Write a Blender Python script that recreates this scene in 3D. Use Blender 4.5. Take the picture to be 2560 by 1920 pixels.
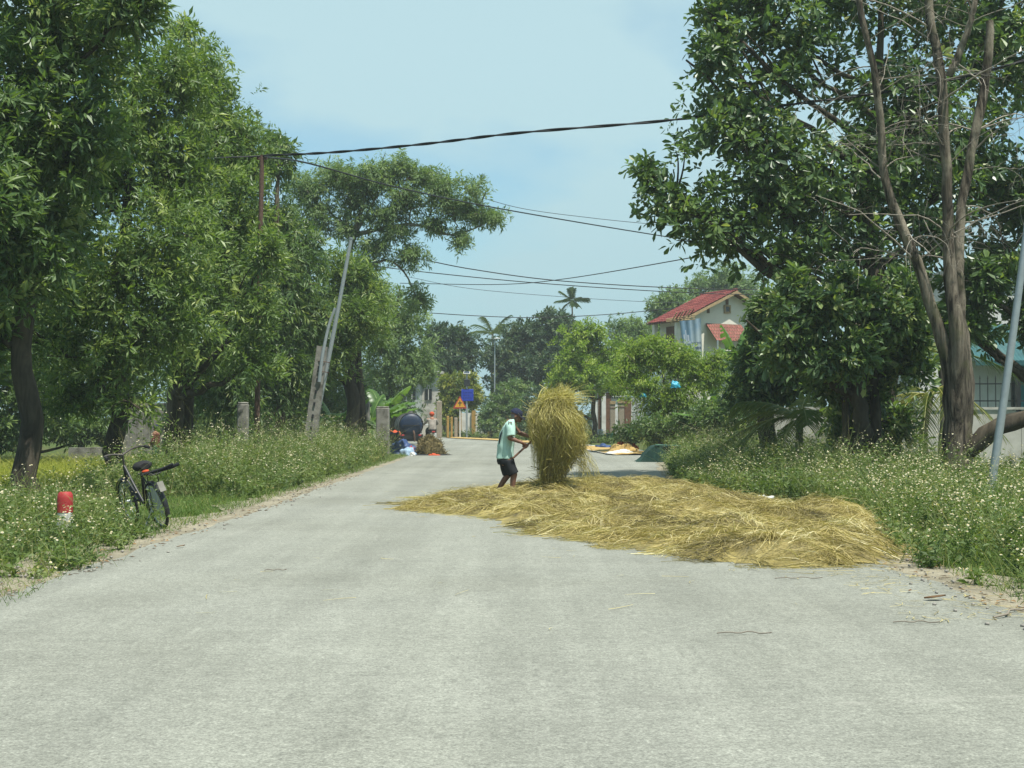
import bpy, math, random
import numpy as np
from mathutils import Matrix, Vector, Euler

for o in list(bpy.data.objects):
    bpy.data.objects.remove(o)
random.seed(7)
scene = bpy.context.scene
COL = scene.collection
USE_HAZE = True

# ------------------------------------------------------------------ camera
FPX = 3200.0                      # focal length in photo pixels (2560 wide)
CAM_H = 1.35
YAW = math.atan(32 / FPX); PITCH = math.atan(85 / FPX)
cam_data = bpy.data.cameras.new('camera')
cam_data.sensor_width = 36.0; cam_data.sensor_fit = 'HORIZONTAL'
cam_data.lens = FPX / 2560 * 36.0
cam_data.clip_start = 0.1; cam_data.clip_end = 3000
cam = bpy.data.objects.new('camera', cam_data); COL.objects.link(cam)
cam.location = (0, 0, CAM_H)
cam.rotation_euler = (math.pi / 2 + PITCH, 0, YAW)
scene.camera = cam

# ------------------------------------------------------------------ world, sun, exposure
SUN_EL = math.radians(68)
SUN_DIR = np.array([0.60, -0.70])          # ground direction towards the sun
SUN_DIR = SUN_DIR / np.linalg.norm(SUN_DIR)
world = bpy.data.worlds.new('World'); scene.world = world; world.use_nodes = True
wn = world.node_tree.nodes; wl = world.node_tree.links
wn.clear()
w_out = wn.new('ShaderNodeOutputWorld'); w_bg = wn.new('ShaderNodeBackground')
w_sky = wn.new('ShaderNodeTexSky'); w_sky.sky_type = 'NISHITA'; w_sky.sun_disc = False
w_sky.sun_elevation = SUN_EL; w_sky.sun_rotation = math.atan2(SUN_DIR[0], SUN_DIR[1])
w_sky.altitude = 0; w_sky.air_density = 1.0; w_sky.dust_density = 1.0; w_sky.ozone_density = 1.2
# thin high cloud over the whole dome, laid on a flat layer overhead
w_tc = wn.new('ShaderNodeTexCoord'); w_sep = wn.new('ShaderNodeSeparateXYZ')
w_z = wn.new('ShaderNodeMath'); w_z.operation = 'MAXIMUM'; w_z.inputs[1].default_value = 0.0
w_z2 = wn.new('ShaderNodeMath'); w_z2.operation = 'ADD'; w_z2.inputs[1].default_value = 0.22
w_dx = wn.new('ShaderNodeMath'); w_dx.operation = 'DIVIDE'
w_dy = wn.new('ShaderNodeMath'); w_dy.operation = 'DIVIDE'
w_cmb = wn.new('ShaderNodeCombineXYZ')
w_noise = wn.new('ShaderNodeTexNoise'); w_noise.inputs['Scale'].default_value = 0.42
w_noise.inputs['Detail'].default_value = 6; w_noise.inputs['Roughness'].default_value = 0.5
w_noise.inputs['Distortion'].default_value = 0.35
w_map = wn.new('ShaderNodeMapping'); w_map.inputs['Location'].default_value = (3.3, 6.6, 0.0)
w_ramp = wn.new('ShaderNodeValToRGB')
w_ramp.color_ramp.elements[0].position = 0.465; w_ramp.color_ramp.elements[0].color = (0.05, 0.05, 0.05, 1)
w_ramp.color_ramp.elements[1].position = 0.55; w_ramp.color_ramp.elements[1].color = (0.85, 0.85, 0.85, 1)
w_mix = wn.new('ShaderNodeMixRGB'); w_mix.inputs[2].default_value = (3.3, 4.55, 4.75, 1)
wl.new(w_tc.outputs['Generated'], w_sep.inputs[0])
wl.new(w_sep.outputs['Z'], w_z.inputs[0]); wl.new(w_z.outputs[0], w_z2.inputs[0])
wl.new(w_sep.outputs['X'], w_dx.inputs[0]); wl.new(w_z2.outputs[0], w_dx.inputs[1])
wl.new(w_sep.outputs['Y'], w_dy.inputs[0]); wl.new(w_z2.outputs[0], w_dy.inputs[1])
wl.new(w_dx.outputs[0], w_cmb.inputs[0]); wl.new(w_dy.outputs[0], w_cmb.inputs[1])
wl.new(w_cmb.outputs[0], w_map.inputs[0]); wl.new(w_map.outputs[0], w_noise.inputs['Vector'])
wl.new(w_noise.outputs['Fac'], w_ramp.inputs[0])
w_tint = wn.new('ShaderNodeMixRGB'); w_tint.blend_type = 'MULTIPLY'; w_tint.inputs[0].default_value = 1.0
w_tint.inputs[2].default_value = (0.74, 1.00, 0.96, 1)      # windscreen's cyan cast, multiplied into the sky colour
wl.new(w_ramp.outputs[0], w_mix.inputs[0]); wl.new(w_sky.outputs[0], w_tint.inputs[1]); wl.new(w_tint.outputs[0], w_mix.inputs[1])
w_hz = wn.new('ShaderNodeMapRange'); w_hz.inputs['From Min'].default_value = 0.0; w_hz.inputs['From Max'].default_value = 0.30
w_hz.inputs['To Min'].default_value = 0.85; w_hz.inputs['To Max'].default_value = 0.0; w_hz.interpolation_type = 'SMOOTHSTEP'
w_veil = wn.new('ShaderNodeMixRGB'); w_veil.inputs[2].default_value = (2.25, 3.40, 3.80, 1)     # humid veil all round the horizon
wl.new(w_sep.outputs['Z'], w_hz.inputs['Value']); wl.new(w_hz.outputs[0], w_veil.inputs[0]); wl.new(w_mix.outputs[0], w_veil.inputs[1])
wl.new(w_veil.outputs[0], w_bg.inputs['Color']); w_bg.inputs['Strength'].default_value = 0.088
wl.new(w_bg.outputs[0], w_out.inputs[0])

sun_data = bpy.data.lights.new('sun', 'SUN'); sun_data.energy = 4.0
sun_data.angle = math.radians(0.6); sun_data.color = (1.0, 0.965, 0.88)
sun = bpy.data.objects.new('sun', sun_data); COL.objects.link(sun)
sv = Vector((SUN_DIR[0] * math.cos(SUN_EL), SUN_DIR[1] * math.cos(SUN_EL), math.sin(SUN_EL)))
sun.rotation_euler = sv.to_track_quat('Z', 'Y').to_euler()
sun.location = (-30, -10, 40)

scene.view_settings.view_transform = 'Standard'
scene.view_settings.look = 'None'
scene.view_settings.gamma = 1.0
scene.view_settings.exposure = 0.95
scene.view_settings.use_curve_mapping = False
scene.render.engine = 'CYCLES'
scene.cycles.use_denoising = True
scene.cycles.max_bounces = 6
scene.cycles.transparent_max_bounces = 8
scene.cycles.diffuse_bounces = 3
scene.cycles.transmission_bounces = 4
scene.cycles.volume_bounces = 1
scene.cycles.sample_clamp_indirect = 6.0

# ------------------------------------------------------------------ pixel -> world
_R = np.array(Euler(cam.rotation_euler).to_matrix())
_C = np.array([0, 0, CAM_H])
def ray(px, py):
    return _R @ np.array([(px - 1280) / FPX, (960 - py) / FPX, -1.0])
def W(px, py, D):                       # point on that pixel's ray at distance D up the road
    r = ray(px, py); return _C + r * (D / r[1])
def G(px, py, z=0.0):                   # where that pixel's ray meets the ground
    r = ray(px, py); return _C + r * ((z - CAM_H) / r[2])

# ------------------------------------------------------------------ mesh helpers
OFF = {}
def nrm(a):
    a = np.asarray(a, float)
    return a / np.maximum(np.linalg.norm(a, axis=-1, keepdims=True), 1e-9)

class MB:
    """collects faces; build() links them as ONE mesh object"""
    def __init__(s):
        s.v = []; s.f = []; s.n = 0
    def add(s, v, f, mi=0, tone=0.5, smooth=False):
        v = np.asarray(v, float).reshape(-1, 3); f = np.asarray(f, np.int64)
        t = np.broadcast_to(np.asarray(tone, float), (len(v),))
        s.v.append((v, t)); s.f.append((f + s.n, mi, smooth)); s.n += len(v)
        return s
    def box(s, c, size, rot=None, mi=0, tone=0.5, bevel=0.0):
        c = np.asarray(c, float); h = np.asarray(size, float) / 2
        if bevel > 0:
            b = min(bevel, h.min() * 0.9)
            pts = []
            for sx in (-1, 1):
                for sy in (-1, 1):
                    for sz in (-1, 1):
                        sg = np.array([sx, sy, sz])
                        for ax in range(3):
                            p = sg * (h - b); p[ax] = sg[ax] * h[ax]; pts.append(p)
            pts = np.array(pts)
            me = bpy.data.meshes.new('tmp'); import bmesh
            bm = bmesh.new()
            for p in pts: bm.verts.new(p)
            bmesh.ops.convex_hull(bm, input=bm.verts[:])
            bm.verts.index_update()
            v = np.array([q.co[:] for q in bm.verts]); f = [[q.index for q in fc.verts] for fc in bm.faces]
            bm.free(); bpy.data.meshes.remove(me)
            f = np.array([x[:3] for x in f])
        else:
            v = np.array([[x, y, z] for x in (-1, 1) for y in (-1, 1) for z in (-1, 1)]) * h
            f = np.array([[0, 1, 3, 2], [4, 6, 7, 5], [0, 4, 5, 1], [2, 3, 7, 6], [0, 2, 6, 4], [1, 5, 7, 3]])
        if rot is not None:
            v = v @ np.array(rot).T
        return s.add(v + c, f, mi, tone)
    def tube(s, path, rad, n=8, mi=0, tone=0.5, caps=True, smooth=True, wob=0.0, seed=0):
        P = np.asarray(path, float); m = len(P)
        r = np.broadcast_to(np.asarray(rad, float), (m,))
        T = nrm(np.gradient(P, axis=0))
        up = np.array([0, 0, 1.0]) if abs(T[0][2]) < 0.9 else np.array([1.0, 0, 0])
        U = np.empty((m, 3)); u = nrm(np.cross(T[0], up))
        for i in range(m):
            u = u - T[i] * np.dot(u, T[i]); u = u / max(np.linalg.norm(u), 1e-9); U[i] = u
        V = np.cross(T, U)
        a = np.arange(n) * 2 * math.pi / n
        rr = r[:, None]
        if wob:
            rg = np.random.default_rng(seed)
            rr = rr * (1 + wob * rg.standard_normal((m, n)))
        else:
            rr = np.repeat(rr, n, 1)
        v = P[:, None] + (np.cos(a)[None, :, None] * U[:, None] + np.sin(a)[None, :, None] * V[:, None]) * rr[..., None]
        i = np.arange(m - 1)[:, None] * n; j = np.arange(n)[None]; k = (j + 1) % n
        f = np.stack([i + j, i + k, i + n + k, i + n + j], -1).reshape(-1, 4)
        base = s.n
        s.add(v.reshape(-1, 3), f, mi, tone, smooth)
        if caps:
            t0 = np.broadcast_to(np.asarray(tone, float), (m * n,))
            for ring in (np.arange(n)[::-1], (m - 1) * n + np.arange(n)):
                pts = v.reshape(-1, 3)[ring]
                c = pts.mean(0)
                s.add(np.vstack([pts, c]), [[q, (q + 1) % n, n] for q in range(n)], mi, float(t0[ring[0]]))
        return s
    def loft(s, rings, mi=0, tone=0.5, caps=True, smooth=True, n=16):
        """rings: (centre, u, v) ellipses"""
        a = np.arange(n) * 2 * math.pi / n; vs = []
        for c, u, w in rings:
            vs.append(np.asarray(c) + np.cos(a)[:, None] * np.asarray(u) + np.sin(a)[:, None] * np.asarray(w))
        m = len(rings); v = np.vstack(vs)
        i = np.arange(m - 1)[:, None] * n; j = np.arange(n)[None]; k = (j + 1) % n
        s.add(v, np.stack([i + j, i + k, i + n + k, i + n + j], -1).reshape(-1, 4), mi, tone, smooth)
        if caps:
            for ring in (np.arange(n)[::-1], (m - 1) * n + np.arange(n)):
                pts = v[ring]
                s.add(np.vstack([pts, pts.mean(0)]), [[q, (q + 1) % n, n] for q in range(n)], mi, tone)
        return s
    def ell(s, c, r, rot=None, n=14, m=9, mi=0, tone=0.5):
        th = np.linspace(0, math.pi, m)
        a = np.arange(n) * 2 * math.pi / n
        v = np.stack([np.sin(th)[:, None] * np.cos(a), np.sin(th)[:, None] * np.sin(a), np.repeat(np.cos(th)[:, None], n, 1)], -1)
        v = v.reshape(-1, 3) * np.asarray(r)
        if rot is not None: v = v @ np.array(rot).T
        i = np.arange(m - 1)[:, None] * n; j = np.arange(n)[None]; k = (j + 1) % n
        f = np.stack([i + j, i + n + j, i + n + k, i + k], -1).reshape(-1, 4)
        return s.add(v + np.asarray(c), f, mi, tone, True)
    def torus(s, c, R, r, axis, n=28, m=8, mi=0, tone=0.5, a0=0.0, a1=2 * math.pi):
        ax = nrm(axis); up = np.array([0, 0, 1.0]) if abs(ax[2]) < 0.9 else np.array([1.0, 0, 0])
        u = nrm(np.cross(ax, up)); w = np.cross(ax, u)
        full = abs(a1 - a0 - 2 * math.pi) < 1e-6
        A = np.linspace(a0, a1, n + 1)
        if full:
            A = A[:-1]
        path = np.asarray(c) + R * (np.cos(A)[:, None] * u + np.sin(A)[:, None] * w)
        rd = np.cos(A)[:, None] * u + np.sin(A)[:, None] * w
        b = np.arange(m) * 2 * math.pi / m
        v = path[:, None] + r * (np.cos(b)[None, :, None] * rd[:, None] + np.sin(b)[None, :, None] * ax)
        N = len(A); I = np.arange(N if full else N - 1)[:, None]; j = np.arange(m)[None]
        I2 = (I + 1) % N; k = (j + 1) % m
        f = np.stack([I * m + j, I * m + k, I2 * m + k, I2 * m + j], -1).reshape(-1, 4)
        return s.add(v.reshape(-1, 3), f, mi, tone, True)
    def build(s, name, mats, parent=None, origin=None):
        if not isinstance(mats, (list, tuple)): mats = [mats]
        V = np.vstack([x[0] for x in s.v]); T = np.concatenate([x[1] for x in s.v])
        off = np.zeros(3)
        if parent is not None: off = OFF[parent.name]
        elif origin is not None: off = np.asarray(origin, float)
        else:
            off = np.array([V[:, 0].mean(), V[:, 1].mean(), V[:, 2].min()])
        me = bpy.data.meshes.new(name)
        V = V - off
        me.vertices.add(len(V)); me.vertices.foreach_set('co', V.astype(np.float32).ravel())
        loops = np.concatenate([f.ravel() for f, _, _ in s.f])
        tot = np.concatenate([np.full(len(f), f.shape[1]) for f, _, _ in s.f])
        st = np.concatenate([[0], np.cumsum(tot)[:-1]])
        mi = np.concatenate([np.full(len(f), m) for f, m, _ in s.f])
        sm = np.concatenate([np.full(len(f), q) for f, _, q in s.f])
        me.loops.add(len(loops)); me.loops.foreach_set('vertex_index', loops.astype(np.int32))
        me.polygons.add(len(tot)); me.polygons.foreach_set('loop_start', st.astype(np.int32))
        me.polygons.foreach_set('loop_total', tot.astype(np.int32))
        me.polygons.foreach_set('material_index', mi.astype(np.int32))
        me.polygons.foreach_set('use_smooth', sm.astype(bool))
        at = me.attributes.new('tone', 'FLOAT', 'POINT'); at.data.foreach_set('value', T.astype(np.float32))
        for m in mats: me.materials.append(m)
        me.update(calc_edges=True)
        o = bpy.data.objects.new(name, me); COL.objects.link(o)
        if parent is not None:
            o.parent = parent; OFF[o.name] = OFF[parent.name]
        else:
            o.location = off; OFF[o.name] = off
        return o

def thing(name, label, cat, loc=(0, 0, 0), group=None):
    o = bpy.data.objects.new(name, None); COL.objects.link(o); o.empty_display_size = 0.2
    o.location = tuple(float(q) for q in loc); OFF[o.name] = np.array(loc, float)
    return tag(o, label, cat, group)
def tag(o, label=None, cat=None, group=None, kind=None):
    if label: o['label'] = label
    if cat: o['category'] = cat
    if group: o['group'] = group
    if kind: o['kind'] = kind
    return o

def ribbons(P, w, side=None, taper=0.25, rng=None):
    """strands: P (n,m,3), width (n,) -> verts, quads"""
    n, m, _ = P.shape
    T = nrm(np.gradient(P, axis=1))
    if side is None:
        side = rng.standard_normal((n, 3))
    S = nrm(np.cross(T, side[:, None, :]))
    tp = np.linspace(1, taper, m)[None, :, None]
    hw = np.asarray(w).reshape(-1, 1, 1) * 0.5 * tp
    v = np.stack([P - S * hw, P + S * hw], 2).reshape(-1, 3)
    b = (np.arange(n) * m * 2)[:, None]; i = (np.arange(m - 1) * 2)[None]
    f = np.stack([b + i, b + i + 1, b + i + 3, b + i + 2], -1).reshape(-1, 4)
    return v, f

def leaves(P, Dr, N, L, Wd, shape='rhomb', fold=0.12, curl=0.1):
    n = len(P); Dr = nrm(Dr); N = nrm(N - Dr * np.sum(N * Dr, -1, keepdims=True)); S = np.cross(Dr, N)
    L = np.broadcast_to(np.asarray(L, float), (n,))[:, None]; Wd = np.broadcast_to(np.asarray(Wd, float), (n,))[:, None]
    if shape == 'rhomb':
        v = np.stack([P, P + Dr * .45 * L + S * Wd * .5 + N * fold * Wd, P + Dr * L - N * curl * L,
                      P + Dr * .45 * L - S * Wd * .5 + N * fold * Wd], 1)
        b = (np.arange(n) * 4)[:, None]
        f = np.vstack([b + np.array([[0, 1, 2]]), b + np.array([[0, 2, 3]])])
    else:                                   # broad leaf, widest past the middle
        v = np.stack([P, P + Dr * .35 * L + S * Wd * .36 + N * fold * Wd, P + Dr * .72 * L + S * Wd * .5 + N * (fold * Wd - .4 * curl * L),
                      P + Dr * L - N * curl * L, P + Dr * .72 * L - S * Wd * .5 + N * (fold * Wd - .4 * curl * L), P + Dr * .35 * L - S * Wd * .36 + N * fold * Wd], 1)
        b = (np.arange(n) * 6)[:, None]
        f = np.vstack([b + np.array([[0, 1, 2, 3]]), b + np.array([[0, 3, 4, 5]])])
    return v.reshape(-1, 3), f, v.shape[1]

def wave(p, scale, seed, octs=2):
    """smooth random field roughly in -1..1"""
    rg = np.random.default_rng(seed); p = np.asarray(p, float); out = 0; amp = 1; tot = 0
    d = p.shape[-1]
    for _ in range(octs):
        for k in range(4):
            q = rg.standard_normal(d); q /= np.linalg.norm(q)
            out = out + amp * np.sin(p @ q * (2 * math.pi / scale) * rg.uniform(.7, 1.4) + rg.uniform(0, 6.28))
        tot += amp * 4 ** .5 * 1.4; scale *= .5; amp *= .55
    return out / tot

def in_poly(x, y, poly):
    poly = np.asarray(poly, float); ins = np.zeros(np.shape(x), bool)
    j = len(poly) - 1
    for i in range(len(poly)):
        xi, yi = poly[i]; xj, yj = poly[j]
        c = ((yi > y) != (yj > y)) & (x < (xj - xi) * (y - yi) / (yj - yi + 1e-12) + xi)
        ins ^= c; j = i
    return ins
def edge_dist(x, y, poly):
    poly = np.asarray(poly, float); d = np.full(np.shape(x), 1e9)
    for i in range(len(poly)):
        a = poly[i]; b = poly[(i + 1) % len(poly)]; e = b - a
        t = np.clip(((x - a[0]) * e[0] + (y - a[1]) * e[1]) / (e @ e), 0, 1)
        d = np.minimum(d, np.hypot(x - a[0] - t * e[0], y - a[1] - t * e[1]))
    return d
def bez(a, b, c, n):
    t = np.linspace(0, 1, n)[:, None]
    return (1 - t) ** 2 * np.asarray(a) + 2 * t * (1 - t) * np.asarray(b) + t * t * np.asarray(c)
def spline(pts, n):
    """smooth path through points"""
    P = np.asarray(pts, float); m = len(P)
    if m == 2: return P[0] + (P[1] - P[0]) * np.linspace(0, 1, n)[:, None]
    Q = np.vstack([2 * P[0] - P[1], P, 2 * P[-1] - P[-2]])
    out = []
    for t in np.linspace(0, m - 1 - 1e-9, n):
        i = int(t); u = t - i; a, b, c, d = Q[i], Q[i + 1], Q[i + 2], Q[i + 3]
        out.append(.5 * (2 * b + (c - a) * u + (2 * a - 5 * b + 4 * c - d) * u * u + (3 * b - a - 3 * c + d) * u ** 3))
    return np.array(out)
def rotz(a):
    c, s_ = math.cos(a), math.sin(a); return np.array([[c, -s_, 0], [s_, c, 0], [0, 0, 1]])

# ------------------------------------------------------------------ materials
def mat_base(name, rough=0.8, spec=0.3):
    m = bpy.data.materials.new(name); m.use_nodes = True
    nt = m.node_tree; b = nt.nodes['Principled BSDF']
    b.inputs['Roughness'].default_value = rough
    b.inputs['Specular IOR Level'].default_value = spec
    return m, nt, b
def ramp_node(nt, stops):
    r = nt.nodes.new('ShaderNodeValToRGB'); e = r.color_ramp.elements
    while len(e) < len(stops): e.new(0.5)
    for k, (p, c) in enumerate(stops):
        e[k].position = p; e[k].color = (*c, 1)
    return r
def noise_node(nt, scale, detail=4, rough=0.55, vec=None, dist=0.0):
    n = nt.nodes.new('ShaderNodeTexNoise'); n.inputs['Scale'].default_value = scale
    n.inputs['Detail'].default_value = detail; n.inputs['Roughness'].default_value = rough
    n.inputs['Distortion'].default_value = dist
    if vec is not None: nt.links.new(vec, n.inputs['Vector'])
    return n
def geo_pos(nt, scale=(1, 1, 1)):
    g = nt.nodes.new('ShaderNodeNewGeometry'); mp = nt.nodes.new('ShaderNodeMapping')
    mp.inputs['Scale'].default_value = scale
    nt.links.new(g.outputs['Position'], mp.inputs[0]); return mp.outputs[0]
def add_bump(nt, b, fac, strength=0.3, dist=0.02):
    bp = nt.nodes.new('ShaderNodeBump'); bp.inputs['Strength'].default_value = strength
    bp.inputs['Distance'].default_value = dist
    nt.links.new(fac, bp.inputs['Height']); nt.links.new(bp.outputs[0], b.inputs['Normal'])
def mix_col(nt, fac, a, b, mode='MIX'):
    m = nt.nodes.new('ShaderNodeMixRGB'); m.blend_type = mode
    for i, q in ((0, fac), (1, a), (2, b)):
        if hasattr(q, 'is_linked') or hasattr(q, 'links'): nt.links.new(q, m.inputs[i])
        else: m.inputs[i].default_value = q if i == 0 else (*q, 1)
    return m.outputs[0]
def paint(name, col, rough=0.6, spec=0.35, var=0.12, scale=6.0, bump=0.08, metal=0.0, dirt=None):
    """plain surface with worn, uneven colour"""
    m, nt, b = mat_base(name, rough, spec)
    p = geo_pos(nt)
    n = noise_node(nt, scale, 6, 0.65, p)
    c = np.array(col)
    r = ramp_node(nt, [(0.25, tuple(c * (1 - var * 1.6))), (0.55, tuple(c)), (0.8, tuple(np.minimum(c * (1 + var), 0.95)))])
    nt.links.new(n.outputs['Fac'], r.inputs[0])
    out = r.outputs[0]
    if dirt is not None:
        n2 = noise_node(nt, scale * .35, 5, 0.6, p, 0.6)
        r2 = ramp_node(nt, [(0.5, (0, 0, 0)), (0.68, (1, 1, 1))]); nt.links.new(n2.outputs['Fac'], r2.inputs[0])
        out = mix_col(nt, r2.outputs[0], out, dirt)
    nt.links.new(out, b.inputs['Base Color'])
    b.inputs['Metallic'].default_value = metal
    if bump: add_bump(nt, b, n.outputs['Fac'], bump, 0.02)
    return m
def toned(name, stops, rough=0.6, spec=0.3, transl=0.0, noise=0.0):
    """colour picked by each piece's own 'tone'"""
    m, nt, b = mat_base(name, rough, spec)
    a = nt.nodes.new('ShaderNodeAttribute'); a.attribute_name = 'tone'
    r = ramp_node(nt, stops)
    nt.links.new(a.outputs['Fac'], r.inputs[0])
    col = r.outputs[0]
    nt.links.new(col, b.inputs['Base Color'])
    if transl > 0:
        t = nt.nodes.new('ShaderNodeBsdfTranslucent'); mx = nt.nodes.new('ShaderNodeMixShader')
        tc = mix_col(nt, 1.0, col, (1.5, 1.6, 0.6), 'MULTIPLY')
        nt.links.new(tc, t.inputs['Color'])
        mx.inputs[0].default_value = transl
        nt.links.new(b.outputs[0], mx.inputs[1]); nt.links.new(t.outputs[0], mx.inputs[2])
        nt.links.new(mx.outputs[0], nt.nodes['Material Output'].inputs[0])
    return m
def bark_mat(name, dark, light, scale=5.0, strength=0.8):
    m, nt, b = mat_base(name, 0.9, 0.15)
    p = geo_pos(nt, (1, 1, 0.22))
    n = noise_node(nt, scale, 8, 0.7, p, 0.8)
    n2 = noise_node(nt, scale * .3, 3, 0.5, geo_pos(nt, (1, 1, .5)))
    r = ramp_node(nt, [(0.3, dark), (0.62, light)])
    nt.links.new(n.outputs['Fac'], r.inputs[0])
    r2 = ramp_node(nt, [(0.35, (0.55, 0.55, 0.55)), (0.7, (1.15, 1.1, 1.0))]); nt.links.new(n2.outputs['Fac'], r2.inputs[0])
    nt.links.new(mix_col(nt, 1.0, r.outputs[0], r2.outputs[0], 'MULTIPLY'), b.inputs['Base Color'])
    add_bump(nt, b, n.outputs['Fac'], strength, 0.04)
    return m

def dead_bark():
    m, nt, b = mat_base('bark_dead', .92, .12)
    p = geo_pos(nt, (1, 1, .13))
    n = noise_node(nt, 6.5, 8, .72, p, 1.6)              # long furrows
    n2 = noise_node(nt, 1.6, 5, .6, geo_pos(nt, (1, 1, .45)), .5)    # patches of lost bark
    n3 = noise_node(nt, 38, 5, .7, geo_pos(nt, (1, 1, .5)))
    r = ramp_node(nt, [(.40, (.018, .015, .012)), (.50, (.085, .070, .053)), (.64, (.19, .16, .122))]); nt.links.new(n.outputs['Fac'], r.inputs[0])
    pale = ramp_node(nt, [(.3, (.18, .152, .115)), (.7, (.30, .262, .20))]); nt.links.new(n3.outputs['Fac'], pale.inputs[0])
    f = ramp_node(nt, [(.47, (0, 0, 0)), (.56, (1, 1, 1))]); nt.links.new(n2.outputs['Fac'], f.inputs[0])
    g0 = nt.nodes.new('ShaderNodeNewGeometry'); sx = nt.nodes.new('ShaderNodeSeparateXYZ'); nt.links.new(g0.outputs['Position'], sx.inputs[0])
    hr = nt.nodes.new('ShaderNodeMapRange'); hr.inputs['From Min'].default_value = 1.6; hr.inputs['From Max'].default_value = 4.2; nt.links.new(sx.outputs['Z'], hr.inputs['Value'])   # bark still clings to the lower trunk
    c = mix_col(nt, mix_col(nt, 1.0, f.outputs[0], hr.outputs[0], 'MULTIPLY'), r.outputs[0], pale.outputs[0])
    n4 = noise_node(nt, 2.3, 4, .6, geo_pos(nt)); g = ramp_node(nt, [(.55, (0, 0, 0)), (.7, (.5, .5, .5))]); nt.links.new(n4.outputs['Fac'], g.inputs[0])
    c = mix_col(nt, g.outputs[0], c, (.085, .092, .035))          # moss
    nt.links.new(c, b.inputs['Base Color']); add_bump(nt, b, n.outputs['Fac'], 1.0, .06)
    return m
M = {}
# foliage (tone 0 old/dark .. 1 young/light)
M['acacia'] = toned('leaf_acacia', [(0, (.050, .095, .036)), (.5, (.100, .162, .050)), (.85, (.170, .235, .072)), (1, (.26, .30, .11))], .42, .45, .36)
M['acacia_b'] = toned('leaf_acacia_bright', [(0, (.062, .112, .036)), (.5, (.128, .195, .052)), (.85, (.205, .272, .072)), (1, (.29, .34, .11))], .45, .4, .36)
M['broad'] = toned('leaf_broad', [(0, (.046, .088, .038)), (.5, (.094, .155, .054)), (.85, (.160, .230, .072)), (1, (.28, .31, .12))], .38, .5, .34)
M['feather'] = toned('leaf_feather', [(0, (.085, .138, .062)), (.5, (.155, .225, .095)), (1, (.25, .32, .14))], .55, .3, .36)
M['lime'] = toned('leaf_lime', [(0, (.075, .13, .02)), (.5, (.165, .25, .032)), (1, (.29, .36, .06))], .45, .4, .40)
M['darkfar'] = toned('leaf_dark', [(0, (.028, .058, .030)), (.5, (.055, .096, .042)), (.9, (.10, .145, .06)), (1, (.16, .17, .08))], .5, .35, .25)
M['yellowbush'] = toned('leaf_yellowish', [(0, (.07, .11, .02)), (.5, (.16, .20, .03)), (1, (.32, .30, .06))], .5, .3, .3)
M['banana'] = toned('leaf_banana', [(0, (.045, .095, .022)), (.6, (.095, .185, .035)), (1, (.16, .25, .05))], .38, .45, .35)
M['frond'] = toned('leaf_frond', [(0, (.045, .075, .022)), (.6, (.10, .15, .035)), (1, (.26, .25, .06))], .4, .45, .25)
M['weed'] = toned('leaf_weed', [(0, (.050, .086, .028)), (.5, (.112, .165, .048)), (.85, (.20, .235, .080)), (1, (.32, .28, .135))], .55, .3, .34)
M['petal'] = toned('petal_white', [(0, (.36, .34, .24)), (1, (.54, .52, .42))], .7, .2, .2)
M['pollen'] = paint('flower_centre', (.55, .36, .04), .8)
M['grass'] = toned('grass_blade', [(0, (.05, .10, .02)), (.6, (.105, .175, .035)), (1, (.28, .27, .09))], .6, .25, .3)
M['rice'] = toned('rice_blade', [(0, (.15, .19, .03)), (.6, (.28, .30, .045)), (1, (.44, .40, .10))], .6, .25, .35)
M['straw'] = toned('straw', [(0, (.085, .072, .034)), (.25, (.19, .155, .064)), (.6, (.36, .292, .105)), (.85, (.49, .412, .175)), (1, (.62, .56, .34))], .55, .35, .2)
M['straw_green'] = toned('straw_fresh', [(0, (.078, .070, .030)), (.35, (.21, .184, .062)), (.7, (.41, .352, .095)), (1, (.60, .54, .22))], .5, .4, .18)
M['hay_old'] = toned('hay_old', [(0, (.06, .05, .025)), (.5, (.15, .12, .05)), (1, (.30, .24, .11))], .8, .2, .05)
M['drytwig'] = toned('dry_twig', [(0, (.10, .085, .065)), (1, (.34, .30, .25))], .85, .2)
M['bark'] = bark_mat('bark_dark', (.022, .018, .013), (.10, .085, .065))
M['bark_m'] = bark_mat('bark_mid', (.045, .036, .026), (.20, .165, .12))
M['bark_dead'] = dead_bark()
M['bark_pale'] = bark_mat('bark_pale', (.10, .09, .07), (.30, .27, .22), 7, .5)
M['steel'] = paint('galvanised_steel', (0.310, 0.344, 0.353), .45, .5, .10, 9, .03, .4)
M['rust'] = paint('rusty_steel', (.095, .056, .040), .8, .3, .3, 14, .2)
M['concrete'] = paint('old_concrete', (0.215, 0.206, 0.181), .9, .2, .22, 7, .35, 0, (0.095, 0.090, 0.073))
M['concrete_pale'] = paint('rendered_wall', (0.430, 0.419, 0.376), .9, .2, .12, 3, .15, 0, (0.215, 0.210, 0.177))
M['white_wall'] = paint('white_wall', (0.574, 0.574, 0.544), .85, .25, .07, 2.5, .06, 0, (0.455, 0.445, 0.406))
M['cream_wall'] = paint('cream_wall', (0.602, 0.578, 0.494), .85, .25, .06, 2, .05)
M['grey_wall'] = paint('grey_green_wall', (0.344, 0.370, 0.344), .85, .25, .12, 2, .08, 0, (0.215, 0.224, 0.206))
M['teal'] = paint('teal_paint', (0.013, 0.146, 0.163), .45, .4, .12, 5, .05)
M['teal_roof'] = paint('teal_sheet_roof', (0.022, 0.090, 0.099), .5, .4, .2, 3, .05, 0, (0.052, 0.112, 0.112))
M['black'] = paint('black_paint', (0.015, 0.015, 0.017), .45, .4, .2, 8, .02)
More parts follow.
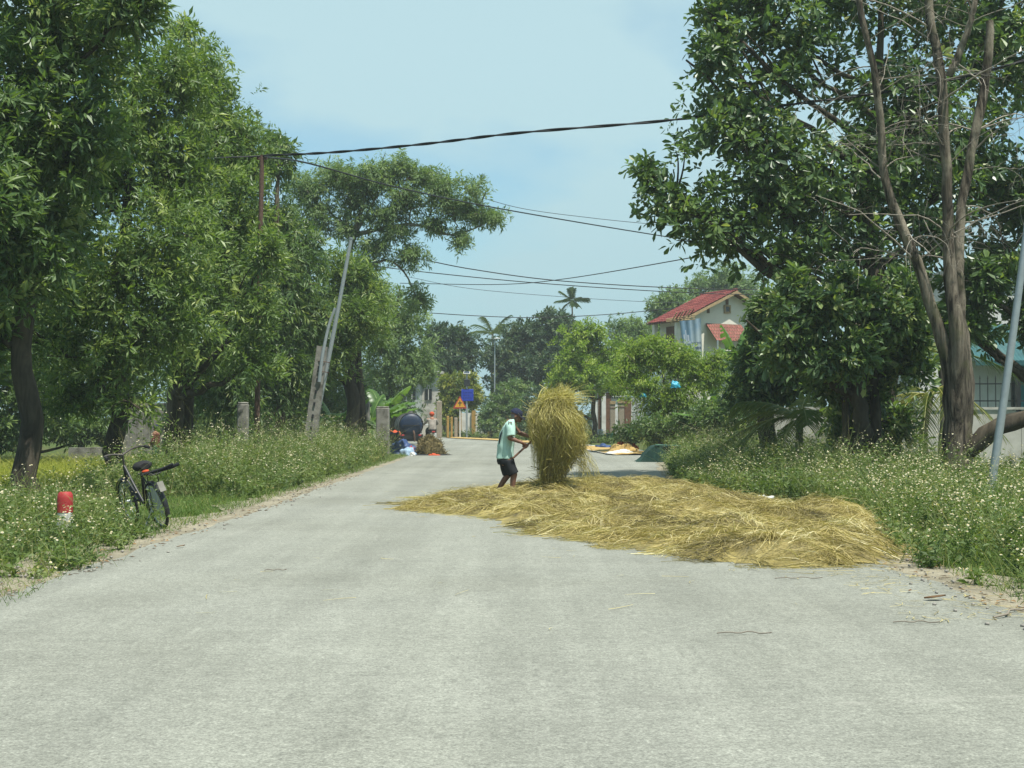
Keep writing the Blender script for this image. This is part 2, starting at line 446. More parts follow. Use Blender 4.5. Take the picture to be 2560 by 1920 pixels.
M['oldsteel'] = paint('old_steel', (0.065, 0.057, 0.050), .6, .4, .3, 14, .1)
M['rubber'] = paint('rubber', (0.019, 0.019, 0.020), .85, .25, .2, 20, .1)
M['tile'] = toned('roof_tile', [(0, (0.129, 0.028, 0.025)), (.5, (0.198, 0.041, 0.038)), (1, (0.277, 0.075, 0.060))], .6, .3)
M['brown'] = paint('brown_wood', (0.129, 0.065, 0.039), .75, .25, .25, 5, .1)
M['timber'] = paint('weathered_timber', (0.258, 0.215, 0.163), .85, .2, .2, 9, .2)
M['pole_timber'] = paint('bamboo_pole', (0.310, 0.224, 0.120), .75, .25, .25, 8, .1)
M['yellow'] = paint('ochre_paint', (0.310, 0.189, 0.052), .8, .2, .15, 4)
M['glass'] = paint('dark_glass', (0.017, 0.019, 0.022), .12, .6, .1, 3, 0)
M['white'] = paint('white_paint', (.52, .52, .50), .65, .3, .10, 6, .05, 0, (.30, .29, .25))
M['red'] = paint('red_paint', (0.327, 0.030, 0.030), .6, .35, .15, 9, .05)
M['orange'] = paint('orange_cloth', (0.396, 0.065, 0.026), .8, .2, .15, 7, .1)
M['blue'] = paint('sign_blue', (0.010, 0.034, 0.310), .4, .4, .06, 6, 0)
M['blue_dark'] = paint('sign_blue_dark', (0.007, 0.017, 0.189), .4, .4, .06, 6, 0)
M['sign_yellow'] = paint('sign_yellow', (0.516, 0.258, 0.017), .4, .4, .05, 6, 0)
M['tank_blue'] = paint('tank_blue', (.006, .017, .045), .5, .4, .3, 3, .06, 0, (0.017, 0.026, 0.039))
M['tank_grey'] = paint('tank_grey', (0.112, 0.112, 0.107), .6, .35, .3, 4, .08, 0, (0.060, 0.056, 0.052))
M['tarp_blue'] = paint('blue_tarp', (0.026, 0.052, 0.138), .55, .35, .3, 4, .2)
M['tarp_pale'] = paint('pale_blue_sack', (0.258, 0.361, 0.473), .7, .25, .2, 6, .2)
M['sack_white'] = paint('white_sack', (0.473, 0.473, 0.456), .75, .25, .08, 8, .15)
M['net_green'] = paint('green_netting', (0.012, 0.043, 0.033), .8, .25, .35, 12, .3)
M['tub_green'] = paint('green_tub', (0.026, 0.120, 0.086), .55, .35, .2, 5, .05)
M['cyan'] = paint('cyan_bag', (0.026, 0.284, 0.413), .45, .4, .12, 9, .2)
M['grain'] = paint('rice_grain', (0.361, 0.249, 0.095), .9, .15, .15, 18, .5)
M['skin'] = paint('skin', (0.172, 0.084, 0.053), .55, .35, .12, 18, .04)
M['skin_far'] = paint('skin_b', (0.258, 0.129, 0.082), .6, .3, .1, 18, .04)
M['shirt'] = paint('mint_shirt', (.36, .53, .465), .85, .2, .06, 9, .12)
M['shirt_dark'] = paint('navy_trim', (0.013, 0.019, 0.026), .85, .2, .1, 9, 0)
M['shorts'] = paint('charcoal_shorts', (0.017, 0.019, 0.022), .9, .2, .2, 12, .12)
M['navy'] = paint('navy_cap', (0.017, 0.022, 0.047), .85, .2, .2, 14, .08)
M['hair'] = paint('grey_hair', (0.172, 0.163, 0.155), .8, .2, .3, 30, .2)
M['shirt_grey'] = paint('grey_beige_shirt', (0.292, 0.258, 0.224), .9, .2, .25, 6, .1)
M['maroon'] = paint('maroon_jacket', (0.112, 0.030, 0.024), .9, .2, .2, 8, .1)
M['green_cloth'] = paint('dark_green_cloth', (0.017, 0.077, 0.052), .9, .2, .2, 8, .1)
M['cable'] = paint('black_cable', (0.012, 0.013, 0.015), .6, .3, .1, 5, 0)
M['stone'] = paint('pebble', (0.258, 0.241, 0.215), .9, .2, .25, 30, .2)
M['dryleaf'] = toned('dry_leaf', [(0, (0.086, 0.047, 0.022)), (1, (0.258, 0.163, 0.077))], .8, .2)
M['panel'] = paint('solar_glass', (0.026, 0.034, 0.052), .15, .6, .2, 4, 0)
M['lamp'] = paint('lamp_housing', (0.602, 0.611, 0.602), .4, .4, .06, 6, 0)
M['pot'] = paint('plastic_pot', (0.387, 0.404, 0.396), .6, .3, .1, 6, 0)
# ------------------------------------------------------------------ the setting
def ground_mat():
    m, nt, b = mat_base('earth_and_grass', 0.95, 0.1)
    p = geo_pos(nt)
    n = noise_node(nt, 0.35, 6, 0.6, p); n2 = noise_node(nt, 9, 6, 0.7, p)
    r = ramp_node(nt, [(0.3, (.11, .095, .055)), (0.45, (.07, .085, .03)), (0.7, (.06, .10, .025))])
    nt.links.new(n.outputs['Fac'], r.inputs[0])
    r2 = ramp_node(nt, [(0.3, (.55, .55, .5)), (0.7, (1.25, 1.2, 1.1))]); nt.links.new(n2.outputs['Fac'], r2.inputs[0])
    nt.links.new(mix_col(nt, 1.0, r.outputs[0], r2.outputs[0], 'MULTIPLY'), b.inputs['Base Color'])
    add_bump(nt, b, n2.outputs['Fac'], .6, .05)
    return m
def road_mat():
    m, nt, b = mat_base('worn_concrete_road', 0.92, 0.2)
    p = geo_pos(nt)
    big = noise_node(nt, 0.22, 4, 0.55, p, .4)
    mid = noise_node(nt, 1.4, 5, 0.6, geo_pos(nt, (1.0, .55, 1)))
    trk = noise_node(nt, 1.1, 4, 0.6, geo_pos(nt, (1.6, .05, 1)))          # streaks along the wheel tracks
    crs = noise_node(nt, 1.6, 5, 0.65, geo_pos(nt, (.10, 1.3, 1)))         # faint bands across
    grit = noise_node(nt, 75, 3, 0.75, p)
    grit2 = noise_node(nt, 26, 4, 0.75, p)
    pit = noise_node(nt, 7, 6, 0.8, p)
    base = ramp_node(nt, [(0.3, (.178, .180, .152)), (0.5, (.205, .209, .180)), (0.72, (.228, .232, .203))])
    nt.links.new(big.outputs['Fac'], base.inputs[0])
    col = base.outputs[0]
    for nd, lo, hi in ((mid, .90, 1.08), (trk, .85, 1.12), (crs, .95, 1.04), (grit, .50, 1.5), (grit2, .66, 1.32), (pit, .80, 1.14)):
        r = ramp_node(nt, [(0.28, (lo,) * 3), (0.72, (hi,) * 3)]); nt.links.new(nd.outputs['Fac'], r.inputs[0])
        col = mix_col(nt, 1.0, col, r.outputs[0], 'MULTIPLY')
    # dark tar-like smears and a few pale hairline scratches
    sm = noise_node(nt, .8, 6, .7, geo_pos(nt, (.35, 1.6, 1)), .5)
    rs = ramp_node(nt, [(0.62, (0, 0, 0)), (0.78, (.45, .45, .45))]); nt.links.new(sm.outputs['Fac'], rs.inputs[0])
    col = mix_col(nt, rs.outputs[0], col, (.145, .142, .128))
    vo = nt.nodes.new('ShaderNodeTexVoronoi'); vo.feature = 'DISTANCE_TO_EDGE'; vo.inputs['Scale'].default_value = .32
    wp = noise_node(nt, 2.5, 4, .6, p)
    vv = mix_col(nt, .12, geo_pos(nt, (1.0, .35, 1)), wp.outputs['Color'], 'ADD')
    nt.links.new(vv, vo.inputs['Vector'])
    rv = ramp_node(nt, [(0.0, (.40, .40, .40)), (0.004, (0, 0, 0))]); nt.links.new(vo.outputs['Distance'], rv.inputs[0])
    gate = ramp_node(nt, [(0.5, (0, 0, 0)), (0.6, (1, 1, 1))]); nt.links.new(mid.outputs['Fac'], gate.inputs[0])
    col = mix_col(nt, mix_col(nt, 1.0, rv.outputs[0], gate.outputs[0], 'MULTIPLY'), col, (.27, .265, .235))
    nt.links.new(col, b.inputs['Base Color'])
    add_bump(nt, b, grit2.outputs['Fac'], .35, .012)
    return m
def sand_mat():
    m, nt, b = mat_base('sandy_shoulder', 0.95, 0.1)
    p = geo_pos(nt)
    n = noise_node(nt, 1.1, 6, 0.65, p); n2 = noise_node(nt, 60, 4, 0.75, p); n3 = noise_node(nt, 9, 5, .7, p)
    r = ramp_node(nt, [(0.3, (.13, .117, .086)), (0.5, (.22, .197, .145)), (0.75, (.28, .255, .193))])
    nt.links.new(n.outputs['Fac'], r.inputs[0])
    col = r.outputs[0]
    for nd, lo, hi in ((n2, .62, 1.35), (n3, .75, 1.2)):
        rr = ramp_node(nt, [(0.3, (lo,) * 3), (0.7, (hi,) * 3)]); nt.links.new(nd.outputs['Fac'], rr.inputs[0])
        col = mix_col(nt, 1.0, col, rr.outputs[0], 'MULTIPLY')
    nt.links.new(col, b.inputs['Base Color'])
    add_bump(nt, b, n3.outputs['Fac'], .5, .03)
    return m
M['ground'] = ground_mat(); M['road'] = road_mat(); M['sand'] = sand_mat()

def smooth01(t):
    t = np.clip(t, 0, 1); return t * t * (3 - 2 * t)
def gz(x, y):
    """height of the ground: level by the road, the paddy on the left lies lower"""
    x = np.asarray(x, float); y = np.asarray(y, float)
    d = smooth01((-x - 8.6) / 2.2) * smooth01((y - 20) / 5) * (1 - smooth01((y - 62) / 10))
    return -0.03 - 0.45 * d + 0.0 * x

# ground: one sheet out to the horizon, finer near the road
gx = np.concatenate([[-2000, -600, -220, -110, -60], np.arange(-40, 40.1, 1.0), [60, 110, 220, 600, 2000]])
gy = np.concatenate([[-600, -150, -40, -12], np.arange(-5, 110.1, 1.25), [150, 240, 500, 1100, 2500]])
XX, YY = np.meshgrid(gx, gy)
ZZ = gz(XX, YY) + 0.012 * wave(np.stack([XX, YY], -1), 3.1, 5) * (np.abs(XX) < 45) * ((XX < -5) | (XX > 6))
ny, nx = XX.shape
i = (np.arange(ny - 1) * nx)[:, None]; j = np.arange(nx - 1)[None]
gf = np.stack([i + j, i + j + 1, i + nx + j + 1, i + nx + j], -1).reshape(-1, 4)
g = MB().add(np.stack([XX, YY, ZZ], -1), gf, smooth=True).build('ground', M['ground'], origin=(0, 0, 0))
tag(g, 'earth and rough grass ground on both sides of the road', 'ground', kind='structure')

# road edges (metres): straight, then bending left past the tanker
LE = np.array([(-4.6, -8), (-4.15, 3), (-4.0, 8), (-3.95, 14), (-3.9, 20), (-3.95, 30), (-4.0, 40), (-4.3, 48), (-5.3, 58), (-8, 68), (-14, 79), (-26, 92), (-42, 104)])
RE = np.array([(3.9, -8), (3.6, 3), (3.45, 8), (3.35, 12), (3.3, 20), (3.2, 29), (3.9, 38), (4.7, 45), (3.2, 58), (.5, 72), (-4.3, 86), (-13, 104), (-28, 122)])
def resample(P, n):
    s = spline(P, 1200); d = np.concatenate([[0], np.cumsum(np.linalg.norm(np.diff(s, axis=0), axis=1))])
    t = np.linspace(0, d[-1], n); return np.stack([np.interp(t, d, s[:, 0]), np.interp(t, d, s[:, 1])], -1)
NR = 620
Lp = resample(LE, NR); Rp = resample(RE, NR)
ed = wave(Lp, 1.7, 11, 4) * .10 + wave(Lp, .35, 12) * .03
er = wave(Rp, 1.9, 13, 4) * .12 + wave(Rp, .35, 14) * .03
Lr = Lp + np.stack([ed, 0 * ed], -1); Rr = Rp + np.stack([er, 0 * er], -1)
def strip(A, B_, z, n):
    t = np.linspace(0, 1, n)[None, :, None]
    P = A[:, None] * (1 - t) + B_[:, None] * t
    P = np.concatenate([P, np.full(P.shape[:2] + (1,), z)], -1)
    m = len(A); i = (np.arange(m - 1) * n)[:, None]; j = np.arange(n - 1)[None]
    return P.reshape(-1, 3), np.stack([i + j, i + j + 1, i + n + j + 1, i + n + j], -1).reshape(-1, 4)
v, f = strip(Lr, Rr, 0.0, 5)
tag(MB().add(v, f).build('road', M['road'], origin=(0, 0, 0)), 'pale worn concrete village road bending left in the distance', 'road', kind='structure')
for side, Ee, sg, lab in ((0, Lr, -1, 'sandy gravel shoulder along the left edge of the road'), (1, Rr, 1, 'sandy gravel shoulder along the right edge of the road')):
    wd = .75 + .35 * wave(Ee, 4.3, 21 + side, 3) + .15 * wave(Ee, .6, 31 + side)
    outer = Ee + np.stack([sg * np.maximum(wd, .25), 0 * wd], -1)
    inner = Ee - np.stack([sg * np.full(NR, .35), np.zeros(NR)], -1)
    v, f = strip(inner, outer, -0.006, 4)
    tag(MB().add(v, f).build('road_shoulder', M['sand'], origin=(0, 0, 0)), lab, 'shoulder', kind='structure')

def road_left(y): return np.interp(y, LE[:, 1], LE[:, 0])
def road_right(y): return np.interp(y, RE[:7, 1], RE[:7, 0])

# ------------------------------------------------------------------ trees
def bl(px, py, rx, ry, D, depth=None, dy=0.0):
    """crown lobe seen at a pixel, standing at distance D"""
    c = W(px, py, D); k = D / FPX
    d = depth if depth is not None else (rx + ry) * .5 * k
    return (c[0], c[1] + dy, c[2], rx * k, d, ry * k)

def crown(blobs, n_clump, lpc, L, Wd, shape, rng, droop=.25, cl=.35, gap=.35, gapscale=1.1, young=.12, shell=.45, upn=.7, hang=0.0):
    """leaf clumps spread through the lobes -> leaf verts, faces, tones, clump points"""
    Bv = np.array(blobs); wgt = (Bv[:, 3] * Bv[:, 4] * Bv[:, 5]) ** (2 / 3); wgt = wgt / wgt.sum()
    need = n_clump; pts = []; outs = []; own = []
    for _ in range(6):
        k = int(need * 1.9) + 50
        b = rng.choice(len(Bv), k, p=wgt)
        d = nrm(rng.standard_normal((k, 3)))
        r = rng.uniform(0, 1, k) ** shell
        r = r * (1 + .20 * rng.standard_normal(k)) * (1 + .28 * wave(Bv[b, :3] + d * Bv[b, 3:], 1.9, 55, 2)); r = np.minimum(r, 1.28)
        p = Bv[b, :3] + d * r[:, None] * Bv[b, 3:]
        ok = wave(p, gapscale * 2.2, int(rng.integers(1e6)) if False else 77, 2) > (-1 + gap * 1.35)
        pts.append(p[ok]); outs.append(d[ok]); own.append(b[ok]); need -= ok.sum()
        if need <= 0: break
    C = np.vstack(pts)[:n_clump]; O = np.vstack(outs)[:n_clump]; own = np.concatenate(own)[:n_clump]
    n = len(C)
    up = np.array([0, 0, 1.0])
    A = nrm(O * np.array([1, 1, .6]) + up * .25 + rng.standard_normal((n, 3)) * .55 - up * hang)
    ct = np.clip(.36 + .17 * rng.standard_normal(n) + .2 * wave(C, 2.4, 99), .02, .8)
    ct = np.where(rng.random(n) < young, rng.uniform(.7, .98, n), ct)
    idx = np.repeat(np.arange(n), lpc); t = np.tile((np.arange(lpc) + .5) / lpc, n)
    a = A[idx]
    q = rng.standard_normal((len(idx), 3)); q = nrm(q - a * np.sum(q * a, -1, keepdims=True))
    droopv = droop * (t[:, None]) * cl
    P = C[idx] + a * (t[:, None] - .5) * cl * rng.uniform(.7, 1.3, (len(idx), 1)) + q * .03 - up * droopv * t[:, None]
    Dr = nrm(a * (.35 + .5 * t[:, None]) + q * .95 - up * droop * rng.uniform(.3, 1.5, (len(idx), 1)))
    N = up * upn + rng.standard_normal((len(idx), 3)) * .55 + O[idx] * .3
    sz = np.repeat(rng.uniform(.7, 1.3, n), lpc) * rng.uniform(.65, 1.25, len(idx)); ll = L * sz; ww = Wd * sz * rng.uniform(.8, 1.2, len(idx))
    tn = np.clip(ct[idx] + .10 * rng.standard_normal(len(idx)), 0, 1)
    v, f, k = leaves(P, Dr, N, ll, ww, shape)
    return v, f, np.repeat(tn, k), C, own

def tree(name, label, cat, trunk, radii, blobs, n_clump, lpc, L, Wd, leafm, barkm, seed, shape='rhomb', group=None, sub=9, extra=(), nside=10, twig_r=1.0, **kw):
    rng = np.random.default_rng(seed)
    T = spline(trunk, max(10, len(trunk) * 4)); R = np.interp(np.linspace(0, 1, len(T)), np.linspace(0, 1, len(radii)), radii)
    if len(T) > 4: T[1:-1] += rng.standard_normal((len(T) - 2, 3)) * np.array([.25, .25, 0]) * R[1:-1, None]
    R = R.copy(); R[0] *= 1.35; R[1] *= 1.08
    root = thing(name, label, cat, (T[0][0], T[0][1], T[0][2]), group)
    tb = MB(); tb.tube(T, R, nside, wob=.05, seed=seed)
    EX = []; EXR = []
    for path, r in extra:
        e = spline(path, 10); EX += list(e[2:]); EXR += list(np.interp(np.linspace(0, 1, 10), np.linspace(0, 1, len(r)), r)[2:]); tb.tube(e, np.interp(np.linspace(0, 1, 10), np.linspace(0, 1, len(r)), r), 8, wob=.05, seed=seed)
    if len(extra) < 3: EX = []
    EX = np.array(EX)
    v, f, tn, C, own = crown(blobs, n_clump, lpc, L, Wd, shape, rng, **kw)
    for k, b in enumerate(blobs):
        c = np.array(b[:3]); hd = np.hypot(*(T[:, :2] - c[:2]).T)
        zt = c[2] - .75 * hd.min() - .15 * b[5]
        if len(EX):
            dd = np.linalg.norm(EX - c, axis=1) + 2.0 * np.maximum(0, EX[:, 2] - c[2] + .1)
            i = int(np.argmin(dd)); a = EX[i]; ri = EXR[i]
        else:
            i = int(np.clip(np.argmin(np.abs(T[:, 2] - zt)), max(2, len(T) // 4), len(T) - 2)); a = T[i]; ri = R[i]
        mid = (a + c) / 2 + np.array([0, 0, -.10 * np.linalg.norm(c - a)]) + rng.standard_normal(3) * .12
        pth = bez(a, mid, c, 9) + np.vstack([[0, 0, 0], rng.standard_normal((7, 3)) * .05, [0, 0, 0]])
        r0 = min(ri * .62, .05 + .03 * np.linalg.norm(c - a))
        tb.tube(pth, np.linspace(r0, .022 * twig_r, 9), 6)
        mine = C[own == k]
        if len(mine) == 0: continue
        for q in mine[rng.choice(len(mine), min(sub, len(mine)), replace=False)]:
            j = rng.integers(4, 9); s0 = pth[j]
            m2 = (s0 + q) / 2 + np.array([0, 0, .12 * np.linalg.norm(q - s0)]) + rng.standard_normal(3) * .08
            tb.tube(bez(s0, m2, q, 6), np.linspace(.018, .006, 6) * twig_r * min(1.6, .6 + np.linalg.norm(q - s0)), 4, caps=False)
    tb.build('trunk', barkm, root)
    cb = MB(); cb.add(v, f, 0, tn); cb.build('crown', leafm, root)
    return root
# ---- left row of roadside trees
def tp(*a): return [W(*q) for q in a]
LG = 'roadside trees on the left'
def base_at(px, D, dz=0.0):
    p = W(px, 1100, D); return np.array([p[0], p[1], float(gz(p[0], p[1])) + dz - .05])

tree('acacia_tree', 'tall dark acacia with a straight trunk beside the red marker post', 'tree',
     [base_at(72, 21.5)] + tp((66, 950, 21.5), (60, 700, 21.6), (70, 400, 21.8), (95, 60, 22), (110, -330, 22)), [.20, .17, .15, .12, .08, .03],
     [bl(10, 330, 170, 200, 21), bl(150, 90, 190, 170, 21.5), bl(70, -180, 330, 190, 22), bl(-190, 520, 190, 260, 22), bl(335, 15, 95, 75, 20.5),
      bl(60, 640, 120, 130, 20.6), bl(-60, 830, 90, 120, 21.5), bl(190, 330, 120, 130, 21), bl(-30, 480, 110, 110, 19.6), bl(140, 560, 90, 90, 21.8)],
     3500, 15, .20, .062, M['acacia'], M['bark'], 101, 'rhomb', LG, gap=.34, young=.14, cl=.42)
tree('acacia_tree', 'dense bright green acacia whose trunk stands behind the parked bicycle', 'tree',
     [base_at(287, 27)] + tp((290, 1000, 27), (300, 700, 27.2), (330, 380, 27.4), (350, 60, 27.5)), [.21, .18, .14, .09, .03],
     [bl(345, 330, 150, 190, 27.5), bl(440, 210, 110, 150, 28), bl(260, 700, 190, 170, 26.5), bl(420, 590, 130, 170, 27), bl(300, 890, 170, 90, 26.2),
      bl(130, 830, 130, 130, 27), bl(440, 800, 110, 110, 27), bl(220, 450, 130, 150, 28), bl(330, 1010, 70, 45, 25.6), bl(200, 990, 80, 60, 27), bl(120, 640, 120, 120, 28), bl(460, 420, 90, 110, 28.5)],
     3700, 14, .17, .05, M['acacia_b'], M['bark'], 102, 'rhomb', LG, gap=.34, young=.16, cl=.4)
tree('acacia_tree', 'tall light green acacia with twin dark trunks rising behind the flowering bank', 'tree',
     [base_at(440, 34)] + tp((438, 1000, 34), (450, 760, 34), (500, 450, 34.5), (530, 170, 35)), [.26, .22, .16, .10, .03],
     [bl(555, 330, 90, 150, 35), bl(500, 200, 90, 110, 35), bl(600, 500, 80, 110, 34), bl(560, 690, 120, 130, 33.5), bl(480, 880, 100, 80, 33), bl(600, 400, 80, 100, 35.5),
      bl(460, 70, 40, 40, 35), bl(665, 625, 50, 75, 31.4), bl(460, 480, 110, 130, 36), bl(540, 560, 110, 110, 34), bl(645, 770, 70, 80, 31.4), bl(630, 900, 70, 70, 31.4), bl(480, 700, 90, 100, 35)],
     3300, 15, .17, .05, M['acacia_b'], M['bark'], 103, 'rhomb', LG, gap=.36, young=.2, cl=.42,
     extra=[([base_at(466, 34.3), W(468, 1000, 34.3), W(480, 780, 34.4), W(520, 600, 34.5)], [.2, .17, .13, .08])])
tree('mango_tree', 'drooping dark leaved tree between the rusty pole and the leaning pole', 'tree',
     [base_at(705, 41)] + tp((690, 980, 41), (680, 760, 41), (690, 560, 41), (700, 360, 41)), [.2, .17, .13, .09, .03],
     [bl(690, 380, 48, 75, 41.5), bl(670, 560, 80, 80, 42), bl(690, 720, 100, 120, 40.5), bl(650, 860, 95, 100, 40), bl(740, 620, 75, 70, 41.5), bl(770, 780, 70, 80, 41.5), bl(560, 960, 90, 80, 39), bl(720, 940, 70, 60, 40.5)],
     2900, 14, .24, .055, M['acacia'], M['bark_m'], 104, 'rhomb', LG, gap=.38, droop=.75, young=.12, cl=.5)
tree('narrow_leaved_tree', 'bright yellowish green tree with dark twin trunks beside the banana plants', 'tree',
     [base_at(878, 45)] + tp((880, 1000, 45), (878, 880, 45), (880, 700, 45)), [.28, .24, .20, .05],
     [bl(860, 690, 80, 70, 45), bl(880, 800, 90, 65, 44), bl(800, 900, 85, 60, 44), bl(920, 760, 60, 70, 45.5), bl(790, 790, 70, 70, 45)],
     1700, 14, .24, .05, M['acacia_b'], M['bark'], 105, 'rhomb', LG, gap=.36, young=.2, cl=.5,
     extra=[([base_at(905, 45.3), W(902, 1000, 45.3), W(893, 880, 45.2), W(900, 800, 45)], [.2, .17, .13, .08])])

# the feathery spreading tree over the road
tree('flame_tree', 'feathery spreading tree with visible grey branches reaching over the road', 'tree',
     [base_at(905, 53)] + tp((890, 900, 53), (872, 720, 53), (880, 600, 53), (905, 520, 53), (930, 420, 53)), [.22, .19, .15, .11, .07, .03],
     [bl(900, 455, 60, 45, 53, 1.2), bl(1060, 440, 45, 30, 53, .9), bl(1130, 510, 50, 35, 53, .9), bl(990, 580, 60, 30, 53, 1.0), bl(860, 560, 50, 40, 53, 1.0), bl(800, 540, 50, 45, 53, 1.1), bl(900, 660, 50, 40, 53, 1.0), bl(765, 470, 60, 62, 53, 1.2), bl(840, 435, 75, 45, 53, 1.4), bl(945, 440, 70, 50, 53, 1.3), bl(1000, 412, 42, 32, 53, .9), bl(1020, 490, 85, 42, 53, 1.3), bl(1090, 470, 60, 40, 53, 1.1),
      bl(1175, 480, 58, 42, 53, 1.0), bl(1228, 540, 48, 24, 53, .8), bl(1152, 600, 30, 38, 53, .7), bl(1030, 635, 60, 32, 53, 1.0), bl(945, 615, 75, 28, 53, 1.1), bl(1045, 745, 42, 36, 54, .9),
      bl(960, 535, 70, 32, 53, 1.1), bl(885, 500, 50, 30, 53, 1.0), bl(1180, 530, 50, 28, 53, .8), bl(720, 560, 45, 40, 54, 1.0), bl(1090, 560, 40, 25, 53, .7)],
     3900, 14, .19, .046, M['feather'], M['bark_pale'], 106, 'rhomb', LG, gap=.40, gapscale=.9, droop=.5, young=.12, cl=.42, sub=12, shell=.6, twig_r=1.1,
     extra=[([W(880, 590, 53), W(940, 575, 53), W(1040, 560, 53), W(1130, 590, 53), W(1230, 550, 53)], [.11, .08, .065, .045, .02]),
            ([W(880, 600, 53), W(850, 560, 53), W(800, 500, 53)], [.09, .06, .02]), ([W(885, 590, 53), W(920, 530, 53), W(960, 460, 53)], [.085, .055, .02]),
            ([W(875, 700, 53), W(960, 650, 53), W(1010, 680, 53.5), W(1040, 740, 54)], [.08, .055, .04, .02])])
tree('dark_tree', 'dark green tree with open lower branches behind the tank trailer', 'tree',
     [base_at(985, 66)] + tp((980, 950, 66), (985, 800, 66), (1000, 720, 66)), [.2, .17, .12, .03],
     [bl(1000, 790, 70, 60, 66), bl(960, 860, 75, 70, 65), bl(1035, 880, 55, 70, 66), bl(985, 940, 65, 45, 65), bl(1060, 930, 35, 40, 66), bl(940, 740, 60, 60, 66)],
     1600, 13, .22, .07, M['feather'], M['bark'], 107, 'rhomb', LG, gap=.36, cl=.5)

# undergrowth trees closing the view on the left
UG = 'thicket trees behind the left row'
def fill_tree(label, px, D, blobs, seed, n=900, leafm='acacia', group=UG, name='thicket_tree', L=.24, Wd=.08, cat='tree', lpc=13, **kw):
    zs = [b[2] for b in blobs]; top = max(zs)
    p = base_at(px, D)
    return tree(name, label, cat, [p, (p[0] + .05, p[1], p[2] + (top - p[2]) * .5), (p[0], p[1], top)], [.15, .11, .03], blobs, n, lpc, L, Wd, M[leafm], M['bark'], seed, 'rhomb', group, sub=6, **kw)
fill_tree('shady thicket tree behind the straight acacia trunk', -20, 44, [bl(-60, 900, 170, 150, 44), bl(80, 960, 130, 90, 45), bl(0, 760, 160, 140, 46), bl(120, 1050, 90, 40, 45), bl(-20, 1060, 110, 50, 44)], 201, 1900)
fill_tree('dark hedge shrub along the far edge of the rice field', 60, 53, [bl(40, 1075, 110, 42, 53), bl(170, 1060, 90, 50, 54), bl(-80, 1070, 90, 50, 53), bl(280, 1075, 80, 36, 55)], 206, 1300, 'acacia', name='thicket_shrub', cat='shrub')
fill_tree('shady thicket tree behind the grey concrete panels', 200, 56, [bl(230, 900, 150, 130, 56), bl(330, 960, 110, 70, 56), bl(180, 1020, 100, 55, 55), bl(160, 740, 140, 120, 57)], 202, 1300)
fill_tree('shady thicket tree above the short concrete stump', 560, 52, [bl(520, 930, 110, 110, 52), bl(600, 860, 90, 110, 53), bl(600, 1010, 95, 50, 51), bl(480, 1040, 60, 40, 51), bl(560, 700, 110, 120, 54)], 203, 1400, 'acacia')
fill_tree('shady thicket tree behind the leaning concrete post', 760, 56, [bl(770, 940, 85, 90, 56), bl(830, 1000, 80, 60, 56), bl(720, 1020, 80, 50, 55), bl(800, 840, 90, 80, 57)], 204, 1300, 'acacia')
fill_tree('low dark scrub behind the flowering bank and the rusty pole', 600, 60, [bl(480, 1065, 70, 45, 60), bl(580, 1060, 80, 45, 60), bl(680, 1065, 80, 45, 60), bl(770, 1070, 70, 40, 60)], 207, 900, 'acacia', name='thicket_shrub', cat='shrub')
fill_tree('dark shrub behind the tank trailer and the sacks', 960, 72, [bl(950, 1010, 60, 50, 71), bl(1000, 1030, 50, 35, 72), bl(910, 960, 50, 60, 70)], 205, 700, 'darkfar', name='thicket_shrub', cat='shrub')

# ---- right side: broad leaved trees behind the bare tree
RG = 'broad leaved trees on the right'
tree('broad_leaved_tree', 'large dark tree with big glossy leaves overhanging the road', 'tree',
     [base_at(2225, 27)] + tp((2222, 1000, 27), (2200, 780, 27), (2170, 500, 27.5), (2200, 200, 28), (2200, -150, 28)), [.27, .22, .19, .15, .09, .03],
     [bl(1690, 480, 105, 110, 27), bl(1800, 560, 130, 95, 27), bl(1850, 330, 160, 150, 27.5), bl(1790, 120, 70, 110, 27.5), bl(1940, 90, 170, 170, 28), bl(2040, 470, 190, 160, 27.5),
      bl(2280, 300, 200, 230, 28.5), bl(2180, -60, 260, 160, 28.5), bl(2330, 560, 120, 100, 28), bl(2520, 90, 130, 230, 29), bl(1980, 640, 110, 60, 27), bl(2130, 620, 120, 80, 27.5), bl(2180, 420, 130, 120, 28), bl(2420, 420, 120, 130, 29), bl(2250, 700, 100, 60, 27.5), bl(2420, 0, 140, 120, 28.5), bl(1900, 480, 120, 100, 27.5), bl(1850, -40, 120, 80, 28), bl(1615, 430, 40, 45, 27), bl(1715, 150, 32, 42, 27.5), bl(1760, 20, 32, 40, 27.5)],
     3900, 11, .195, .083, M['broad'], M['bark'], 111, 'broad', RG, gap=.36, droop=.35, young=.10, cl=.38, sub=10)
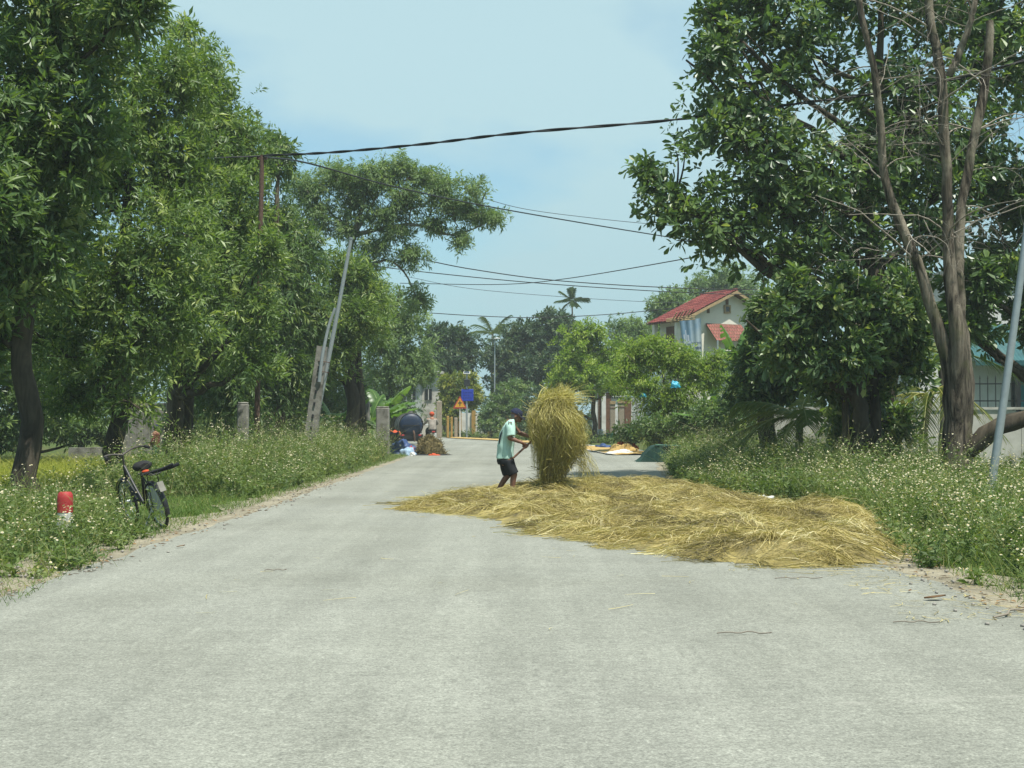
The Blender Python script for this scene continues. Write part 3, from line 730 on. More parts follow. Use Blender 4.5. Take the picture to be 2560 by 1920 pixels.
tree('broad_leaved_tree', 'lower bright green tree with glossy leaves around dark multiple trunks', 'tree',
     [base_at(2150, 25)] + tp((2152, 1050, 25), (2140, 900, 25), (2100, 760, 25)), [.19, .16, .13, .03],
     [bl(2060, 770, 80, 60, 24.3), bl(2110, 690, 35, 30, 24.6), bl(1990, 705, 30, 35, 24.6), bl(2260, 715, 35, 35, 24.8), bl(1865, 800, 22, 26, 25.2), bl(1965, 790, 70, 70, 25), bl(2150, 750, 80, 50, 24.8), bl(2230, 790, 85, 65, 24.5), bl(2000, 860, 90, 60, 24.6), bl(2110, 880, 85, 60, 24.2), bl(2250, 900, 80, 70, 25.5), bl(1915, 860, 40, 45, 25.5), bl(2080, 950, 70, 40, 25.5), bl(2180, 980, 75, 50, 25.8), bl(2290, 830, 45, 60, 25), bl(2130, 1060, 70, 60, 26.5), bl(2220, 1050, 60, 60, 26.5)],
     2200, 11, .17, .064, M['broad'], M['bark'], 112, 'broad', RG, gap=.52, droop=.3, young=.36, cl=.34,
     extra=[([base_at(2185, 25.3), W(2190, 1050, 25.3), W(2180, 900, 25.2)], [.13, .11, .08]), ([base_at(2120, 25.4), W(2115, 1050, 25.4), W(2110, 900, 25.3)], [.1, .08, .06])])
tree('broad_leaved_tree', 'dark leafy tree in front of the teal roofed house', 'tree',
     [base_at(2620, 29)] + tp((2610, 1000, 29), (2580, 800, 29), (2560, 600, 29)), [.2, .17, .13, .03],
     [bl(2510, 620, 100, 75, 28.5), bl(2440, 700, 80, 65, 28.5), bl(2430, 840, 70, 55, 28.5), bl(2600, 500, 130, 110, 29), bl(2640, 780, 120, 100, 29), bl(2400, 790, 50, 60, 28.5)],
     1250, 12, .20, .08, M['broad'], M['bark'], 113, 'broad', RG, gap=.42, droop=.35, young=.08, cl=.4)
tree('broad_leaved_tree', 'shaded leafy tree wrapped in hanging dead leaves near the pale wall', 'tree',
     [base_at(1920, 33)] + tp((1915, 1000, 33), (1900, 850, 33), (1910, 700, 33)), [.24, .2, .15, .03],
     [bl(1925, 790, 50, 75, 33), bl(1915, 900, 75, 65, 33), bl(1960, 950, 70, 40, 33), bl(1870, 980, 45, 45, 33)],
     1350, 12, .20, .065, M['broad'], M['bark'], 114, 'broad', RG, gap=.30, droop=.5, young=.12, cl=.4)

# ---- trees in the middle distance
MG = 'trees around the houses'
tree('citrus_tree', 'round bright green tree in front of the white gatehouse', 'tree',
     [base_at(1490, 72)] + tp((1485, 1030, 72), (1480, 950, 72), (1470, 860, 72)), [.16, .13, .1, .03],
     [bl(1450, 880, 62, 60, 72), bl(1410, 945, 45, 48, 71.5), bl(1510, 890, 55, 55, 72), bl(1480, 950, 70, 42, 71), bl(1540, 950, 40, 40, 72), bl(1470, 830, 40, 28, 72), bl(1410, 1000, 28, 24, 71.5)],
     1700, 13, .20, .085, M['lime'], M['bark'], 121, 'rhomb', MG, gap=.30, young=.28, cl=.42)
tree('cassia_tree', 'low airy light green tree leaning over the weeds with a cyan bag', 'tree',
     [base_at(1738, 50)] + tp((1722, 1110, 50), (1690, 1050, 50), (1665, 980, 50), (1655, 900, 50)), [.14, .12, .10, .07, .03],
     [bl(1560, 915, 48, 38, 50), bl(1630, 870, 62, 40, 50), bl(1700, 900, 68, 45, 50), bl(1770, 935, 55, 38, 50), bl(1610, 965, 58, 38, 49.5), bl(1700, 990, 60, 42, 49.5), bl(1810, 985, 42, 40, 50.5), bl(1645, 1020, 40, 30, 50), bl(1800, 895, 35, 25, 50), bl(1580, 880, 40, 30, 50.5)],
     2000, 14, .15, .045, M['lime'], M['bark_pale'], 122, 'rhomb', MG, gap=.34, gapscale=.8, droop=.7, young=.25, cl=.4,
     extra=[([base_at(1722, 50.5), W(1712, 1060, 50.5), W(1700, 1000, 50.5), W(1740, 940, 50.5)], [.11, .09, .08, .03])])
fill_tree('soft green tree between the gatehouse and the red roofed house', 1590, 96, [bl(1570, 835, 60, 45, 96), bl(1620, 850, 45, 50, 96), bl(1590, 900, 60, 45, 95)], 211, 900, 'feather', MG, 'garden_tree', .3, .1)
fill_tree('rounded green tree peeping over the left end of the red tiled roof', 1665, 104, [bl(1660, 770, 42, 36, 104), bl(1690, 765, 45, 50, 104), bl(1640, 800, 20, 22, 104)], 212, 700, 'feather', MG, 'garden_tree', .3, .1)
fill_tree('tall green tree directly behind the red tiled roof', 1780, 108, [bl(1760, 715, 48, 38, 108), bl(1810, 695, 50, 40, 108), bl(1850, 720, 60, 50, 108), bl(1730, 760, 50, 40, 108)], 213, 900, 'feather', MG, 'garden_tree', .3, .1)
fill_tree('big dark evergreen tree beneath the slender palm', 1350, 105, [bl(1350, 850, 75, 50, 105), bl(1380, 795, 42, 26, 105), bl(1300, 840, 50, 40, 105), bl(1410, 830, 50, 45, 105), bl(1330, 920, 100, 50, 104), bl(1250, 890, 45, 55, 104), bl(1420, 900, 50, 60, 104), bl(1270, 960, 60, 40, 104)], 214, 2300, 'darkfar', MG, 'evergreen_tree', .34, .13, young=.1)
fill_tree('dark tree left of the fan palm beyond the road bend', 1110, 98, [bl(1095, 850, 42, 45, 98), bl(1140, 835, 28, 26, 98), bl(1090, 910, 60, 40, 97), bl(1150, 900, 45, 45, 98), bl(1175, 860, 25, 25, 98)], 215, 1200, 'darkfar', MG, 'evergreen_tree', .32, .12)
fill_tree('yellowish green bush behind the blue road sign', 1140, 90, [bl(1130, 1000, 36, 36, 90), bl(1160, 960, 36, 28, 90), bl(1115, 960, 20, 24, 90), bl(1180, 990, 24, 30, 90), bl(1120, 1035, 28, 24, 89.5)], 216, 900, 'yellowbush', MG, 'roadside_bush', .26, .1, cat='bush', young=.3)
fill_tree('green bush by the roadside right of the blue road sign', 1260, 90, [bl(1270, 1010, 50, 36, 90), bl(1225, 1040, 34, 36, 89), bl(1310, 1040, 45, 38, 89), bl(1290, 970, 45, 24, 91), bl(1260, 1065, 70, 18, 88.5)], 217, 1200, 'acacia', MG, 'roadside_bush', .24, .08, cat='bush')
fill_tree('dark green bush behind the old man with the fork', 1350, 86, [bl(1350, 1020, 45, 50, 86), bl(1390, 1050, 45, 36, 85), bl(1340, 1070, 40, 20, 84)], 218, 800, 'darkfar', MG, 'roadside_bush', .24, .09, cat='bush')
fill_tree('dark shrub tangle at the feet of the leaning light green tree', 1800, 46, [bl(1790, 1040, 60, 45, 46), bl(1850, 1030, 55, 55, 46), bl(1720, 1060, 50, 35, 47), bl(1640, 1070, 60, 30, 48), bl(1580, 1080, 40, 22, 52)], 219, 1500, 'acacia', MG, 'roadside_shrub', .15, .05, cat='shrub')

# far wood closing the horizon
rng = np.random.default_rng(301)
fb = []
for k in range(46):
    xx = -75 + k * 3.6 + rng.uniform(-1, 1); fb.append((xx, 138 + rng.uniform(-8, 10), rng.uniform(1.5, 3.2), rng.uniform(3, 5), 3.0, rng.uniform(2.8, 5.4)))
v, f, tn, _, _ = crown(fb, 2900, 9, .62, .28, 'rhomb', rng, gap=.2, cl=.8)
tag(MB().add(v, f, 0, tn).build('distant_wood', M['darkfar']), 'distant dark belt of trees closing the view beyond the village', 'wood', kind='stuff')
# ------------------------------------------------------------------ the bare tree on the right
def bare_tree():
    rng = np.random.default_rng(401); D = 23.0
    base = base_at(2388, D)
    root = thing('bare_tree', 'leafless forked tree with three tall grey stems beside the slanting pole', 'tree', base)
    k = D / FPX
    tb = MB()
    stems = [
        ([(2392, 1190, D), (2393, 1010, D), (2372, 900, D), (2335, 790, D), (2290, 650, D + .1), (2228, 500, D + .1), (2206, 400, D + .1), (2200, 265, D), (2165, 90, D - .1), (2140, -60, D - .2)], [30, 40, 25, 19, 16, 14, 12.5, 11.5, 10, 9]),
        ([(2392, 1190, D), (2398, 1010, D), (2400, 900, D - .1), (2385, 780, D - .1), (2372, 640, D), (2368, 480, D), (2362, 330, D), (2352, 180, D), (2330, 60, D), (2318, -80, D)], [30, 42, 31, 22, 18, 16, 16, 15, 14, 12]),
        ([(2392, 1190, D), (2403, 1010, D + .1), (2405, 900, D + .15), (2398, 780, D + .2), (2398, 640, D + .25), (2404, 520, D + .3), (2425, 400, D + .3), (2455, 250, D + .3), (2472, 130, D + .3), (2474, 52, D + .3)], [30, 40, 29, 20, 16, 15, 15, 15, 14, 12]),
        ([(2372, 190, D), (2400, 130, D - .1), (2430, 40, D - .2), (2450, -50, D - .2)], [12, 11, 9, 8]),
    ]
    lower = np.array([base] + tp((2392, 1150, D), (2396, 1050, D), (2400, 930, D)))
    tb.tube(spline(lower, 9), np.interp(np.linspace(0, 1, 9), [0, .3, .62, 1], [44 * k, 38 * k, 34 * k, 14 * k]), 16, wob=.06, seed=3)
    paths = []
    for pts, wd in stems:
        P = spline(tp(*pts), 26); P[2:-1] += rng.standard_normal((23, 3)) * .012
        R = np.interp(np.linspace(0, 1, 26), np.linspace(0, 1, len(wd)), np.array(wd) * k * .8)
        tb.tube(P, R, 12, wob=.05, seed=int(rng.integers(999))); paths.append((P, R))
    tb.build('trunk', M['bark_dead'], root)
    # heavy low limb to the right
    lb = MB(); P = spline([W(2405, 1130, D), W(2440, 1110, D - .1), W(2480, 1075, D - .2), (W(2560, 1045, D - .3)), W(2680, 1010, D - .4), W(2800, 990, D - .4)], 16)
    lb.tube(P, np.interp(np.linspace(0, 1, 16), [0, .3, 1], [.20, .165, .10]), 12, wob=.07, seed=9)
    lb.build('low_limb', M['bark'], root)
    # bare branches: out, arching over, with fine twigs
    br = MB(); twP = []; twW = []
    def limb(p, d, ln, r, lev):
        n = 9; t = np.linspace(0, 1, n)[:, None]
        bend = rng.standard_normal(3) * .35 * ln; arch = np.array([0, 0, 1.0])
        P = p + d * ln * t + arch * ln * (.30 * t - .42 * t ** 2) * rng.uniform(.3, 1.3) + bend * t ** 2 * .6 + np.cumsum(rng.standard_normal((n, 3)), 0) * .012 * ln
        P[0] = p
        if lev == 0:
            br.tube(P, np.linspace(r, r * .3, n), 6, tone=rng.uniform(.3, .9), caps=False)
        else:
            twP.append(P); twW.append(r)
        return P
    for si, (P, R) in enumerate(paths):
        cnt = (19, 17, 14, 6)[si]
        for _ in range(cnt):
            i = int(rng.integers(11 if si < 3 else 3, 25)); a = rng.uniform(0, 6.283)
            d = nrm(np.array([math.cos(a) * 1.1, math.sin(a) * .6, rng.uniform(-.1, .65)]))
            ln = rng.uniform(.7, 2.3)
            Q = limb(P[i], d, ln, max(.008, R[i] * rng.uniform(.10, .22)), 0)
            for _ in range(int(rng.integers(4, 8))):
                j = int(rng.integers(3, 9)); a2 = nrm(d * .5 + rng.standard_normal(3) * .8 + np.array([0, 0, -.15]))
                Q2 = limb(Q[j], a2, rng.uniform(.3, 1.0), .0065, 1)
                for _ in range(int(rng.integers(1, 4))):
                    limb(Q2[int(rng.integers(3, 9))], nrm(a2 + rng.standard_normal(3) * .8), rng.uniform(.15, .5), .0042, 1)
    TP = np.array(twP)
    for sd in range(2):
        v, f = ribbons(TP, np.array(twW) * 1.5, np.random.default_rng(5).standard_normal((len(TP), 3)) if sd == 0 else np.random.default_rng(6).standard_normal((len(TP), 3)), .35)
        br.add(v, f, 0, np.repeat(rng.uniform(.2, 1, len(TP)), TP.shape[1] * 2))
    br.build('branches', M['drytwig'], root)
bare_tree()

# ------------------------------------------------------------------ palms and bananas
def frond(root, base, azim, elev, length, nl, ll, wl, sag, rng, mat='frond', tone=.5, name='frond'):
    n = 12; t = np.linspace(0, 1, n)
    dh = np.array([math.cos(azim), math.sin(azim), 0])
    P = np.asarray(base) + dh * (length * t * math.cos(elev))[:, None] + np.array([0, 0, 1.0]) * (length * (t * math.sin(elev) - sag * t ** 2))[:, None]
    mb = MB(); mb.tube(P, np.linspace(.022, .006, n) * length / 2.0, 5, tone=min(1, tone + .2), caps=False)
    s = np.linspace(.12, .99, nl)
    pp = np.stack([np.interp(s, t, P[:, k]) for k in range(3)], -1)
    tg = nrm(np.stack([np.interp(s, t, np.gradient(P[:, k], t)) for k in range(3)], -1))
    side = np.array([-dh[1], dh[0], 0])
    for sg in (-1, 1):
        d = nrm(tg * .75 + side * sg * .9 + rng.standard_normal((nl, 3)) * .10 - np.array([0, 0, .18]))
        le = ll * (1 - .55 * np.abs(s - .45) ** 1.3) * rng.uniform(.85, 1.1, nl)
        u = np.linspace(0, 1, 4)[None, :, None]
        Q = pp[:, None] + d[:, None] * le[:, None, None] * u - np.array([0, 0, 1.0]) * (le[:, None, None] * u ** 2 * .42)
        v, f = ribbons(Q, np.full(nl, wl), np.cross(d, [0, 0, 1.0]) + rng.standard_normal((nl, 3)) * .1 + np.array([0, 0, .01]), .15)
        mb.add(v, f, 0, np.repeat(np.clip(tone + rng.standard_normal(nl) * .1, 0, 1), 8))
    return mb.build(name, M[mat], root)
def palm(name, label, px, D, ytop, nf, length, seed, trunk_r=.09, elevs=(-.3, 1.2), ll=.5, wl=.035, nl=34, tone=.4, top=None, azs=None, sag=.55, cat='palm tree', group=None):
    rng = np.random.default_rng(seed); b = base_at(px, D)
    tpnt = W(px, ytop, D) if top is None else np.array(top)
    root = thing(name, label, cat, b, group)
    m = MB(); P = spline([b, b + (tpnt - b) * .5 + np.array([rng.uniform(-.15, .15), 0, 0]), tpnt], 14)
    m.tube(P, np.linspace(trunk_r * 1.15, trunk_r * .8, 14), 9, wob=.04, seed=seed); m.build('trunk', M['bark_pale'], root)
    for k in range(nf):
        az = (azs[k] if azs else 2 * math.pi * k / nf * 2.618 + rng.uniform(-.2, .2))
        frond(root, tpnt, az, rng.uniform(*elevs), length * rng.uniform(.8, 1.1), nl, ll, wl, sag * rng.uniform(.7, 1.2), rng, tone=np.clip(tone + rng.uniform(-.15, .15), 0, 1))
    return root
palm('areca_palm', 'slender palm with a small feathery crown rising above the dark tree', 1430, 110, 752, 14, 1.6, 501, .08, (-.35, 1.45), .42, .09, 26, .12, sag=.22)
palm('fan_palm', 'fan shaped palm crown showing beside the dark evergreen tree', 1232, 108, 836, 13, 2.8, 502, .10, (.2, 1.3), .7, .07, 24, .45, sag=.35)
palm('coconut_palm', 'young coconut palm with low fronds spreading before the pale wall', 2000, 30, 1045, 11, 2.0, 503, .10, (-.1, .8), .55, .030, 44, .7, sag=.5, azs=[3.3, 2.9, 3.7, 4.2, 2.4, 5.2, 5.8, 1.2, 3.05, 4.6, .3])
palm('coconut_palm', 'yellow green coconut fronds drooping beside the bare tree trunk', 2325, 27, 990, 9, 1.7, 504, .09, (.1, .9), .42, .026, 38, .78, sag=.95, azs=[3.4, 3.9, 4.3, 2.9, 4.7, 5.4, 2.2, .6, 3.0])
palm('coconut_palm', 'coconut fronds showing between the bare tree and the teal roof', 2350, 33, 880, 9, 2.4, 505, .10, (.0, .8), .5, .03, 40, .5, sag=.45, azs=[3.0, 2.7, 3.4, .1, .5, 5.9, 4.4, 1.5, 3.7])

def banana(name, label, px, D, leavesdef, seed, hz=1.9, group='banana plants'):
    rng = np.random.default_rng(seed); b = base_at(px, D)
    root = thing(name, label, 'banana plant', b, group)
    top = b + np.array([0, 0, hz])
    MB().tube(spline([b, b + (top - b) * .5 + [.04, 0, 0], top], 8), np.linspace(.13, .07, 8), 10, tone=.3, wob=.04, seed=seed).build('stem', M['banana'], root)
    for az, el, ln, sag, tone in leavesdef:
        n = 22; t = np.linspace(0, 1, n)
        dh = np.array([math.cos(az), math.sin(az), 0])
        P = top + dh * (ln * t * math.cos(el))[:, None] + np.array([0, 0, 1.0]) * (ln * (t * math.sin(el) - sag * t ** 2))[:, None]
        tg = nrm(np.gradient(P, axis=0)); side = nrm(np.cross(tg, [0, 0, 1.0]) + 1e-6); nr = np.cross(side, tg)
        wd = ln * .15 * np.clip(np.sin(np.clip((t - .14) / .86, 0, 1) ** .7 * math.pi), 0, 1) ** .6
        mb = MB(); mb.tube(P, np.linspace(.028, .006, n), 5, tone=.95, caps=False)
        for sg in (-1, 1):
            dr = wd * .28 * (1 + .3 * rng.standard_normal(n))
            mid = P + side * sg * (wd * .55)[:, None] + nr * (wd * .06)[:, None]
            out = P + side * sg * (wd * (1 + .06 * rng.standard_normal(n)))[:, None] - nr * dr[:, None]
            vs = np.stack([P, mid, out], 1).reshape(-1, 3); fs = []
            for q in range(3, n - 1):
                if rng.random() < .12:                      # torn strip
                    fs.append([q * 3, q * 3 + 1, q * 3 + 4, q * 3 + 3]); continue
                for c in range(2): fs.append([q * 3 + c, q * 3 + c + 1, q * 3 + c + 4, q * 3 + c + 3])
            mb.add(vs, fs, 0, np.clip(tone + rng.standard_normal() * .06 + .05 * np.repeat(rng.standard_normal(n), 3), 0, 1), True)
        mb.build('leaf', M['banana'], root)
    return root
R_ = np.random.default_rng(55)
def lv(n, seed, elo=.3, ehi=1.3, ln=2.2):
    r = np.random.default_rng(seed)
    return [(k * 2.4 + r.uniform(-.3, .3), r.uniform(elo, ehi), ln * r.uniform(.75, 1.15), r.uniform(.15, .7), r.uniform(.2, .9)) for k in range(n)]
banana('banana_plant', 'banana plant with broad upright leaves behind the tall concrete post', 955, 50, lv(8, 1, .4, 1.35, 2.5), 601, 1.5)
banana('banana_plant', 'banana plant right of the dark twin trunks', 925, 48, lv(7, 2, .2, 1.2, 2.0), 602, 1.2)
banana('banana_plant', 'banana plant between the leaning post and the dark twin trunks', 835, 47, lv(7, 3, .2, 1.2, 1.9), 603, 1.2)
banana('banana_plant', 'tall banana plant with leaves against the house gable', 1850, 58, lv(8, 4, .2, 1.3, 2.8), 604, 3.6)
banana('banana_plant', 'banana plant with an upright leaf beside the dead leaf covered tree', 1805, 47, lv(8, 5, .1, 1.35, 2.0), 605, 1.1)
banana('banana_plant', 'banana plant with torn leaves before the printed banner', 1760, 64, lv(7, 6, .3, 1.3, 2.6), 606, 3.0)

# ------------------------------------------------------------------ weeds and grass
def scatter(poly, dens, rng):
    P = np.asarray(poly); lo = P.min(0); hi = P.max(0); n = int(dens * (hi - lo).prod())
    q = rng.uniform(lo, hi, (n, 2)); return q[in_poly(q[:, 0], q[:, 1], P)]
def weeds(name, label, poly, dens, hfun, seed, flower=.8, leafL=.065, cut=None):
    rng = np.random.default_rng(seed)
    B_ = scatter(poly, dens, rng)
    if cut is not None: B_ = B_[~cut(B_[:, 0], B_[:, 1])]
    h = np.array(hfun(B_[:, 0], B_[:, 1])) * np.clip(1 + .25 * rng.standard_normal(len(B_)) + .34 * wave(B_, 1.5, seed + 1, 2), .25, 1.7)
    ns = 6; n = len(B_) * ns
    pi = np.repeat(np.arange(len(B_)), ns)
    b = np.stack([B_[pi, 0], B_[pi, 1], gz(B_[pi, 0], B_[pi, 1])], -1) + rng.standard_normal((n, 3)) * [.05, .05, 0]
    d = nrm(np.stack([rng.standard_normal(n) * .42, rng.standard_normal(n) * .42, np.ones(n)], -1))
    ln = h[pi] * rng.uniform(.55, 1.1, n)
    bend = rng.standard_normal((n, 3)) * [.15, .15, 0] * ln[:, None]
    ptone = np.clip(.45 + .2 * wave(B_, 2.2, seed + 2) + .14 * rng.standard_normal(len(B_)), .05, .95)
    mb = MB()
    u = np.linspace(0, 1, 3)[None, :, None]
    SP = b[:, None] + d[:, None] * ln[:, None, None] * u + bend[:, None] * u ** 2
    v, f = ribbons(SP, np.full(n, .007), rng.standard_normal((n, 3)), .5)
    mb.add(v, f, 0, np.repeat(np.clip(ptone[pi] + .2, 0, 1), 6)); u = np.linspace(0, 1, 4)[None, :, None]
    nl = 9; idx = np.repeat(np.arange(n), nl); t = np.clip(rng.uniform(.06, 1.0, len(idx)) ** .8, 0, 1)
    p = b[idx] + d[idx] * (ln[idx] * t)[:, None] + bend[idx] * (t ** 2)[:, None]
    q = rng.standard_normal((len(idx), 3)); q[:, 2] *= .45
    dr = nrm(q + np.array([0, 0, .12])); N = np.array([0, 0, 1.0]) + rng.standard_normal((len(idx), 3)) * .45
    L = leafL * rng.uniform(.6, 1.5, len(idx)) * (1.25 - .5 * t)
    v, f, k = leaves(p + dr * .01, dr, N, L, L * .5, 'rhomb', .12, .15)
    mb.add(v, f, 0, np.repeat(np.clip(ptone[pi[idx]] + .11 * rng.standard_normal(len(idx)), 0, 1), k))
    # grass blades and dry stalks between the weeds
    gi = np.repeat(np.arange(len(B_)), 7); m = len(gi)
    gb = np.stack([B_[gi, 0], B_[gi, 1], gz(B_[gi, 0], B_[gi, 1])], -1) + rng.standard_normal((m, 3)) * [.14, .14, 0]
    gd = nrm(np.stack([rng.standard_normal(m) * .3, rng.standard_normal(m) * .3, np.ones(m)], -1)); gl = h[gi] * rng.uniform(.5, 1.45, m)
    GP = gb[:, None] + gd[:, None] * gl[:, None, None] * u + (rng.standard_normal((m, 3)) * [.35, .35, 0] * gl[:, None] - np.array([0, 0, .12]) * gl[:, None])[:, None] * u ** 2
    v, f = ribbons(GP, rng.uniform(.005, .010, m), rng.standard_normal((m, 3)), .15)
    mb.add(v, f, 0, np.repeat(np.where(rng.random(m) < .38, rng.uniform(.85, 1, m), np.clip(ptone[gi] + .12, 0, .9)), 8))
    # flowers: a few per stem tip
    has = np.where(rng.random(n) < flower * np.clip(.5 + .85 * wave(b[:, :2], 2.3, seed + 4, 2), .03, 1) * np.clip((h[pi] - .12) / .38, .15, 1.1))[0]
    fi = np.repeat(has, 3); m = len(fi)
    if m:
        tip = b[fi] + d[fi] * ln[fi][:, None] + bend[fi] + rng.standard_normal((m, 3)) * [.055, .055, .03] + [0, 0, .035]
        nz = nrm(np.stack([rng.standard_normal(m) * .5, rng.standard_normal(m) * .5 - .15, np.ones(m)], -1))
        uu = nrm(np.cross(nz, rng.standard_normal((m, 3)))); ww = np.cross(nz, uu); r = rng.uniform(.008, .016, m)[:, None]
        a = np.arange(5) * 2 * math.pi / 5
        ring = tip[:, None] + (np.cos(a)[None, :, None] * uu[:, None] + np.sin(a)[None, :, None] * ww[:, None]) * r[:, None]
        vs = np.concatenate([ring, (tip - nz * .004)[:, None]], 1).reshape(-1, 3)
        bb = (np.arange(m) * 6)[:, None]
        fs = np.vstack([bb + np.array([[q_, (q_ + 1) % 5, 5]]) for q_ in range(5)])
        mb.add(vs, fs, 1, np.repeat(rng.random(m), 6))
        c = tip + nz * .004; r2 = r * .36
        vs = np.stack([c + uu * r2, c + ww * r2, c - uu * r2, c - ww * r2], 1).reshape(-1, 3)
        mb.add(vs, (np.arange(m) * 4)[:, None] + np.array([[0, 1, 2, 3]]), 2)
    return tag(mb.build(name, [M['weed'], M['petal'], M['pollen']]), label, 'weeds', kind='stuff')

STRAW = np.array([(-1.98, 18.7), (-1.85, 20.5), (-1.3, 23), (-.4, 25), (.5, 26.5), (2, 27), (3.1, 27.3), (3.5, 25), (3.75, 22), (3.95, 19.8), (4.45, 18.6), (4.5, 16.8), (4.1, 14.6), (3.7, 12.9), (3.3, 11.9), (2.4, 11.5),
                  (1.6, 12.2), (.6, 14), (.09, 15.1), (-.52, 17.2), (-1.2, 18.1)])
incut = lambda x, y: in_poly(x, y, STRAW) & (edge_dist(x, y, STRAW) > .12)
weeds('flowering_weeds', 'white flowered weeds on the verge around the red marker post and bicycle',
      [(-3.8, 10.2), (-3.95, 11.6), (-4.2, 14.2), (-4.38, 15.3), (-4.9, 16.4), (-6.0, 18.0), (-8.6, 21.5), (-10.5, 22), (-10, 16), (-6.2, 10.3)], 11,
      lambda x, y: np.clip(.20 + .16 * (-x - 3.8) + .02 * (y - 10), .16, .56) * (1 - .45 * smooth01((y - 16.5) / 2.5)) * (1 - .28 * np.exp(-((x + 4.9) ** 2 / .5 + (y - 13.2) ** 2 / 1.6))) * (1 + .5 * np.exp(-((x + 4.6) ** 2 / .15 + (y - 15.1) ** 2 / .4))), 701, .8, .062)
weeds('flowering_weeds', 'tall bank of white flowered weeds running along the left of the road',
      [(-4.55, 21.6), (-4.45, 28), (-4.45, 38), (-4.6, 43), (-5.3, 47.5), (-7.6, 47), (-9.2, 38), (-9.6, 28), (-8.3, 23.5), (-6.3, 21.2)], 8.5,
      lambda x, y: np.clip(.34 + .50 * (-x - 4.4) + .014 * (y - 21), .28, 1.0) * np.clip((49 - y) / 4, .35, 1) * (1 - .72 * smooth01((-x - 6.7) / 2.0)), 702, 1.35, .085)
weeds('flowering_weeds', 'white flowered weeds spilling over the right shoulder below the slanting pole',
      [(3.75, 8.0), (3.62, 9.5), (3.6, 11.5), (3.55, 12.4), (4.0, 14.4), (4.4, 17), (4.4, 19.0), (5.0, 23), (8.5, 23.5), (10.5, 22), (8.5, 14), (5.6, 8.2)], 11,
      lambda x, y: np.clip(.24 + .30 * (x - 3.6), .2, .60), 703, 1.25, .062, incut)
weeds('flowering_weeds', 'bank of grassy flowering weeds between the straw and the green netting',
      [(3.75, 20.0), (3.55, 24.5), (3.35, 28.5), (3.85, 34), (4.3, 38), (5.6, 43), (7.8, 42), (8.6, 34), (8.4, 24), (6.5, 20.5)], 8.5,
      lambda x, y: np.clip(.32 + .34 * (x - 3.4), .25, .85), 704, 1.0, .08, incut)
weeds('wild_shrubs', 'green weedy growth behind the green netting beside the drying grain',
      [(5.0, 43), (5.6, 49), (5.2, 56), (6.5, 64), (11, 60), (10, 46)], 2.6, lambda x, y: np.clip(.5 + .25 * (x - 5), .4, 1.25), 705, .2, .11)
weeds('wild_shrubs', 'low green growth along the far outer edge of the road bend',
      [(2.6, 66), (-1.5, 81), (-5.5, 91), (-7, 98), (4, 96), (8, 80), (6, 68)], .8, lambda x, y: .5 + 0 * x, 706, .1, .14)
weeds('wild_shrubs', 'dark weedy undergrowth beneath the trees at the far left',
      [(-5.6, 48), (-6.8, 58), (-9, 66), (-16, 60), (-16, 44), (-9, 44)], 1.0, lambda x, y: .55 + 0 * x, 707, .15, .14)
weeds('wild_shrubs', 'shaded undergrowth below the broad leaved trees and the pale wall',
      [(8.2, 22), (7.6, 30), (7.2, 36), (16, 36), (16, 22)], 1.5, lambda x, y: .38 + 0 * x, 708, .3, .1)

def grass(name, label, poly, dens, h, w, mat, seed, lean=.35, tone=(.5, .2), cut=None):
    rng = np.random.default_rng(seed); B_ = scatter(poly, dens, rng)
    keep = wave(B_, 1.6, seed + 1, 3) + rng.uniform(-.6, .9, len(B_)) > -.25
    B_ = B_[keep]
    if cut is not None: B_ = B_[~cut(B_[:, 0], B_[:, 1])]
    n = len(B_); b = np.stack([B_[:, 0], B_[:, 1], gz(B_[:, 0], B_[:, 1])], -1)
    d = nrm(np.stack([rng.standard_normal(n) * lean, rng.standard_normal(n) * lean, np.ones(n)], -1))
    L = h * rng.uniform(.5, 1.25, n) * np.clip(1 + .3 * wave(B_, 1.1, seed + 3), .4, 1.5)
    u = np.linspace(0, 1, 4)[None, :, None]
    bend = rng.standard_normal((n, 3)) * [.45, .45, 0] * L[:, None] - np.array([0, 0, .18]) * L[:, None]
    P = b[:, None] + d[:, None] * L[:, None, None] * u + bend[:, None] * u ** 2
    v, f = ribbons(P, np.full(n, w), rng.standard_normal((n, 3)), .12)
    tn = np.clip(tone[0] + tone[1] * rng.standard_normal(n) + .15 * wave(B_, 2, seed + 5), 0, 1)
    return tag(MB().add(v, f, 0, np.repeat(tn, 8)).build(name, M[mat]), label, 'grass', kind='stuff')
grass('verge_grass', 'short green grass on the verge beside the bicycle', [(-4.2, 14.4), (-4.15, 17), (-4.2, 22), (-4.15, 34), (-4.15, 46), (-5.0, 47), (-5.2, 30), (-5.2, 23), (-6.4, 21.6), (-7, 19), (-5.2, 15.6)], 360, .15, .010, 'grass', 801)
grass('verge_grass', 'thin grass edging of the near left shoulder', [(-3.65, 9.0), (-3.85, 10.5), (-4.15, 13.0), (-4.4, 14.6), (-5.2, 14), (-5.6, 10), (-5, 8.5)], 420, .11, .008, 'grass', 802)
grass('verge_grass', 'tufts of grass at the foot of the weeds on the right shoulder', [(3.6, 7.6), (3.58, 9.4), (3.72, 11.4), (4.0, 12.6), (4.8, 13.5), (6, 10), (5.2, 7.5)], 380, .17, .008, 'grass', 803, cut=incut)
grass('verge_grass', 'tufted dry grass beside the right road edge past the straw', [(3.45, 24), (3.35, 28.5), (3.8, 34), (4.3, 39), (5, 44), (6, 44), (5, 34), (4.8, 24)], 260, .25, .011, 'grass', 804, tone=(.6, .25), cut=incut)
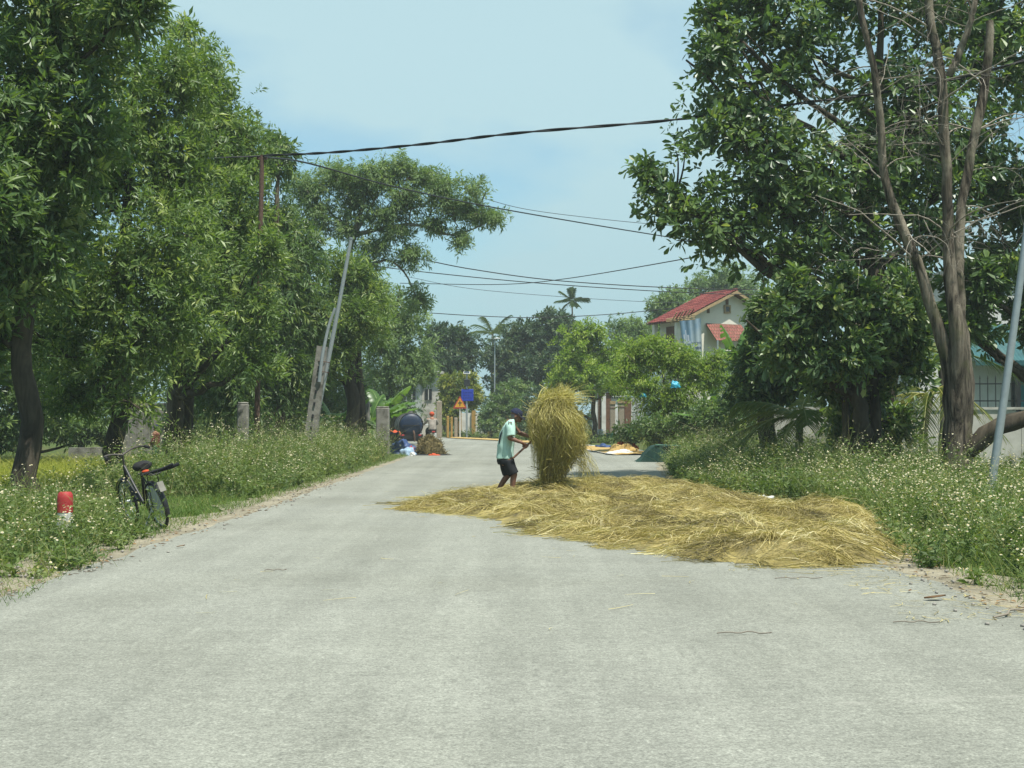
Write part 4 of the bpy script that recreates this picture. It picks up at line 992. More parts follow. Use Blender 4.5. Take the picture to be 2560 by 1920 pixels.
grass('rice_field', 'yellow green rice growing in the paddy beyond the weeds', [(-9.2, 24), (-8.8, 30), (-9.8, 48.5), (-16, 49), (-22, 49), (-18, 26), (-12, 22.5)], 80, .55, .026, 'rice', 805, .2, (.55, .2))
grass('meadow_grass', 'grass and rough growth behind the bare tree and pole', [(5.5, 19), (5.4, 26), (9, 30), (13, 33), (15, 24), (9, 17)], 70, .3, .016, 'grass', 806)
# ------------------------------------------------------------------ straw spread over the road
def straw_h(x, y):
    ins = in_poly(x, y, STRAW); d = edge_dist(x, y, STRAW)
    p = np.stack([x, y], -1)
    h = (.085 + .085 * wave(p, 2.2, 41, 2) + .085 * wave(p, .75, 42, 2)) * (1 - np.exp(-d / .35))
    h = h + .20 * np.exp(-((x - 4.1) ** 2 / .35 + (y - 16.9) ** 2 / 1.4)) + .16 * np.exp(-((x - 2.6) ** 2 / .5 + (y - 12.6) ** 2 / .5)) + .14 * np.exp(-((x - 3.3) ** 2 / .35 + (y - 13.2) ** 2 / .5))
    h = h + .07 * np.exp(-((x - .7) ** 2 / .5 + (y - 22.6) ** 2 / .8))
    return np.where(ins, np.maximum(h, .015), 0)
def straw_spread():
    rng = np.random.default_rng(901); mb = MB()
    # packed lower layer
    s = .09; xs = np.arange(-2.1, 4.9, s); ys = np.arange(11.3, 27.5, s * 1.4)
    X, Y = np.meshgrid(xs, ys); Hh = straw_h(X, Y) + rng.standard_normal(X.shape) * .012
    ok = in_poly(X, Y, STRAW)
    Z = np.where(ok, np.maximum(Hh - .055, .004), -.02)
    ny, nx = X.shape; i = (np.arange(ny - 1) * nx)[:, None]; j = np.arange(nx - 1)[None]
    F = np.stack([i + j, i + j + 1, i + nx + j + 1, i + nx + j], -1).reshape(-1, 4)
    F = F[ok.ravel()[F].all(1)]
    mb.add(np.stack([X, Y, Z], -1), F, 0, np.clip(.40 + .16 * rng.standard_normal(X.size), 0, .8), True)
    # tufts of strands, each flung down its own way, arching over the hollows between them
    c = scatter(STRAW, 15.0, rng); nt_ = len(c); per = 54; n = nt_ * per
    big = rng.uniform(.6, 1.35, nt_)
    A = rng.uniform(0, 6.283, nt_); Ht = rng.uniform(.015, .125, nt_) * np.clip(edge_dist(c[:, 0], c[:, 1], STRAW) / .5, .25, 1)
    tt = np.clip(.50 + .20 * rng.standard_normal(nt_) + .22 * wave(c, 1.6, 44, 2), .08, .95)
    k = np.repeat(np.arange(nt_), per); m = 4
    a = A[k] + rng.standard_normal(n) * .38; L = rng.uniform(.22, .62, n) * big[k]
    off = rng.standard_normal((n, 2)) * .125 * big[k][:, None]
    u = np.linspace(-.5, .5, m)[None]; cur = (rng.standard_normal(nt_) * 1.1)[k][:, None] + rng.standard_normal(n)[:, None] * .5
    aa = a[:, None] + cur * u
    px = c[k, :1] + off[:, :1] + np.cos(aa) * u * L[:, None]; py = c[k, 1:] + off[:, 1:] + np.sin(aa) * u * L[:, None]
    lay = rng.random(n)[:, None]
    z = straw_h(px, py) + (Ht[k] * big[k])[:, None] * np.exp(-(off ** 2).sum(1) / .03)[:, None] * (1 - (1.9 * u) ** 2) * (.35 + .65 * lay) + rng.standard_normal((n, m)) * .008
    out = ~in_poly(px, py, STRAW)
    z = np.where(out, np.minimum(z, .035), z); z = np.maximum(z, .006 + .008 * lay)
    P = np.stack([px, py, z], -1)
    v, f = ribbons(P, rng.uniform(.0034, .0075, n), rng.standard_normal((n, 3)), .5)
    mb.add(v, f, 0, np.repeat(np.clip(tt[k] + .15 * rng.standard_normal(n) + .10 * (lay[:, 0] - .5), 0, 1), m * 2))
    q = c[k]
    # arching wisps standing off the heap
    k = 3800; q = q[rng.choice(n, k)]
    h0 = straw_h(q[:, 0], q[:, 1]); an = rng.uniform(0, 6.283, k); ln = rng.uniform(.15, .5, k)
    u = np.linspace(0, 1, 5)[None]
    el = rng.uniform(.2, 1.1, k)[:, None]
    px = q[:, :1] + np.cos(an)[:, None] * ln[:, None] * u * np.cos(el); py = q[:, 1:] + np.sin(an)[:, None] * ln[:, None] * u * np.cos(el)
    z = h0[:, None] + ln[:, None] * (u * np.sin(el) - .75 * u ** 2 * np.sin(el))
    P = np.stack([px, py, np.maximum(z, .01)], -1)
    v, f = ribbons(P, rng.uniform(.004, .008, k), rng.standard_normal((k, 3)), .4)
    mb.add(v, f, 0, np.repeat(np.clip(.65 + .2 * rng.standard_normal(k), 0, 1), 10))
    tag(mb.build('straw', M['straw']), 'thick layer of golden rice straw spread across the right side of the road', 'straw', kind='stuff')
    # a few stray stalks on the bare road
    k = 260; t = rng.integers(0, len(STRAW), k); e = STRAW[t] + rng.standard_normal((k, 2)) * [.45, .5]
    e = np.vstack([e, rng.uniform([-2.5, 8], [3.4, 13], (30, 2)), rng.uniform([2.6, 8.5], [3.6, 11.5], (160, 2))]); e = e[~in_poly(e[:, 0], e[:, 1], STRAW)]; k = len(e)
    an = rng.uniform(0, 6.283, k)[:, None] + rng.standard_normal((k, 1)) * np.linspace(-.5, .5, 4)[None]
    u = np.linspace(-.5, .5, 4)[None] * rng.uniform(.06, .3, k)[:, None]
    P = np.stack([e[:, :1] + np.cos(an) * u, e[:, 1:] + np.sin(an) * u, np.full((k, 4), .008) + rng.random((k, 1)) * .006], -1)
    v, f = ribbons(P, np.full(k, .006), np.tile([[0, 0, 1.0]], (k, 1)) + rng.standard_normal((k, 3)) * .2, .6)
    tag(MB().add(v, f, 0, np.repeat(rng.uniform(.2, .9, k), 8)).build('stray_straw', M['straw']), 'stray stalks of straw scattered on the bare road', 'straw', kind='stuff')
straw_spread()

# man and his load: local map from the close-up of the photograph (0.169 photo px per unit)
MD = 22.0
def Q(zx, zy, dy=0.0):
    p = W(1220 + zx * .1688, 940 + zy * .1688, MD); return np.array([p[0], MD + dy, p[2]])

def bundle():
    rng = np.random.default_rng(911); mb = MB()
    zb = .12
    def prof(z):       # half width and centre of the load at height z
        k = np.array([.10, .35, .60, .85, 1.10, 1.35, 1.55, 1.70, 1.84])
        w = np.array([.22, .24, .31, .41, .45, .445, .37, .27, .15])
        c = np.array([.46, .46, .52, .60, .565, .525, .50, .53, .62])
        return np.interp(z, k, w), np.interp(z, k, c)
    # draped strands gathered into locks: over the crown and down
    def strands(n, nlock, zhi, zlo, wmin, wmax, rlo, rhi, tmean, gset=0):
        lk = rng.integers(0, nlock, n)
        th = (rng.uniform(0, 2 * math.pi, nlock))[lk] + rng.standard_normal(n) * .13; m = 9; u = np.linspace(0, 1, m)[None]
        z0 = (rng.uniform(*zhi, nlock)[lk] + rng.standard_normal(n) * .05)[:, None]; z1 = (rng.uniform(*zlo, nlock)[lk] + rng.standard_normal(n) * .12)[:, None]
        z1 = np.maximum(z1, .06)
        z = z0 + (z1 - z0) * u ** 1.15
        hw, cx = prof(z)
        rr = (rng.uniform(rlo, rhi, nlock)[lk] + rng.standard_normal(n) * .04)[:, None]
        grow = np.clip(.25 + 1.5 * u, 0, 1) if gset else 1.0
        tw = (rng.standard_normal(nlock)[lk] * .55 + rng.standard_normal(n) * .25)[:, None]
        twist = th[:, None] + tw * u + .06 * np.cumsum(rng.standard_normal((n, m)), 1)
        wvy = (rng.uniform(0, 6.28, nlock)[lk])[:, None]
        r = hw * rr * grow * (1 + .13 * np.sin(wvy + u * 5) + .02 * np.cumsum(rng.standard_normal((n, m)), 1))
        P = np.stack([cx + np.cos(twist) * r, MD + np.sin(twist) * r * .9, z + .012 * np.cumsum(rng.standard_normal((n, m)), 1)], -1)
        v, f = ribbons(P, rng.uniform(wmin, wmax, n), rng.standard_normal((n, 3)), .5)
        mb.add(v, f, 0, np.repeat(np.clip(tmean + (rng.standard_normal(nlock) * .16)[lk] + .13 * rng.standard_normal(n), 0, 1), m * 2))
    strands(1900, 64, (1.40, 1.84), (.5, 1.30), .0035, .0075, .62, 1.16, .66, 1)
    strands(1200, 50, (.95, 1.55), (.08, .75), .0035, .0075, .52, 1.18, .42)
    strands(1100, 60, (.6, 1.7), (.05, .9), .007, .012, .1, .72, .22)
    # tangle: short stalks in every direction just under the skin
    n = 2600; z = rng.uniform(.12, 1.80, n); hw, cx = prof(z); th = rng.uniform(0, 6.283, n); rr = rng.uniform(.2, 1.0, n) ** .7
    c = np.stack([cx + np.cos(th) * hw * rr, MD + np.sin(th) * hw * rr * .9, z], -1)
    d = nrm(rng.standard_normal((n, 3)) + np.array([0, 0, -.4])); L = rng.uniform(.12, .5, n)
    u = np.linspace(-.5, .5, 6)[None, :, None]; bd = rng.standard_normal((n, 3)) * .28
    P = c[:, None] + d[:, None] * L[:, None, None] * u + bd[:, None] * L[:, None, None] * (u ** 2 * 2)
    v, f = ribbons(P, rng.uniform(.005, .010, n), rng.standard_normal((n, 3)), .5)
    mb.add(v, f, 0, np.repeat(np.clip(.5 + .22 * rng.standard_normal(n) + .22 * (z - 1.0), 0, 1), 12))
    # wind-blown tuft on top, leaning right, and loose tails at the lower right
    n = 520; s = np.stack([rng.uniform(.22, .75, n), MD + rng.uniform(-.2, .2, n), rng.uniform(1.55, 1.72, n)], -1)
    d = nrm(np.stack([rng.uniform(-.1, 1.1, n), rng.standard_normal(n) * .35, rng.uniform(.25, .9, n)], -1)); L = rng.uniform(.15, .48, n)
    u = np.linspace(0, 1, 6)[None, :, None]
    P = s[:, None] + d[:, None] * L[:, None, None] * u + np.array([.25, 0, -.35]) * L[:, None, None] * u ** 2
    v, f = ribbons(P, rng.uniform(.005, .009, n), rng.standard_normal((n, 3)), .35)
    mb.add(v, f, 0, np.repeat(np.clip(.74 + .16 * rng.standard_normal(n), 0, 1), 12))
    n = 130; z0 = rng.uniform(.55, 1.0, n)
    s = np.stack([rng.uniform(.75, 1.0, n), MD + rng.uniform(-.25, .25, n), z0], -1)
    e = np.stack([rng.uniform(.85, 1.35, n), MD + rng.uniform(-.35, .3, n), rng.uniform(.10, .4, n)], -1)
    u = np.linspace(0, 1, 8)[None, :, None]
    P = s[:, None] + (e - s)[:, None] * u + np.array([.10, 0, .10]) * (4 * u * (1 - u)) * .6 + rng.standard_normal((n, 8, 3)) * .008
    v, f = ribbons(P, rng.uniform(.004, .008, n), rng.standard_normal((n, 3)), .5)
    mb.add(v, f, 0, np.repeat(np.clip(.5 + .2 * rng.standard_normal(n), 0, 1), 16))
    o = mb.build('straw_bundle', M['straw_green'])
    tag(o, 'tall shaggy armful of straw lifted on the fork in front of the old man', 'straw bundle')
bundle()

# ------------------------------------------------------------------ people
def solid(name, mb, mat, parent, voxel=.008, smooth=4, ratio=.35):
    """weld overlapping closed shapes into one continuous skin"""
    o = mb.build(name, mat, parent)
    md = o.modifiers.new('r', 'REMESH'); md.mode = 'VOXEL'; md.voxel_size = voxel; md.use_smooth_shade = True
    if smooth:
        ms = o.modifiers.new('s', 'SMOOTH'); ms.iterations = smooth; ms.factor = .5
    if ratio < 1:
        dd = o.modifiers.new('d', 'DECIMATE'); dd.ratio = ratio
    dg = bpy.context.evaluated_depsgraph_get()
    me = bpy.data.meshes.new_from_object(o.evaluated_get(dg))
    o.modifiers.clear(); old = o.data; o.data = me; me.name = name
    if len(me.materials) == 0: me.materials.append(mat)
    return o
def limb_to(mb, pts, rs, n=12):
    P = spline(pts, 4 * len(pts)); R = np.interp(np.linspace(0, 1, len(P)), np.linspace(0, 1, len(rs)), rs)
    mb.tube(P, R, n)
    mb.ell(P[0], [R[0]] * 3); mb.ell(P[-1], [R[-1]] * 3)
    return mb
def hand(mb, wrist, palm_dir, across, pole_dir, grip, r_pole=.017):
    """palm, four fingers curled round a pole and an opposing thumb"""
    pd = nrm(palm_dir); ax = nrm(pole_dir); nn = nrm(np.cross(pd, ax))
    pc = np.asarray(grip) - nn * (r_pole + .016)
    limb_to(mb, [wrist, (np.asarray(wrist) + pc) / 2, pc], [.024, .026, .027])
    mb.ell(pc, (.040, .030, .040))
    for k in range(4):
        o = np.asarray(grip) + ax * (-.033 + .022 * k)
        ln = (.9, 1.0, .97, .8)[k]
        ang = np.linspace(-.3, -.3 + 3.9 * ln, 6)
        ring = [o - nn * (math.cos(t) * (r_pole + .011)) + pd * (math.sin(t) * (r_pole + .013)) for t in ang]
        limb_to(mb, ring, [.0105, .010, .0095, .0085], 8)
    o = np.asarray(grip) - ax * .045
    ring = [pc - ax * .03 - pd * .02, o - nn * .015 - pd * (r_pole + .012), o + nn * .012 - pd * (r_pole + .014)]
    limb_to(mb, ring, [.012, .011, .009], 8)

def old_man():
    feet = np.array([Q(300, 0)[0], MD, 0.0])
    root = thing('person', 'old man in mint shirt and navy cap stooping with a fork of straw', 'person', feet)
    body = MB()
    # head bowed forwards to the right
    hc = Q(425, 585); tilt = np.array(Matrix.Rotation(math.radians(24), 3, 'Y'))
    body.ell(hc + [-.006, 0, .012], (.098, .074, .098), tilt)          # skull
    body.ell(hc + [.030, 0, -.048], (.060, .056, .072), tilt)          # face and jaw
    body.ell(hc + [.052, 0, -.100], (.026, .026, .022))                # chin
    body.tube([hc + [.088, 0, -.010], hc + [.108, 0, -.042], hc + [.088, 0, -.052]], [.010, .015, .012], 8)   # nose
    body.ell(hc + [.082, 0, -.076], (.014, .024, .008))                # lips
    body.ell(hc + [.080, -.028, -.004], (.014, .014, .011)); body.ell(hc + [.080, .028, -.004], (.014, .014, .011))  # brows
    for s_ in (-1, 1): body.ell(hc + [-.020, s_ * .075, -.020], (.020, .010, .032), tilt)     # ears
    limb_to(body, [Q(345, 705), Q(370, 665), Q(405, 620)], [.066, .056, .054])
    # trunk under the clothes
    limb_to(body, [Q(265, 1230), Q(275, 1020), Q(300, 820), Q(335, 720)], [.125, .115, .125, .10])
    # arms
    sh, elb, wr = Q(330, 725, -.165), Q(325, 915, -.235), Q(505, 985, -.215)
    limb_to(body, [sh, (sh + elb) / 2, elb], [.052, .046, .040]); limb_to(body, [elb, (elb * .6 + wr * .4), wr], [.040, .037, .026])
    sh2, el2, wr2 = Q(345, 725, .165), Q(470, 850, .20), Q(650, 905, -.06)
    limb_to(body, [sh2, (sh2 + el2) / 2, el2], [.052, .046, .040]); limb_to(body, [el2, (el2 * .6 + wr2 * .4), wr2], [.040, .037, .026])
    pole_a, pole_b = Q(372, 1212, -.20), Q(980, 640, -.02)
    pdir = nrm(pole_b - pole_a)
    g1 = pole_a + pdir * np.dot(Q(560, 1020, -.2) - pole_a, pdir); g2 = pole_a + pdir * np.dot(Q(700, 900, -.06) - pole_a, pdir)
    hand(body, wr, g1 - wr, [0, 1, 0], pdir, g1); hand(body, wr2, g2 - wr2, [0, 1, 0], pdir, g2)
    # legs, knees bent, bare feet in the straw
    def leg(hip, kn, an, toe):
        limb_to(body, [hip, (hip + kn) / 2, kn], [.088, .072, .054]); limb_to(body, [kn, kn * .65 + an * .35 + [-.012, 0, 0], an], [.054, .052, .034])
        limb_to(body, [an + [-.03, 0, -.03], (an + toe) / 2, toe], [.034, .032, .022])
    a1 = Q(365, 0, -.10); a1[2] = .075; t1 = a1 + [.16, -.02, -.045]
    a2 = Q(135, 0, .10); a2[2] = .085; t2 = a2 + [.16, .01, -.055]
    leg(Q(300, 1235, -.085), Q(390, 1455, -.10), a1, t1); leg(Q(262, 1235, .085), Q(310, 1455, .10), a2, t2)
    solid('body', body, M['skin'], root, .0075, 3, .25)
    eye = MB()
    for s_ in (-1, 1): MB().ell(hc + [.083, s_ * .028, -.020], (.008, .010, .006), n=8, m=6).build('eye', M['black'], root)
    pass
    hr = MB(); hr.ell(hc + [-.028, 0, -.012], (.082, .076, .062), tilt); solid('hair', hr, M['hair'], root, .008, 2, .4)
    # shirt
    s = MB(); X = np.array([1, 0, 0.]); Y = np.array([0, 1, 0.])
    rings = [(Q(258, 1226), X * .155, Y * .185), (Q(256, 1150), X * .150, Y * .178), (Q(262, 1040), X * .142, Y * .172), (Q(276, 930), X * .138, Y * .175), (Q(292, 830), X * .130, Y * .185),
             (Q(312, 755), X * .115, Y * .195), (Q(332, 700), X * .090, Y * .175), (Q(348, 662), X * .062, Y * .115), (Q(362, 640), X * .056, Y * .066)]
    s.loft(rings, n=24)
    for sg, e2 in ((-1, Q(342, 888, -.228)), (1, Q(400, 860, .21))):
        a = Q(328, 722, sg * .150); mid = (a + e2) / 2 + [0, sg * .012, 0]
        s.tube(spline([a, mid, e2], 8), np.linspace(.082, .080, 8), 16)
    rg = np.random.default_rng(3)
    so = solid('shirt', s, M['shirt'], root, .009, 3, .5)
    # cloth folds
    me = so.data; co = np.empty(len(me.vertices) * 3); me.vertices.foreach_get('co', co); co = co.reshape(-1, 3); nv = np.empty(len(me.vertices) * 3); me.vertices.foreach_get('normal', nv); nv = nv.reshape(-1, 3)
    co = co + nv * (.010 * wave(co * [1.0, 1.0, .45], .13, 8, 2))[:, None]
    me.vertices.foreach_set('co', co.ravel()); me.update()
    tr = MB()                                                   # three dark stripes on the shoulder, dark back panel
    for k in range(0):
        o = .030 * k
        P = [Q(350, 652, -.075) + [-.030 + o, -.006, -.004], Q(350, 680, -.13) + [-.028 + o, -.012, .010], Q(352, 715, -.19) + [-.030 + o, -.040, .012]]
        tr.tube(spline(P, 7), .0065, 6)
    for k in range(3):
        a = np.linspace(-.75, .55, 9); st = MB()
        P = []
        for q in a:
            bc = Q(334, 722, -.15); rr_ = .0885; P.append(bc + np.array([-.028 + .026 * k, -rr_ * math.cos(q) * .95 - .0, rr_ * math.sin(q) + .012]))
        st.tube(spline(P, 10), .0055, 5); st.build('shoulder_stripe', M['shirt_dark'], so)
    bp = MB(); P = spline([Q(196, 800, -.13), Q(168, 880, -.135), Q(152, 960, -.13), Q(146, 1010, -.125)], 10)
    bp.loft([(p + [.022, .012, 0], np.array([.012 * w, 0, 0]), np.array([0, .030 * w, 0])) for p, w in zip(P, (.3, .7, 1, 1.1, 1.1, 1.1, 1, .8, .6, .3))], n=10); bp.build('back_panel', M['shirt_dark'], so)
    # shorts
    t = MB()
    t.loft([(Q(258, 1180), X * .140, Y * .170), (Q(258, 1260), X * .150, Y * .178), (Q(275, 1310), X * .150, Y * .175)], n=24)
    for hp, kn, r in ((Q(300, 1250, -.088), Q(383, 1452, -.105), .092), (Q(255, 1250, .088), Q(292, 1462, .105), .092)):
        t.tube(spline([hp, (hp + kn) / 2 + [-.01, 0, 0], kn], 8), np.linspace(.105, r, 8), 16)
    to = solid('shorts', t, M['shorts'], root, .009, 2, .5)
    # cap: crown and peak
    cm = MB(); cc = hc + [-.004, 0, .030]; n = 20
    th = np.linspace(.02, math.pi / 2 + .05, 8); a = np.arange(n) * 2 * math.pi / n
    v = np.stack([np.sin(th)[:, None] * np.cos(a) * .112, np.sin(th)[:, None] * np.sin(a) * .090, np.repeat(np.cos(th)[:, None] * .098, n, 1)], -1).reshape(-1, 3) @ tilt.T + cc
    i = np.arange(7)[:, None] * n; j = np.arange(n)[None]
    cm.add(v, np.stack([i + j, i + n + j, i + n + (j + 1) % n, i + (j + 1) % n], -1).reshape(-1, 4), 0, .5, True)
    cap = cm.build('cap', M['navy'], root)
    pk = MB(); an = np.linspace(-1.15, 1.15, 13); up = []; lo = []
    for k, q in enumerate(an):
        inn = np.array([math.cos(q) * .104, math.sin(q) * .086, 0.0]); o = np.array([.104 + .088 * math.cos(q) ** .6, math.sin(q) * .088, -.018 - .030 * (abs(math.sin(q)))])
        up += [inn, o]
    up = np.array(up); v = np.vstack([up, up - [0, 0, .006]]) @ tilt.T + cc
    fs = []
    for k in range(12):
        fs += [[2 * k, 2 * k + 1, 2 * k + 3, 2 * k + 2], [26 + 2 * k, 26 + 2 * k + 2, 26 + 2 * k + 3, 26 + 2 * k + 1], [2 * k + 1, 26 + 2 * k + 1, 26 + 2 * k + 3, 2 * k + 3]]
    pk.add(v, fs, 0, .5, True); pk.build('peak', M['navy'], cap)
    # the fork he holds
    fr = thing('pitchfork', 'wooden handled hay fork held low by the old man', 'pitchfork', pole_a)
    MB().tube(spline([pole_a, (pole_a + pole_b) / 2 + [0, 0, -.008], pole_b], 8), np.linspace(.018, .016, 8), 10).build('handle', M['brown'], fr)
    tn = MB(); side = nrm(np.cross(pdir, [0, 0, 1.0])); nn = np.cross(side, pdir)
    MB().tube([pole_b - pdir * .03, pole_b + pdir * .05], .021, 10).build('socket', M['rust'], fr)
    for k in (-1, 0, 1):
        MB().tube(spline([pole_b + pdir * .04, pole_b + pdir * .09 + side * k * .07, pole_b + pdir * .2 + side * k * .09 + nn * .02, pole_b + pdir * .33 + side * k * .085 + nn * .07], 9), np.linspace(.008, .003, 9), 6).build('tine', M['rust'], fr)
old_man()

# ------------------------------------------------------------------ bicycle on the left verge
def wheel(root, c, axis, R, name='wheel', spokes=20, tyre=.020, fm=None):
    w = MB().torus(c, R, tyre, axis, 36, 8).build(name, M['rubber'], root)
    MB().torus(c, R - .026, .010, axis, 32, 6).build('rim', M['steel'], w)
    sp = MB(); ax = nrm(axis); u = nrm(np.cross(ax, [0, 0, 1.0])); q = np.cross(ax, u)
    for k in range(spokes):
        a = 2 * math.pi * k / spokes; d = math.cos(a) * u + math.sin(a) * q
        sp.tube([c + ax * .025 * (1 if k % 2 else -1), c + d * (R - .03)], .0022, 4, caps=False)
    sp.build('spokes', M['steel'], w)
    MB().tube([c - ax * .05, c + ax * .05], .022, 10).build('hub', M['steel'], w)
    return w
def bicycle():
    D0 = 16.6; g0 = G(408, 1322, -.02)
    lean = math.radians(-15); head = math.atan2(.80, -.60)           # heading away, to the left
    Rm = np.array(Matrix.Rotation(head, 3, 'Z') @ Matrix.Rotation(lean, 3, 'X'))
    o = np.array([g0[0], g0[1], -.02])
    root = thing('bicycle', 'old dark bicycle with wide handlebars standing in the weeds', 'bicycle', o)
    def T(x, y, z): return Rm @ np.array([x, y, z]) + o            # x forward, y left, z up
    R = .30; ax = Rm @ np.array([0, 1.0, 0])
    rc, fc = T(0, 0, R), T(1.02, 0, R)
    wheel(root, rc, ax, R - .02); wheel(root, fc, ax, R - .02)
    fr = MB(); bb = T(.42, 0, .28); st = T(.27, 0, .68); ht = T(.83, 0, .78); hl = T(.87, 0, .60)
    fr.tube(spline([ht, T(.66, 0, .55), T(.5, 0, .36), bb], 10), .019, 10)      # curved step-through tubes
    fr.tube(spline([hl, T(.68, 0, .44), bb], 8), .017, 10)
    fr.tube([bb, st], .017, 10); fr.tube([ht, hl], .021, 10)
    for s_ in (-1, 1):
        fr.tube([bb, T(0, s_ * .05, R)], .010, 8); fr.tube([st, T(0, s_ * .05, R)], .008, 8)
        fr.tube([hl, T(.92, s_ * .045, .45), T(1.02, s_ * .05, R)], .011, 8)
    fr.build('frame', M['black'], root)
    sd = MB(); sd.tube([st, T(.25, 0, .77)], .013, 8)
    sd.build('seat_post', M['steel'], root)
    s = MB(); Yx = ax
    rings = []
    for x, w, h in ((.08, .06, .04), (.12, .11, .06), (.20, .118, .062), (.28, .08, .05), (.35, .042, .036), (.42, .028, .024)):
        rings.append((T(x, 0, .805), ax * w, Rm @ np.array([0, 0, h])))
    s.loft(rings, n=14); s.build('saddle', M['rubber'], root)
    h = MB(); h.tube([ht, T(.79, 0, .93)], .013, 8)
    for s_ in (-1, 1):
        h.tube(spline([T(.79, 0, .93), T(.80, s_ * .13, .97), T(.72, s_ * .25, .98), T(.56, s_ * .27, .96)], 10), .012, 8)
    hb = h.build('handlebar', M['oldsteel'], root)
    for s_ in (-1, 1): MB().tube([T(.66, s_ * .262, .975), T(.55, s_ * .272, .958)], .019, 10).build('grip', M['rubber'], hb)
    for nm, c, a0, a1 in (('rear_mudguard', rc, math.radians(-40), math.radians(200)), ('front_mudguard', fc, math.radians(10), math.radians(170))):
        m = MB(); u = Rm @ np.array([1.0, 0, 0]); w = Rm @ np.array([0, 0, 1.0]); A = np.linspace(a0, a1, 22)
        d = np.cos(A)[:, None] * u + np.sin(A)[:, None] * w; rr = R + .012
        v = np.stack([c + d * (rr - .012) - ax * .032, c + d * (rr + .006) - ax * .014, c + d * (rr + .006) + ax * .014, c + d * (rr - .012) + ax * .032], 1).reshape(-1, 3)
        i = np.arange(21)[:, None] * 4; j = np.arange(3)[None]
        m.add(v, np.stack([i + j, i + j + 1, i + 5 + j, i + 4 + j], -1).reshape(-1, 4), 0, .5, True); m.build(nm, M['black'], root)
    rk = MB(); z = .715
    for s_ in (-.06, 0, .06): rk.tube([T(.22, s_, z), T(-.24, s_, z)], .006, 6)
    for x in (.2, .05, -.1, -.23): rk.tube([T(x, -.07, z), T(x, .07, z)], .006, 6)
    for s_ in (-1, 1): rk.tube([T(-.1, s_ * .07, z), T(0, s_ * .055, R)], .006, 6)
    rk.build('rack', M['black'], root)
    # pale skirt guard panels beside the wheel
    for s_ in (-1, 1):
        gm = MB(); P = []
        A = np.linspace(math.radians(62), math.radians(200), 12); u = Rm @ np.array([1.0, 0, 0]); w = Rm @ np.array([0, 0, 1.0])
        for q in A: P += [rc + (math.cos(q) * u + math.sin(q) * w) * .27 + ax * s_ * .036, rc + (math.cos(q) * u + math.sin(q) * w) * .06 + ax * s_ * .044]
        gm.add(P, [[2 * k, 2 * k + 1, 2 * k + 3, 2 * k + 2] for k in range(11)], 0, .5, True); gm.build('skirt_guard', M['pot'], root)
    ch = MB(); ch.tube(spline([T(.42, -.06, .35), T(.2, -.06, .37), T(0, -.06, .36)], 8), .03, 8); ch.build('chain_guard', M['black'], root)
    for s_ in (-1, 1):
        pd = MB(); e = T(.42 + s_ * .11, s_ * -.09, .28 - s_ * .11); pd.tube([T(.42, s_ * -.06, .28), e], .008, 6); pd.box(e + ax * s_ * -.045, (.08, .08, .02), Rm); pd.build('pedal', M['black'], root)
    MB().tube([T(.05, .06, .27), T(.08, .24, -.0)], .009, 6).build('kickstand', M['steel'], root)
    pl = MB(); pl.box(T(-.31, 0, .56), (.010, .075, .13), Rm @ np.array(Matrix.Rotation(math.radians(25), 3, 'Y'))); pl.build('rear_flap', M['concrete'], root)
    rag = MB(); rag.ell(T(.08, .01, .742), (.06, .045, .018), Rm)
    ro = rag.build('folded_cloth', M['orange']); tag(ro, 'small folded red orange cloth on the bicycle rack', 'cloth')
    bg = MB()
    bg.tube(spline([T(-.12, -.02, .735), T(-.22, -.18, .74), T(-.27, -.30, .76)], 7), .022, 8); bg.tube(spline([T(-.1, .1, .735), T(-.2, -.1, .75), T(-.28, -.22, .78)], 7), .016, 8)
    tag(bg.build('tool_bundle', M['shorts']), 'dark bundle of tools lying across the bicycle rack', 'tools')
bicycle()

# ------------------------------------------------------------------ marker post
def marker():
    p = G(162, 1343, -.03); k = p[1] / FPX
    root = thing('marker_post', 'short concrete roadside marker with a red cap in the weeds', 'marker post', (p[0], p[1], -.03))
    h = (1343 - 1230) * k; w = .086
    def ring(z, s): return ((p[0], p[1], -.03 + z), np.array([w * s, 0, 0]), np.array([0, w * s, 0]))
    MB().loft([ring(0, 1.05), ring(h * .55, 1.0)], n=20).build('shaft', M['white'], root)
    MB().loft([ring(h * .55, 1.04), ring(h * .86, 1.03), ring(h * .95, .96), ring(h, .75)], n=20).build('red_cap', M['red'], root)
marker()

# ------------------------------------------------------------------ poles and cables
def pole(name, label, pts, rs, mat, group=None, n=14, cat='pole'):
    P = spline(pts, 14); mb = MB(); mb.tube(P, np.linspace(rs[0], rs[1], 14), n); return mb, P
def leaning_lamp(label, a, b, r0, r1, stub=True):
    root = thing('leaning_pole', label, 'pole', a, 'slanting galvanised poles')
    a = np.array(a); b = np.array(b)
    MB().tube(spline([a, (a + b) / 2 + [.03, 0, 0], b], 14), np.linspace(r0, r1, 14), 16).build('shaft', M['steel'], root)
    MB().tube([a + (b - a) * .0, a + (b - a) * .012], r0 * 1.25, 16).build('base_collar', M['steel'], root)
    MB().tube([b - (b - a) * .004, b + (b - a) * .004], r1 * 1.15, 16).build('end_cap', M['steel'], root)
    return root
D = 38.4
lp_a = W(766, 1150, D); lp_a[2] = -.1
lp = leaning_lamp('slanting grey pole rising out of the weeds behind a concrete post', lp_a, W(878, 596, D), .078, .052)
a = W(768, 1140, D - .2); a[2] = -.1
root = thing('concrete_post', 'weathered concrete post leaning alongside the slanting grey pole', 'post', a)
